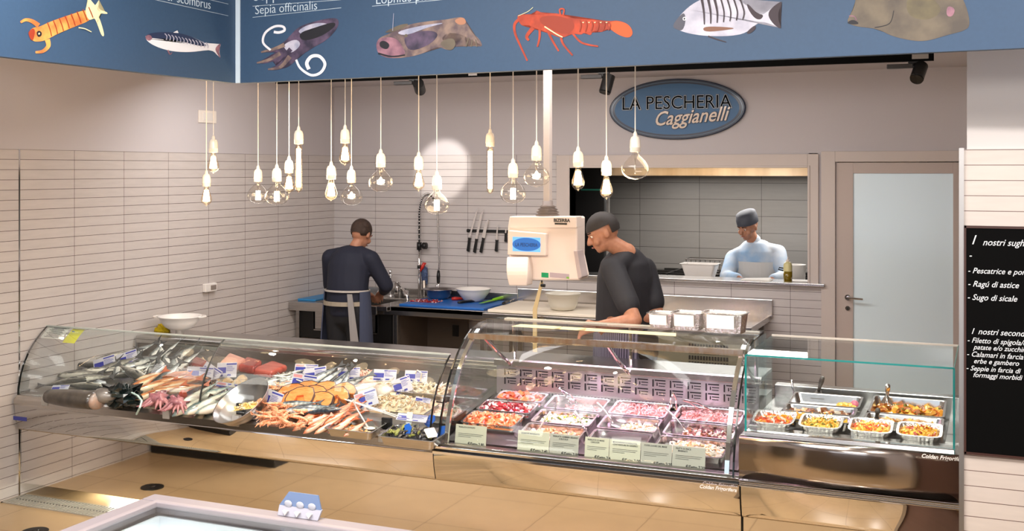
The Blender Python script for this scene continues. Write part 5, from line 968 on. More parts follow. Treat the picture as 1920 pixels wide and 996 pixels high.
def spoon(px0, px1, lb, h0=.0, h1=.10, mt='chrome', name='serving_spoon', bowl=.02, y=None):
    a = PD(px0[0], px0[1], .66, -3.68, .2); b_ = PD(px1[0], px1[1], .66+h1, -3.68, .2); t = thing(name, lb, 'spoon', a); m = M(); mid = a.lerp(b_, .5)+V((0, 0, .008))
    m.tube([a, a.lerp(b_, .2)+V((0, 0, .004)), mid, b_], [.004, .0045, .004, .007], 8); m.build('handle', mt, t, smooth=True)
    d = (a-b_).normalized(); m = M(); ang = math.atan2(d.y, d.x); m.ball(a+d*.022+V((0, 0, .0)), bowl*1.15, 12, sc=(1.5, .9, .35), rot=Euler((0, .2, ang)).to_matrix()); m.build('spoon_bowl', mt, t, smooth=True)
spoon((1012, 803), (1032, 773), 'pale plastic spoon in the shellfish salad pan', mt='white_plastic'); spoon((1095, 800), (1078, 772), 'pale plastic spoon leaning on the rice salad pan', mt='white_plastic')
spoon((1150, 793), (1120, 755), 'steel spoon in the white squid salad pan'); spoon((1108, 826), (1092, 800), 'steel spoon in the nearly empty front pan'); spoon((1240, 822), (1230, 795), 'steel spoon in the cream pasta salad pan'); spoon((1285, 806), (1250, 768), 'steel spoon in the dark octopus salad pan'); spoon((1040, 770), (1048, 752), 'steel fork-like spoon behind the rice salad')
def tongs(p0, p1, p2, lb):
    a, b_, c_ = (PD(*p0, .70, -3.68, .2), PD(*p1, .70, -3.68, .2), PD(*p2, .82, -3.68, .2)); t = thing('serving_tongs', lb, 'tongs', a); m = M()
    m.tube([a, a.lerp(c_, .5)+V((-.005, 0, .01)), c_], [.006, .004, .006], 6); m.build('arm', 'chrome', t); m = M(); m.tube([b_, b_.lerp(c_, .5)+V((.008, 0, .01)), c_], [.006, .004, .006], 6); m.build('arm', 'chrome', t)
tongs((1070, 757), (1082, 757), (1050, 728), 'steel tongs at the back left of the deli pans'); tongs((1255, 770), (1268, 768), (1262, 738), 'dark steel tongs standing in the full pink shrimp pan'); tongs((1312, 768), (1330, 768), (1280, 750), 'steel wire tongs lying on the back right shrimp pan')
# deli labels
LBL = [((853, 834), (911, 843), 'INSALATA DI POLPO', '€/l\'etto 2,80', 0), ((970, 850), (1029, 857), 'SALMONE MARINATO', '€/l\'etto 2,40', 0), ((1030, 856), (1084, 862), 'INSALATA GAMBERI SEDANO\n            E RUCOLA', '€/l\'etto 2,00', 1), ((1096, 863), (1141, 868), 'INSALATA DI MARE\n      CARCIOFI', '€/l\'etto 2,6', 0), ((1142, 867), (1200, 875), 'MOSCARDINI IN INSALATA\nCON VERDURE IN GINEPRO', '€/l\'etto 2,00', 0), ((1201, 875), (1259, 882), 'CUOR CUORE DEL MARE', '€/l\'etto 2,20', 1), ((1260, 882), (1322, 888), 'FILETTI DI PESCE\n    MARINATI', '€/l\'etto 7,20', 1)]
cardA = K('card_ivory', 'cfcbb4', .6); cardB = K('card_grey', 'b7b3a6', .6)
for i, (a, b_, ti, pr, g) in enumerate(LBL):
    A_, B_ = PY(-3.765, *a), PY(-3.765, *b_); z0 = .618; hh = .115; t = thing('deli_label', 'ivory price label reading %s behind the deli glass, %s' % (ti.split('\n')[0].title().replace('Di', 'di'), 'leftmost' if i == 0 else ordn(i)+' from the left'), 'price label', (A_.x, -3.765, z0), 'ivory labels behind the deli glass')
    m = M(); m.hull8([(A_.x, -3.770, z0), (B_.x, -3.770, z0), (B_.x, -3.768, z0), (A_.x, -3.768, z0)], [(A_.x, -3.752, z0+hh), (B_.x, -3.752, z0+hh), (B_.x, -3.750, z0+hh), (A_.x, -3.750, z0+hh)]); m.build('card', cardB if g else cardA, t)
    up = V((0, .018, hh)).normalized(); P0 = lambda u, v: V((A_.x+(B_.x-A_.x)*u, -3.7705+.018*v, z0+hh*v))
    text(ti, t, P0(.10, .86), X_, up, .0115, 'ink', 'dish_name', .0002, 0, .0002, wid=.9); text(pr, t, P0(.42, .12), X_, up, .021, 'ink', 'price', .0002, 0, .0006, wid=.9)
    m = M(); 
    for k in range(3): q0 = P0(.1, .60-k*.07); m.box(q0.x, q0.x+(B_.x-A_.x)*(.8, .75, .4)[k], q0.y-.0008, q0.y-.0002, q0.z, q0.z+.0022)
    m.build('small_print', K('print_grey2', '77756c', .7), t)
# paper strips and foil trays on the deli top
for a, b_, lb in (((932, 629), (1030, 633), 'cream paper strip lying on the deli counter top, leftmost'), ((1028, 629), (1083, 634), 'cream paper strip lying on the deli counter top, second from the left'), ((1082, 628), (1265, 640), 'long cream paper strip lying on the deli counter top')):
    A_, B_ = PZ(1.20, *a), PZ(1.20, *b_); y0 = -3.38; m = M(); m.hull8([(A_.x, y0-.05, 1.2225), (B_.x, y0-.05, 1.2225), (B_.x-.02, y0+.03, 1.226), (A_.x+.02, y0+.03, 1.226)], [(A_.x, y0-.05, 1.2235), (B_.x, y0-.05, 1.2235), (B_.x-.02, y0+.03, 1.227), (A_.x+.02, y0+.03, 1.227)]); tag(m.build('paper_strip', K('strip_yellow', 'e2d9a8', .6), None, (A_.x, y0, 1.222)), lb, 'paper', 'cream paper strips on the deli counter')
def foil(name, lb, c, w_, d_, h_, n=1, rot=(0, 0, 0), flare=.014, cat='foil tray', lidd=False):
    t = thing(name, lb, cat); 
    def rg(w1, d1, z, am): 
        pts = []; N_ = 64
        for k in range(N_):
            a = 2*PI*(k+.5)/N_; cx_, cy_ = math.cos(a), math.sin(a); e = (abs(cx_)**6+abs(cy_)**6)**(-1/6); f = 1-am*(k % 2); pts.append((cx_*e*w1/2*f, cy_*e*d1/2*f, z))
        return pts
    m = M(); m.rings([rg(w_-2*flare, d_-2*flare, 0, .03), rg(w_-.004, d_-.004, h_, .03), rg(w_+.012, d_+.012, h_, 0), rg(w_+.012, d_+.012, h_+.003, 0), rg(w_-.008, d_-.008, h_+.002, .03), rg(w_-2*flare-.006, d_-2*flare-.006, .003, .03)]); m.build('tray_body', 'foil', t)
    t.location = c; t.rotation_euler = rot
    if lidd:
        m = M(); m.hull8([(-w_*.34, -d_*.5-.008, h_*.25), (w_*.3, -d_*.5-.008, h_*.25), (w_*.3, -d_*.5-.004, h_*.25), (-w_*.34, -d_*.5-.004, h_*.25)], [(-w_*.34, -d_*.5-.012, h_*.95), (w_*.3, -d_*.5-.012, h_*.95), (w_*.3, -d_*.5-.008, h_*.95), (-w_*.34, -d_*.5-.008, h_*.95)]); m.build('paper_label', 'paper', t)
        m = M(); m.rings([rg(w_-.004, d_-.004, h_-.004, .02), rg(w_-.02, d_-.02, h_-.02, .02)]); m.build('inner_tray', K('foil_bright', (.9, .88, .85), .3, 1), t)
    return t
for a, w_, lb, k_ in (((1237, 606), .15, 'small stacked foil container at the left on top of the deli counter', 0), ((1289, 611), .17, 'middle foil container with paper band on top of the deli counter', 1), ((1360, 616), .23, 'largest foil container with double paper band on top of the deli counter', 2)):
    p = PY(-3.17, *a); foil('foil_container', lb, V((p.x, -3.17+.03*(2-k_)*1.2, 1.2235)), w_, .15, .075+.014*k_, lidd=True, rot=(0, 0, -.05))
# hot box pans
HZ = lambda y: .856+.08*(y+3.6); SH = math.atan(.08)
def hp(x0, x1, yf, yb, lb, d_=.045): c = V(((x0+x1)/2, (yf+yb)/2, HZ((yf+yb)/2))); return traybox('steel_pan', lb, c, x1-x0, yb-yf, d_, (SH, 0, 0), 'food pan'), c
gold = K('gold_food', 'dd9a2c', .3, coat=.4); gold2 = K('gold_light', 'eec25a', .3, coat=.4); gold3 = K('brown_crust', 'a35e20', .35, coat=.3); opn = K('olive_bits', '6e6a2a', .4)
t, c = hp(4.77, 5.125, -3.24, -3.02, 'steel pan at the back left of the glass box with a little golden food'); fill(c, .10, .10, .04, 'golden_bites', 'small heap of golden bites at the right of the back left pan', 'food', ['chunk'], 50, .012, [gold, gold2], 41, .022, .10, rot=SH)
p = c+V((.14, .03, -.02)); m = M(); m.ball(p, .022, 12); tag(m.build('red_onion', K('onion', 'c26a7c', .3), None, p, smooth=True), 'pink onion in the corner of the back left glass box pan', 'onion')
t, c = hp(4.765, 5.12, -3.385, -3.245, 'steel pan with a row of meat skewers in the left column of the glass box'); fill(c, .32, .09, .030, 'seafood_skewers', 'browned seafood pieces lying in a row in the left column pan', 'food', ['chunk', 'shell'], 60, .016, [bn, oc3, K('crust_dark', '5a2c18', .4), wh], 42, .016, rot=SH)
t, c = hp(4.755, 5.115, -3.52, -3.39, 'steel pan of yellow pasta just behind the left foil trays'); fill(c, .32, .09, .024, 'yellow_pasta', 'yellow pasta strands in the third pan of the left column', 'food', ['strip', 'strip'], 120, .016, [yl, gold2, gold], 43, .016, rot=SH)
t, c = hp(5.17, 5.53, -3.29, -2.97, 'large deep steel pan at the back right of the glass box', .06); fill(c, .33, .24, .046, 'baked_vegetables', 'golden baked vegetables across the large back right pan', 'food', ['leaf', 'leaf', 'chunk'], 190, .020, [gold, gold2, gold3, opn, K('veg_orange', 'cf6f24', .35)], 44, .024, rot=SH)
t, c = hp(5.165, 5.53, -3.44, -3.295, 'steel pan with breaded slices in the right column of the glass box'); fill(c, .30, .10, .03, 'breaded_slices', 'breaded golden slices in the right column pan behind the foil trays', 'food', ['leaf', 'chunk'], 90, .015, [gold2, tn, gold3], 45, .014, rot=SH)
for i, (x, lb, ms) in enumerate(((4.762, 'foil tray of orange gratin at the front left of the glass box', [oc2, gold, wh]), (4.985, 'foil tray of yellow gratin, second in the front row of the glass box', [gold2, gold, opn]), (5.215, 'foil tray of orange and yellow bake, third in the front row of the glass box', [gold2, gold, oc2]), (5.432, 'foil tray of red topped bake at the front right of the glass box', [gold, K('tomato', 'b0381c', .3, coat=.4), gold2]))):
    foil('foil_tray', lb, V((x, -3.585, .848)), .190, .165, .030, rot=(.16, 0, 0)); 
    heap('baked_dish', lb.replace('foil tray of ', '').replace(' at the', ' inside the foil tray at the').replace(', second', ' inside the foil tray second').replace(', third', ' inside the foil tray third'), 'food', V((x, -3.585, .860)), .155, .125, .020, ['chunk', 'leaf', 'strip'], 120, .010, ms, (.16, 0, 0), 50+i)
def server(px0, px1, lb, mt, w_=.03, h1=.1, z=.86):
    a = PD(px0[0], px0[1], z, -3.6, .08); b_ = PD(px1[0], px1[1], z+h1, -3.6, .08); t = thing('serving_spatula', lb, 'spatula', a); m = M(); m.tube([a, a.lerp(b_, .35), a.lerp(b_, .75), b_], [.008, .009, .013, .012], 10); m.build('handle', mt, t, smooth=True)
    d = (a-b_).normalized(); s_ = V((1, 0, 0))*w_; m = M(); m.hull8([a-s_*.4, a+s_*.4, a+s_*1.2+V((0, -.05, -.035)), a-s_*1.2+V((0, -.05, -.035))], [a-s_*.4+V((0, .002, .004)), a+s_*.4+V((0, .002, .004)), a+s_*1.2+V((0, -.048, -.031)), a-s_*1.2+V((0, -.048, -.031))]); m.build('blade', mt, t)
server((1535, 733), (1542, 709), 'dark grey spatula standing in the back left pan of the glass box', K('spat_dark', '4a443f', .4)); server((1663, 745), (1665, 724), 'shiny steel spatula standing in the large back right pan', 'chrome'); server((1644, 782), (1646, 769), 'dark spatula in the breaded slices pan', 'spat_dark', .02, .06)
spoon((1492, 765), (1484, 712), 'steel spoon leaning in the skewer pan at the left of the glass box', h1=.16)
# ------------------------------------------------------------------ benches along the back wall
WT = .92
b1 = thing('sink_bench', 'stainless sink bench along the back wall on the left', 'workbench', (1.0, -.4, 0))
m = M(); m.box(.01, 1.0, -.76, -.69, WT-.04, WT); m.box(.01, .22, -.69, -.02, WT-.04, WT); m.box(.22, 1.9, -.16, -.02, WT-.04, WT); m.box(1.0, 1.9, -.70, -.16, WT-.04, WT); m.box(.86, 1.0, -.69, -.16, WT-.04, WT); m.box(.01, 1.9, -.78 if 0 else -.70, -.685, WT-.075, WT-.002); m.box(.01, .9, -.765, -.75, WT-.075, WT-.002)
m.build('worktop', 'steel', b1, bev=.004)
m = M(); m.box(.01, 1.9, -.03, -.005, WT, 1.0); m.build('splashback', 'steel', b1, bev=.003)
m = M(); m.box(.22, .235, -.69, -.16, .68, WT-.01); m.box(.845, .86, -.69, -.16, .68, WT-.01); m.box(.22, .86, -.69, -.675, .68, WT-.01); m.box(.22, .86, -.175, -.16, .68, WT-.01); m.box(.22, .86, -.69, -.16, .67, .685); m.build('sink_basin', 'steel', b1)
for x in (.03, 1.02, 1.84): 
    for y in (-.69, -.08): M().box(x, x+.04, y, y+.04, 0, WT-.04).build('leg', 'steel', b1, bev=.003)
m = M(); m.box(.07, .99, -.67, -.655, .60, .88); m.box(.07, .99, -.66, -.05, .10, .12); m.box(.98, 1.02, -.66, -.05, .1, .85); m.box(.07, .99, -.07, -.05, .12, .86); m.build('cupboard', K('cupboard_dark_inside', '0f0e0e', .4), b1)  # shade of the dark interior painted as black panels
m = M(); m.box(1.03, 1.045, -.60, -.08, .12, .86); m.box(1.045, 1.45, -.10, -.08, .12, .86); m.build('side_panel', K('panel_brown', '4a4038', .5), b1)
m = M(); m.box(1.30, 1.36, -.108, -.1, .60, .70); m.build('socket_box', 'black', b1)
m = M(); c = V((.28, -.5, .16))
blob(m, c+V((0, 0, .12)), .15, (1, .8, .9), .5, 26, 18); tag(m.build('plastic_bag', K('bag_black', '17171a', .12, coat=1), None, c), 'glossy black bag stored under the left end of the sink bench', 'bag')
b2 = thing('prep_bench', 'stainless preparation bench with raised splashback under the kitchen hatch', 'workbench', (3.0, -.4, 0))
m = M(); m.box(1.90, 4.10, -.78, -.02, WT-.05, WT-.002); m.build('worktop', 'steel', b2, bev=.005)
m = M(); m.box(1.90, 4.12, -.03, -.005, WT-.02, 1.045); m.build('splashback', K('steel_bright', (.68, .65, .63), .22, 1), b2, bev=.004)
for x in (1.93, 3.0, 4.02):
    for y in (-.75, -.1): M().box(x, x+.045, y, y+.04, 0, WT-.05).build('leg', 'steel', b2, bev=.003)
m = M(); m.box(1.97, 4.04, -.70, -.08, .14, .16); m.build('lower_shelf', 'steel', b2)
m = M(); m.box(2.95, 4.06, -.76, -.74, .30, .84); 
m.build('front_panel', K('panel_olive', '6f6a58', .5), b2)
m = M()
for i in range(14):
    for j in range(5): m.box(3.62+i*.022, 3.634+i*.022, -.766, -.758, .56+j*.045, .59+j*.045)
m.build('vent_slots', 'black', b2)
# cutting boards
def board(name, pts, z, h, mt, lb, bev=.006):
    P_ = [V((x, y, z)) for x, y in pts]; m = M(); m.prism(P_, (0, 0, h)); c_ = sum(P_, V())/len(P_); return tag(m.build(name, mt, None, c_, bev=bev), lb, 'cutting board')
board('cutting_board', [(1.06, -.66), (1.86, -.66), (1.86, -.10), (1.06, -.10)], WT, .02, 'blue_board', 'large blue cutting board on the bench right of the sink')
board('cutting_board', [(.03, -.66), (.22, -.66), (.22, -.08), (.03, -.08)], WT, .018, K('blue_board2', '2f86c0', .4), 'light blue cutting board on the left end of the sink bench')
board('cutting_board', [(1.93, -.74), (3.15, -.74), (3.15, -.08), (1.93, -.08)], WT, .025, 'wood_board', 'wide white cutting board under the weighing scale')
# taps
def tap(x, y, h, lb):
    t = thing('tap', lb, 'tap', (x, y, WT)); m = M(); m.tube([(x, y, WT), (x, y, WT+.02)], .028, 16); m.tube([(x, y, WT), (x, y, WT+h)], .014, 12); m.ball((x, y, WT+h), .02, 12); m.build('tap_body', 'chrome', t, smooth=True); return t
p = PZ(.93, 736, 556); x = p.x if p.x < .9 else .63; t = tap(.66, -.09, .20, 'tall slim chrome tap beside the hand of the man at the sink'); m = M(); m.tube([(.66, -.09, 1.0), (.64, -.16, 1.01), (.62, -.24, .99), (.62, -.26, .97)], .009, 10); m.build('spout', 'chrome', t, smooth=True); m = M(); m.tube([(.66, -.09, 1.12), (.66, -.10, 1.17)], [.012, .016], 10); m.build('lever', 'chrome', t, smooth=True)
t = thing('tap_column', 'thick brushed steel tap column between the slim tap and the spray hose', 'tap', (.73, -.09, WT)); m = M(); m.tube([(.73, -.09, WT), (.73, -.09, WT+.135)], .026, 20); m.build('column', 'steel', t, smooth=True); m = M(); m.tube([(.73, -.09, WT+.1355), (.73, -.09, WT+.142)], .02, 16); m.build('cap', 'chrome', t, smooth=True)
m = M(); m.tube([(.75, -.11, WT+.11), (.84, -.18, WT+.085), (.88, -.21, WT+.06)], [.012, .012, .016], 10); m.tube([(.88, -.21, WT+.07), (.92, -.24, WT+.0)], [.03, .012], 12); m.build('spout', 'chrome', t, smooth=True)
# spring spray hose
sx = PY(-.06, 787, 500).x; t = thing('spray_hose', 'tall spring-loaded spray hose tap standing against the tiled back wall', 'tap', (sx, -.07, WT)); m = M(); m.tube([(sx, -.07, WT), (sx, -.07, 1.42)], .011, 12); m.build('riser', 'chrome', t, smooth=True)
m = M(); m.tube([(sx, -.07, 1.36), (sx, -.07, 1.43)], .022, 14); m.tube([(sx, -.07, 1.40), (sx+.075, -.09, 1.40)], .012, 10); m.tube([(sx+.05, -.09, 1.40), (sx+.085, -.09, 1.40)], .03, 16); m.build('hose_bracket', 'black', t, smooth=True); m = M(); m.tube([(sx, -.07, 1.19), (sx, -.07, 1.22)], .018, 12); m.tube([(sx, -.07, 1.205), (sx, 0, 1.205)], .008, 8); m.build('pipe_clip', 'black', t, smooth=True)
hx = PY(-.10, 822, 500).x; pts = [V((sx, -.07, 1.42)), V((sx, -.07, 1.60)), V((sx+.005, -.075, 1.72)), V((sx+.03, -.08, 1.81)), V((sx+.08, -.09, 1.865)), V((sx+.14, -.1, 1.85)), V((hx-.01, -.1, 1.77))]
def cat(pts, n=10):
    o = []
    for i in range(len(pts)-1):
        p0, p1, p2, p3 = pts[max(i-1, 0)], pts[i], pts[i+1], pts[min(i+2, len(pts)-1)]
        for k in range(n):
            u = k/n; o.append(.5*((2*p1)+(-p0+p2)*u+(2*p0-5*p1+4*p2-p3)*u*u+(-p0+3*p1-3*p2+p3)*u**3))
    return o+[pts[-1]]
cur = cat(pts, 14); m = M(); m.tube(cur, .008, 8); m.build('inner_hose', 'black', t, smooth=True)
hel = []; N_ = 26*12; 
for i in range(N_+1):
    u = i/N_*(len(cur)-1)*.93; k = min(int(u), len(cur)-2); q_ = cur[k].lerp(cur[k+1], u-k); tg = (cur[k+1]-cur[k]).normalized(); a = tg.cross(V((0, 1, 0))).normalized(); b_ = tg.cross(a); ph = 2*PI*i/12; hel.append(q_+(a*math.cos(ph)+b_*math.sin(ph))*.018)
m = M(); m.tube(hel, .0032, 5); m.build('spring', 'chrome', t, smooth=True)
m = M(); m.tube(cat([V((hx-.01, -.1, 1.77)), V((hx, -.1, 1.5)), V((hx+.01, -.1, 1.25)), V((hx+.002, -.1, 1.18))], 6), .0085, 8); m.build('hose', 'steel', t, smooth=True)
m = M(); m.tube([(hx+.002, -.1, 1.18), (hx, -.1, 1.13), (hx, -.1, 1.07)], [.012, .017, .014], 12); m.tube([(hx, -.1, 1.02), (hx-.003, -.1, .985), (hx-.005, -.1, .965)], [.016, .022, .026], 14); m.build('spray_grip', 'black', t, smooth=True); m = M(); m.tube([(hx, -.1, 1.07), (hx, -.1, 1.02)], .011, 10); m.ball((hx-.012, -.11, 1.045), .013, 8); m.build('spray_valve', 'chrome', t, smooth=True)
# brushes hanging in net
p = PY(-.02, 798, 500); t = thing('sponge_net', 'blue and red scrubbing net hanging beside the tap riser', 'scrubber', (p.x, -.03, 1.05)); m = M(); x = p.x; blob(m, V((x+.0, -.04, 1.12)), .07, (.42, .35, 1.3), .3, 22, 16); m.build('net', K('net_blue', '4b5f86', .7, col2='2c3550', scale=60), t); m = M(); m.tube([(x-.04, -.06, 1.16), (x-.015, -.06, 1.20), (x+.0, -.05, 1.235), (x+.015, -.04, 1.235)], [.012, .017, .016, .008], 8); m.build('red_handle', K('red_plastic', 'c02a20', .35), t, smooth=True)
m = M(); m.tube([(x, -.05, 1.08), (x+.008, -.06, 1.0), (x+.005, -.06, .94)], [.02, .022, .014], 8); m.build('brush_end', 'steel_dark', t)
# knife rack
t = thing('knife_rack', 'black magnetic knife rack on the tiled back wall', 'knife rack', (1.6, -.01, 1.54)); m = M(); m.box(1.41, 1.80, -.022, -.0, 1.53, 1.555); m.tube([(1.40, -.012, 1.5425), (1.42, -.012, 1.5425)], .016, 10); m.build('bar', 'black', t, bev=.003)
def knife(a, b_, c_, wd, lb, saw=0, hl=None):
    A, B, C_ = PY(-.03, *a), PY(-.03, *b_), PY(-.03, *c_); t = thing('kitchen_knife', lb, 'knife', A, 'knives on the magnetic rack'); d = (B-A).normalized(); s_ = V((d.z, 0, -d.x))*wd/2; m = M()
    m.prism([B-s_, B+s_, A+(B-A)*.2+s_*.9, A-s_*.8], (0, .003, 0)); 
    if saw:
        for k in range(14): q_ = B.lerp(A, k/14); m.prism([q_+s_, q_+s_*1.5+d*.004, q_+s_+d*.009], (0, .002, 0))
    m.build('blade', 'chrome', t); h = (C_-B); hs = V((h.z, 0, -h.x)).normalized()*.012; m = M(); m.prism([B-hs*1.25, B+hs*1.25, B+h*.15+hs*.9, B+h*.55+hs*1.1, B+h*.95+hs*1.3, C_+hs*.3, C_-hs*1.1, B+h*.6-hs*1.0, B+h*.15-hs*.9], (0, .016, 0)); m.build('handle', 'black', t, bev=.003)
knife((896, 388), (880, 446), (877, 472), .016, 'leftmost long slicing knife on the rack'); knife((905, 392), (893, 448), (889, 474), .022, 'long serrated knife, second on the rack', 1); knife((914, 410), (906, 446), (901, 474), .032, 'broad pointed chef knife, third on the rack'); knife((933, 421), (931, 450), (930, 472), .014, 'small knife alone on the rack, fourth from the left'); knife((949, 428), (948, 437), (948, 454), .014, 'short knife half hidden by the scale')
# bowls
def lathe_thing(name, lb, cat_, prof, c, mt, n=36, handles=None, sx=1, sy=1):
    t = thing(name, lb, cat_, c); m = M(); m.lathe(prof, c, n, caps=(True, True), sx=sx, sy=sy); m.build('bowl_body', mt, t, smooth=True)
    if handles:
        R_h, z = handles; m = M()
        for s_ in (-1, 1): 
            d = RX*s_; q_ = V((-d.y, d.x, 0)); C_ = V(c)+V((0, 0, z)); m.tube([C_+d*R_h+q_*.05, C_+d*(R_h+.03)+q_*.035, C_+d*(R_h+.042), C_+d*(R_h+.03)-q_*.035, C_+d*R_h-q_*.05], .006, 8)
        m.build('handle', mt, t)
    return t
lathe_thing('steel_bowl', 'round steel bowl with blue reflections on the blue cutting board', 'bowl', [(.07, 0), (.105, .03), (.12, .085), (.15, .09), (.15, .094), (.118, .09), (.10, .034), (.06, .006)], (1.22, -.22, .94), 'bowl_steel')
lathe_thing('white_bowl', 'wide white plastic bowl beside the steel bowl on the blue board', 'bowl', [(.06, 0), (.09, .02), (.14, .085), (.152, .112), (.156, .114), (.15, .108), (.135, .082), (.085, .024), (.05, .006)], (1.58, -.26, .94), 'white_plastic')
lathe_thing('white_bowl', 'deep white bowl with rim on the white board under the scale', 'bowl', [(.075, 0), (.10, .012), (.118, .05), (.128, .11), (.140, .118), (.142, .135), (.147, .137), (.140, .14), (.124, .115), (.11, .05), (.09, .018), (.02, .01)], (2.52, -.55, .945), K('bowl_ivory', 'd9d4c6', .35))
cp = PY(-2.52, 337, 625); lathe_thing('colander', 'white plastic colander with two handles and a spout foot on the fish counter shelf', 'colander', [(.028, 0), (.03, .03), (.07, .034), (.105, .055), (.135, .09), (.148, .125), (.158, .128), (.158, .134), (.144, .131), (.13, .09), (.10, .06), (.03, .042)], (cp.x, -2.52, .885), 'white_plastic', handles=(.15, .128))
p = PY(-2.46, 300, 622); m = M(); blob(m, V((p.x+.03, -2.46, .905)), .045, (1.2, .8, .75), .8, 24, 18, seed=4); m.hull8([(p.x-.06, -2.50, .886), (p.x+.05, -2.5, .886), (p.x+.05, -2.42, .886), (p.x-.05, -2.42, .886)], [(p.x-.03, -2.49, .9), (p.x+.04, -2.49, .91), (p.x+.04, -2.43, .91), (p.x-.02, -2.43, .9)]); tag(m.build('yellow_cloth', K('cloth_yellow', 'd6b70f', .8), None, (p.x, -2.46, .885), smooth=True), 'crumpled yellow cloth beside the white colander', 'cloth')
# tools on the boards
def tool(name, lb, cat_, a, b_, z, cols, w1=.012, w2=.010, kind='knife'):
    A, B = PZ(z, *a), PZ(z, *b_); t = thing(name, lb, cat_, A); L = (B-A); m = M(); m.tube([A+V((0, 0, .012)), A+L*.12+V((0, 0, .013)), A+L*.45+V((0, 0, .012))], [w1*.9, w1*1.15, w1*.8], 10); m.build('handle', cols[0], t, smooth=True); d = L.normalized(); s_ = V((-d.y, d.x, 0))*w2; m = M(); q0 = A+L*.44+V((0, 0, .008)); m.hull8([q0-s_, q0+s_, A+L*.9+s_+V((0, 0, .008)), B+V((0, 0, .008))], [q0-s_+V((0, 0, .003)), q0+s_+V((0, 0, .003)), A+L*.9+s_+V((0, 0, .011)), B+V((0, 0, .011))]); m.build('blade', cols[1], t)
tool('filleting_knife', 'red-handled knife lying on the large blue board', 'knife', (847, 563), (898, 562), .942, ('red_plastic', 'chrome'), .014)
tool('kitchen_knife', 'black-handled knife lying at the front of the blue board', 'knife', (859, 570), (925, 563), .942, ('black', 'chrome'), .011)
tool('green_knife', 'bright green handled knife on the right edge of the blue board', 'knife', (945, 560), (898, 571), .945, (K('green_plastic', '86c51e', .35), 'green_plastic' if 'green_plastic' in MT else 'chrome'), .014, .022)
tool('kitchen_knife', 'black-handled knife lying on the wide white board', 'knife', (943, 572), (967, 562), .948, ('black', 'chrome'), .012)
tool('filleting_knife', 'green-handled knife on the light blue board at the far left of the bench', 'knife', (538, 552), (562, 549), .935, (K('green_dark', '1f6b3f', .35), 'red_plastic'), .012)
tool('fish_scissors', 'dark scissors behind the green knife on the left board', 'scissors', (578, 551), (562, 549), .935, ('black', 'red_plastic'), .010)
heap('fish_offal', 'scatter of red fish offal on the blue cutting board', 'offal', V((1.2, -.42, .94)), .28, .16, .008, ['chunk', 'leaf'], 80, .009, [rd, rd2, K('offal_pale', 'b98f94', .3, coat=.5)], (0, 0, 0), 61)
# stick strap
A, B = PY(-.85, 1016, 528), PY(-.85, 1003, 605); t = thing('wooden_paddle', 'pale wooden strap with a black knob leaning before the white bowl', 'paddle', B); m = M(); d = V((.018, 0, 0)); Md = A.lerp(B, .68)+V((-.02, 0, 0)); m.rings([[A-d*.7, A+d*.7, A+d*.7+V((0, .006, 0)), A-d*.7+V((0, .006, 0))], [Md-d, Md+d, Md+d+V((0, .006, 0)), Md-d+V((0, .006, 0))], [V((Md.x-.018, -.85, .0)), V((Md.x+.018, -.85, .0)), V((Md.x+.018, -.844, .0)), V((Md.x-.018, -.844, .0))]]); m.build('strap', K('pale_wood', 'd6bd8c', .5), t); m = M(); m.tube([A+V((.0, .0, .02)), A+V((0, -.005, -.01))], .006, 8); m.tube([A+V((.0, -.02, -.028)), A+V((.035, -.02, -.03))], .013, 10); m.build('knob', 'black', t)
# ------------------------------------------------------------------ hanging scale
SY = -2.4
def q(px_, py_, y=SY): return PY(y, px_, py_)
t = thing('weighing_scale', 'cream hanging weighing scale with blue display on a white ceiling pole', 'scale', (q(1015, 470).x, SY, 1.5)); xc = q(1018, 300).x
m = M(); m.box(xc-.022, xc+.022, SY+.06, SY+.11, q(0, 380).z if 0 else q(1018, 378).z, 2.87); m.build('ceiling_pole', K('pole_paint', 'b3a8a0', .5), t, bev=.003)
zt = q(1018, 405).z; m = M(); pr = [(.075, 0), (.082, .008), (.062, .018), (.078, .026), (.056, .036), (.068, .044), (.046, .054), (.056, .062), (.036, .072), (.034, .10)]
m.lathe([(r, z) for r, z in pr], (xc, SY+.085, zt-.004), 28, caps=(True, True)); m.build('bellows', K('bellows_grey', '6e625b', .5), t, smooth=True)
CW = K('scale_cream', 'e6d6ca', .4); m = M()
x0, x1 = q(954, 410).x, q(1083, 410).x; Z0, Z1, Zm = q(1018, 525).z, q(1018, 406).z, q(1018, 429).z
out = [q(954, 407), q(1082, 407), q(1082, 480), q(1090, 518), q(1088, 526), q(990, 526), q(960, 500), q(951, 470), q(951, 430)]
m.prism(out, (0, .16, 0)); m.build('housing', CW, t, bev=.012)
m = M(); m.prism([q(955, 406, SY-.012), q(1081, 406, SY-.012), q(1081, 428, SY-.012), q(955, 428, SY-.012)], (0, .10, 0)); m.build('top_cover', CW, t, bev=.006)
m = M(); m.prism([q(953, 432, SY-.045), q(1023, 438, SY-.045), q(1023, 480, SY-.045), q(951, 478, SY-.045)], (0, .05, 0)); m.build('display_housing', CW, t, bev=.006)
m = M(); m.prism([q(961, 444, SY-.047), q(1013, 446, SY-.047), q(1013, 473, SY-.047), q(961, 471, SY-.047)], (0, .004, 0)); dsp = m.build('display', mat('screen_blue', '5f9ad0', .2, emit=.55), t)
c_ = q(987, 458.5, SY-.0485); m = M(); m.rings([[c_+V((.098*math.cos(a)*1.0, d_, .043*math.sin(a))) for a in [2*PI*k/32 for k in range(32)]] for d_ in (0, .002)]); m.build('screen_oval', mat('screen_oval', '2f62a8', .2, emit=.35), t)
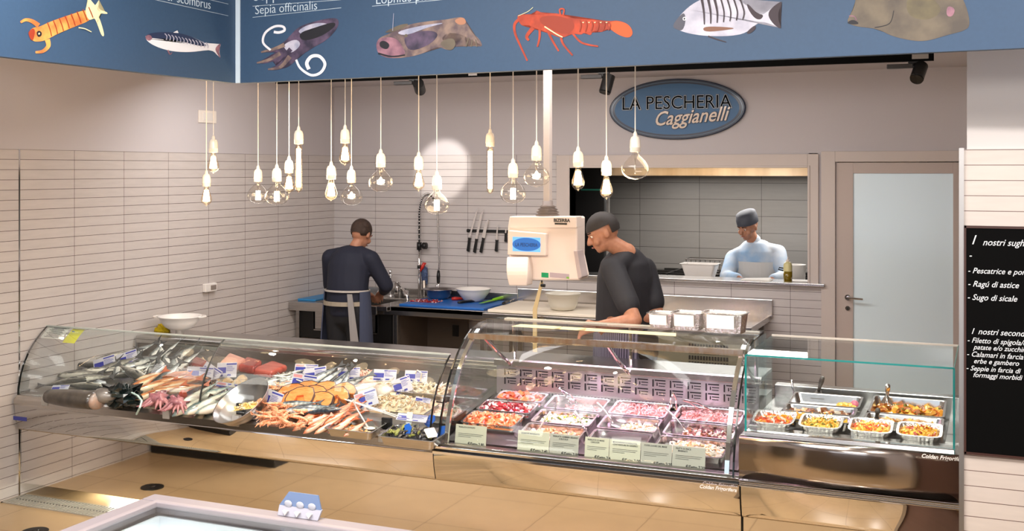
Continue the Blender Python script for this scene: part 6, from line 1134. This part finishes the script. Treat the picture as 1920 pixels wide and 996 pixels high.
text('LA PESCHERIA', t, c_+V((0, -.001, -.014)), X_, Z_, .034, mat('screen_text', '23406e', .3), 'screen_lettering', .0002, 0, .0004, 'CENTER', .72)
m = M(); R = []
for k in range(9):
    a = k/8; yy = SY-.055-.05*math.sin(a*PI*.75); l, r_ = q(950-3*math.sin(a*PI)+4*a, 482+a*54, yy), q(990-2*a, 482+a*54, yy); R.append([l, r_, r_+V((0, .10, 0)), l+V((0, .10, 0))])
m.rings(R); m.build('printer_cover', CW, t, bev=.008)
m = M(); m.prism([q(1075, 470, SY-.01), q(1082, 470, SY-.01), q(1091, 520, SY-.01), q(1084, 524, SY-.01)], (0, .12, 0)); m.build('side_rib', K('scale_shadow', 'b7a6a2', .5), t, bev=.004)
m = M(); m.prism([q(1015, 511, SY-.004), q(1028, 512, SY-.004), q(1028, 521, SY-.004), q(1015, 520, SY-.004)], (0, .006, 0)); m.build('green_button', K('button_green', '1f9a62', .3), t, bev=.001)
m = M(); m.prism([q(1031, 511, SY-.003), q(1067, 514, SY-.003), q(1067, 523, SY-.003), q(1031, 520, SY-.003)], (0, .005, 0)); m.build('keypad', K('keypad_grey', 'b3a3a8', .4), t); m = M(); m.prism([q(1062, 519, SY-.0045), q(1067, 519.5, SY-.0045), q(1067, 523, SY-.0045), q(1062, 522.5, SY-.0045)], (0, .003, 0)); m.build('green_light', K('light_green', '7fb04a', .3), t)
text('BIZERBA', t, q(1038, 416, SY-.0135), X_, Z_, .030, 'black', 'maker_lettering', .0006, 0, .001, wid=.98)
m = M(); m.prism([q(1040, 418, SY-.0135), q(1063, 418.5, SY-.0135), q(1063, 421.5, SY-.0135), q(1040, 421, SY-.0135)], (0, .002, 0)); m.build('type_plate', 'black', t)
# ------------------------------------------------------------------ people
def cone(m, a, ra, b_, rb, n=14, sc=None):
    a, b_ = V(a), V(b_); k = 6; d = b_-a; L = d.length; dn = d/L; u = dn.orthogonal().normalized(); v = dn.cross(u); R = []
    if sc: # squash along a world direction
        w_, f = V(sc[0]).normalized(), sc[1]
    for i in range(-3, k+4):
        if i < 0: ang = i/3*PI/2; c_ = a+dn*ra*math.sin(ang)*1.0; r = ra*max(math.cos(ang), .05)
        elif i > k: ang = (i-k)/3*PI/2; c_ = b_+dn*rb*math.sin(ang); r = rb*max(math.cos(ang), .05)
        else: c_ = a+d*(i/k); r = ra+(rb-ra)*i/k
        ring = []
        for j in range(n):
            q_ = (u*math.cos(2*PI*j/n)+v*math.sin(2*PI*j/n))*r
            if sc: q_ = q_-w_*q_.dot(w_)*(1-f)
            ring.append(c_+q_)
        R.append(ring)
    m.rings(R)
def remesh(m, name, mats, par, vox=.011, sm=4, matfn=None):
    me = bpy.data.meshes.new(name); bmesh.ops.recalc_face_normals(m.b, faces=m.b.faces); m.b.to_mesh(me); m.b.free(); o = bpy.data.objects.new(name, me); C.objects.link(o)
    md = o.modifiers.new('r', 'REMESH'); md.mode = 'VOXEL'; md.voxel_size = vox; s_ = o.modifiers.new('s', 'SMOOTH'); s_.iterations = sm; s_.factor = .5
    dg = bpy.context.evaluated_depsgraph_get(); dg.update(); me2 = bpy.data.meshes.new_from_object(o.evaluated_get(dg)); bpy.data.objects.remove(o); me2.name = name; me2.materials.clear()
    for k in mats: me2.materials.append(MT[k] if isinstance(k, str) else k)
    o0 = off(par); me2.transform(Matrix.Translation(-o0))
    for p in me2.polygons:
        p.use_smooth = True; p.material_index = matfn(p.center+o0) if matfn else 0
    o = bpy.data.objects.new(name, me2); C.objects.link(o); o.parent = par; OFF[o.name] = o0; return o
skin = mat('skin', 'b07c60', .5, col2='a26e54', scale=30, sss=.1)
def hand(m, wr, d, side, palmn, curl=.8, L=.18):
    """palm, five fingers: wr wrist, d direction of the hand, side towards the thumb, palmn palm normal"""
    d, side, pn = V(d).normalized(), V(side).normalized(), V(palmn).normalized(); c_ = V(wr)+d*.05
    for k in range(4):
        s_ = side*(.030-.020*k); b_ = V(wr)+s_*.6; e = V(wr)+d*.085+s_; cone(m, b_, .017, e, .0125, 8)
        l = (.038, .043, .040, .032)[k]; p1 = e+(d*math.cos(curl*.6)+pn*math.sin(curl*.6))*l; p2 = p1+(d*math.cos(curl*1.5)+pn*math.sin(curl*1.5))*l*.7; p3 = p2+(d*math.cos(curl*2.2)+pn*math.sin(curl*2.2))*l*.45
        cone(m, e, .0100, p1, .0092, 8); cone(m, p1, .0092, p2, .0085, 8); cone(m, p2, .0085, p3, .007, 8)
    b_ = V(wr)+d*.025+side*.026; p1 = b_+(side*.7+d*.7+pn*.3).normalized()*.04; p2 = p1+(side*.25+d+pn*.5).normalized()*.03; cone(m, b_, .015, p1, .011, 8); cone(m, p1, .011, p2, .009, 8)
def headm(m, c, f, up, r=.098, bald=False):
    """head with nose, brow, chin, ears; c centre, f facing direction"""
    f, up = V(f).normalized(), V(up).normalized(); s_ = f.cross(up).normalized(); up = s_.cross(f); Rm = Matrix((s_, f, up)).transposed(); c = V(c)
    L = lambda x, y, z: c+Rm @ V((x, y, z))
    m.ball(L(0, -.008, .018), r, 20, sc=(.80, 1.0, .98), rot=Rm); m.ball(L(0, .022, -.045), .066, 16, sc=(.86, 1.0, 1.05), rot=Rm); m.ball(L(0, .06, -.088), .026, 12, sc=(1.1, .9, .8), rot=Rm)
    cone(m, L(0, .088, .008), .008, L(0, .108, -.028), .014, 8); m.ball(L(0, .098, -.032), .015, 8, rot=Rm, sc=(1.1, .8, .7))
    for sx in (-1, 1): m.ball(L(sx*.080, -.005, -.012), .028, 10, sc=(.35, .7, 1.1), rot=Rm); m.ball(L(sx*.03, .078, .022), .02, 8, sc=(1.2, .6, .5), rot=Rm); m.ball(L(sx*.042, .06, -.035), .026, 8, rot=Rm)
    m.ball(L(0, .083, -.062), .018, 8, sc=(1.3, .6, .5), rot=Rm)
    return L, Rm
def face(par, L, Rm):
    for sx in (-1, 1):
        m = M(); m.ball(L(sx*.031, .0755, .008), .0105, 10, rot=Rm); e = m.build('eye', K('eye_white', 'e4ddd4', .2), par, smooth=True); m = M(); m.ball(L(sx*.031, .0828, .007), .0052, 8, rot=Rm); m.build('iris', K('iris', '2b1a12', .2), par, smooth=True)
        m = M(); cone(m, L(sx*.016, .089, .028), .0045, L(sx*.048, .078, .030), .0035, 6); m.build('eyebrow', K('brow', '241812', .8), par)
    m = M(); cone(m, L(-.018, .096, -.060), .0045, L(.018, .096, -.060), .0045, 8); m.build('lips', K('lips', '9a5a4c', .4), par, smooth=True)
def figure(name, label, base, J, hf, hup, rs=1.0, topm='navy', sleeves='long', legm='dark_trousers', hands=None, capm=None, hairm=None, torso=(.16, .15, .135), flat=.72, sidev=(1, 0, 0), vox=.011):
    t = thing(name, label, 'person', base); J = {k: V(v) for k, v in J.items()}; sv = V(sidev).normalized(); fw = sv.cross(V((0, 0, 1))); sq = (fw, flat)
    body = M(); L, Rm = headm(body, J['head'], hf, hup)
    cone(body, J['neck'], .056, J['head']-V(hup).normalized()*.05, .052)
    tr = [(J['chest'], torso[0]), (J['belly'], torso[1]), (J['pelvis'], torso[2])]
    cone(body, tr[0][0], tr[0][1]-.012, tr[1][0], tr[1][1]-.012, 18, sq); cone(body, tr[1][0], tr[1][1]-.012, tr[2][0], tr[2][1]-.012, 18, sq); cone(body, J['neck'], .06, J['chest'], torso[0]-.04, 14, sq)
    for s_ in 'LR':
        cone(body, J['neck']-V((0, 0, .03)), .045, J['sh'+s_], .055); cone(body, J['sh'+s_], .056, J['el'+s_], .043); cone(body, J['el'+s_], .044, J['wr'+s_], .029)
        cone(body, J['hip'+s_], .09, J['kn'+s_], .06); cone(body, J['kn'+s_], .06, J['an'+s_], .038); cone(body, J['an'+s_], .04, J['an'+s_]+(J['toe'+s_]-J['an'+s_])*.8, .03)
        d = (J['ha'+s_]-J['wr'+s_]).normalized(); hs = hands[s_] if hands else (sv if s_ == 'L' else -sv, V((0, 0, -1))); hand(body, J['wr'+s_], d, hs[0], hs[1])
    remesh(body, 'body', [skin], t, .0075, 2)
    face(t, L, Rm)
    # shirt
    m = M(); g = .012; cone(m, tr[0][0], tr[0][1]+g*.4, tr[1][0], tr[1][1]+g, 18, sq); cone(m, tr[1][0], tr[1][1]+g, tr[2][0], tr[2][1]+g*1.2, 18, sq); cone(m, J['neck']-V((0, 0, .02)), .068, J['chest'], torso[0]-.02, 14, sq)
    for s_ in 'LR':
        cone(m, J['neck']-V((0, 0, .03)), .06, J['sh'+s_], .072); e = J['el'+s_]
        if sleeves == 'long': cone(m, J['sh'+s_], .074, e, .062); cone(m, e, .062, J['wr'+s_]+(e-J['wr'+s_])*.1, .046)
        else: cone(m, J['sh'+s_], .078, J['sh'+s_].lerp(e, .72), .072)
    remesh(m, 'shirt', [topm], t, vox, 5)
    m = M(); cone(m, J['neck']-V((0, 0, .0)), .060, J['neck']+V((0, 0, .022)), .062, 16); remesh(m, 'collar', [topm], t, .009, 2) if topm == 'pale_blue_cloth' else None
    m = M()
    for s_ in 'LR': cone(m, J['hip'+s_]+V((0, 0, .03)), .108, J['kn'+s_], .082); cone(m, J['kn'+s_], .082, J['an'+s_]+V((0, 0, .03)), .062)
    cone(m, J['pelvis'], torso[2]+.004, J['pelvis']-V((0, 0, .06)), torso[2]-.0, 16, sq); remesh(m, 'trousers', [legm], t, .012, 3)
    for s_ in 'LR': m = M(); a = J['an'+s_]; tt = J['toe'+s_]; cone(m, V((a.x, a.y, .05)), .05, V((tt.x, tt.y, .04)), .042, 12); remesh(m, 'shoe', ['black_rubber'], t, .01, 2)
    return t, L, Rm, J
K('navy', '14182a', .8, bump=.3, scale=9); K('black_polo', '1b1b21', .75, bump=.3, scale=9); K('dark_trousers', '131419', .8); K('pale_blue_cloth', '8fb0d2', .8, col2='c9cfd6', scale=5, bump=.2); K('jeans', '39405a', .8)
K('hair_brown', '35251c', .8, bump=.6, scale=60); K('cap_black', '26211f', .7); K('cap_slate', '4a4d57', .7); K('apron_navy', '0f1220', .8); K('apron_tie', 'a9a29a', .7)
def cap(t, L, Rm, mt, tall=.05, peak=False, name='cap', r=.1):
    m = M(); m.rings([[L(math.cos(a)*.086, -.01+math.sin(a)*.106, .028+.012*math.sin(a)) for a in [2*PI*k/24 for k in range(24)]], [L(math.cos(a)*.088, -.012+math.sin(a)*.107, .075) for a in [2*PI*k/24 for k in range(24)]], [L(math.cos(a)*.080, -.014+math.sin(a)*.098, .085+tall) for a in [2*PI*k/24 for k in range(24)]], [L(math.cos(a)*.045, -.014+math.sin(a)*.055, .098+tall) for a in [2*PI*k/24 for k in range(24)]]])
    return m.build(name, mt, t, smooth=True)
# man at the sink, seen from behind
x = .80
t, L, Rm, J = figure('person', 'man at the sink seen from behind, head bowed, in navy top and dark apron', (x, -1.02, 0),
    dict(head=(x+.035, -.90, 1.545), neck=(x+.005, -.95, 1.435), chest=(x-.03, -1.0, 1.27), belly=(x-.02, -1.04, 1.10), pelvis=(x-.02, -1.06, .96), shL=(x-.225, -.98, 1.345), shR=(x+.17, -.98, 1.345), elL=(x-.275, -.90, 1.10), elR=(x+.27, -.90, 1.12), wrL=(x-.13, -.66, 1.03), wrR=(x+.10, -.64, 1.04), haL=(x-.06, -.60, 1.0), haR=(x+.03, -.58, 1.0),
     hipL=(x-.10, -1.06, .92), hipR=(x+.08, -1.06, .92), knL=(x-.11, -1.04, .50), knR=(x+.09, -1.04, .50), anL=(x-.12, -1.06, .09), anR=(x+.10, -1.06, .09), toeL=(x-.13, -.92, .04), toeR=(x+.12, -.92, .04)),
    (.12, .86, -.52), (.05, .5, .86), topm='navy', torso=(.185, .175, .165), flat=.72)
m = M(); Lc = lambda X__, Y__, Z__: L(X__, Y__, Z__)
m.ball(L(0, -.02, .028), .103, 20, sc=(.84, .98, .96), rot=Rm); h = m
for k in range(10): h.ball(L(R_.uniform(-.05, .05), -.05, R_.uniform(.0, .05)), .045, 8)
b_ = h.b; rem = [v for v in b_.verts if (Rm.transposed() @ (v.co-L(0, 0, 0))).y > .055 and (Rm.transposed() @ (v.co-L(0, 0, 0))).z < .055 or (Rm.transposed() @ (v.co-L(0, 0, 0))).z < -.045]
bmesh.ops.delete(b_, geom=rem, context='VERTS'); h.build('hair', 'hair_brown', t, smooth=True)
m = M(); xx = x-.02
def ringat(z, rx, ry, cy_, n=28, a0=0, a1=2*PI): return [V((xx+rx*math.cos(a), cy_+ry*math.sin(a), z)) for a in [a0+(a1-a0)*k/n for k in range(n+1)]]
m.rings([ringat(1.09, .192, .145, -1.04), ringat(1.075, .195, .148, -1.042)], closed=False); m.build('apron_string', 'apron_tie', t, solid=.008)
m = M(); m.rings([ringat(1.00, .19, .15, -1.06), ringat(.965, .192, .152, -1.06)], closed=False); m.build('belt', K('belt_cream', '9a8f7e', .7), t, solid=.008)
m = M(); m.rings([ringat(1.08, .195, .15, -1.045, a0=-.55, a1=3.69), ringat(.8, .215, .17, -1.05, a0=-.6, a1=3.74), ringat(.45, .235, .19, -1.05, a0=-.65, a1=3.8)], closed=False); m.build('apron', K('apron_slate', '3b4258', .8), t, solid=.008)
m = M(); m.hull8([(xx+.10, -1.205, 1.07), (xx+.14, -1.195, 1.07), (xx+.14, -1.2, 1.07), (xx+.10, -1.21, 1.07)], [(xx+.16, -1.235, .55), (xx+.225, -1.20, .55), (xx+.225, -1.205, .55), (xx+.16, -1.24, .55)]); m.build('apron_tail', K('apron_tail', '8a8684', .8), t)
# dark-capped man leaning over the deli counter
y0 = -2.5
def q2(px_, py_, y=y0): return PY(y, px_, py_)
H0 = q2(1130, 436, -2.62); N0 = q2(1176, 474, -2.54); Ch = q2(1172, 518, -2.48); Be = q2(1172, 600, -2.45); Pe = V((Be.x+.03, -2.38, .98))
t, L, Rm, J = figure('person', 'man in black polo and dark cap leaning forward over the deli counter', (Pe.x, y0, 0),
    dict(head=H0, neck=N0, chest=Ch, belly=Be, pelvis=Pe, shL=q2(1208, 505, -2.36), shR=q2(1148, 503, -2.68), elL=q2(1232, 590, -2.42), elR=q2(1190, 600, -2.86), wrL=q2(1160, 606, -2.62), wrR=q2(1120, 612, -2.94), haL=q2(1142, 610, -2.68), haR=q2(1100, 616, -3.0),
     hipL=Pe+V((.02, .10, -.04)), hipR=Pe+V((-.02, -.10, -.04)), knL=Pe+V((.0, .11, -.47)), knR=Pe+V((-.04, -.1, -.47)), anL=(Pe.x+.02, Pe.y+.12, .09), anR=(Pe.x, Pe.y-.1, .09), toeL=(Pe.x-.12, Pe.y+.08, .04), toeR=(Pe.x-.14, Pe.y-.14, .04)),
    (-.78, -.45, -.42), (-.35, -.12, .93), topm='black_polo', sleeves='short', torso=(.185, .19, .17), flat=.82, sidev=(.45, .89, 0), hands={'L': (V((0, -.3, 1)), V((0, -1, -.3))), 'R': (V((0, .6, .6)), V((0, 0, -1)))}, legm='jeans')
m = M(); m.ball(L(0, -.012, .022), .104, 22, sc=(.86, 1.02, 1.0), rot=Rm); b_ = m.b
bmesh.ops.delete(b_, geom=[v for v in b_.verts if (Rm.transposed() @ (v.co-L(0, 0, 0))).z < .018+.28*max(0, (Rm.transposed() @ (v.co-L(0, 0, 0))).y-.03)+(-.05 if (Rm.transposed() @ (v.co-L(0, 0, 0))).y < -.03 else 0)], context='VERTS')
m.build('cap', 'cap_black', t, smooth=True)
m = M(); ax = Pe.x-.02; ay = -2.44
m.rings([[V((ax+.205*math.cos(a)*s_, ay+.20*math.sin(a)*s_, z)) for a in [PI*.55+PI*1.15*k/24 for k in range(25)]] for z, s_ in ((1.10, 1.0), (.9, 1.02), (.6, 1.06), (.4, 1.08))], closed=False)
nm, nt, bb = newmat('striped_apron'); tc = nt.nodes.new('ShaderNodeTexCoord'); wv = nt.nodes.new('ShaderNodeTexWave'); wv.inputs['Scale'].default_value = 28; wv.bands_direction = 'X'; mp = nt.nodes.new('ShaderNodeMapping'); mp.inputs['Rotation'].default_value = (0, 0, .6)
nt.links.new(tc.outputs['Object'], mp.inputs[0]); nt.links.new(mp.outputs[0], wv.inputs['Vector']); rr_ = nt.nodes.new('ShaderNodeValToRGB'); rr_.color_ramp.elements[0].color = lin('2e2f40'); rr_.color_ramp.elements[1].color = lin('7c7c8e'); rr_.color_ramp.elements[0].position = .4; rr_.color_ramp.elements[1].position = .6
nt.links.new(wv.outputs['Fac'], rr_.inputs[0]); nt.links.new(rr_.outputs[0], bb.inputs['Base Color']); bb.inputs['Roughness'].default_value = .8
m.build('striped_apron', nm, t, solid=.006)
# cook in the kitchen
def q3(px_, py_, y=.85): return PY(y, px_, py_)
H0 = q3(1402, 424, .80); N0 = q3(1414, 456, .86); Ch = q3(1418, 490, .88); Be = q3(1420, 530, .9); Pe = V((Be.x, .92, .95))
t, L, Rm, J = figure('person', 'cook in pale blue shirt and slate cap behind the kitchen hatch', (Pe.x, .9, 0),
    dict(head=H0, neck=N0, chest=Ch, belly=Be, pelvis=Pe, shL=q3(1459, 474, .88), shR=q3(1375, 484, .84), elL=q3(1470, 520, .72), elR=q3(1362, 520, .66), wrL=q3(1448, 524, .5), wrR=q3(1385, 522, .46), haL=q3(1440, 528, .44), haR=q3(1395, 528, .42),
     hipL=Pe+V((.10, 0, -.03)), hipR=Pe+V((-.10, 0, -.03)), knL=Pe+V((.1, 0, -.45)), knR=Pe+V((-.1, 0, -.45)), anL=(Pe.x+.1, .93, .09), anR=(Pe.x-.1, .93, .09), toeL=(Pe.x+.11, .78, .04), toeR=(Pe.x-.12, .78, .04)),
    (-.45, -.80, -.42), (-.12, -.35, .92), topm='pale_blue_cloth', sleeves='long', torso=(.20, .205, .17), flat=.72, sidev=(-1, 0, 0))
cap(t, L, Rm, 'cap_slate', .035)
m = M(); m.rings([[V((Pe.x+.215*math.cos(a), .90+.17*math.sin(a), z)) for a in [PI+PI*k/20 for k in range(21)]] for z in (1.28, 1.1, .5)], closed=False); m.build('white_apron', K('apron_white', 'c9c7c4', .8), t, solid=.006)
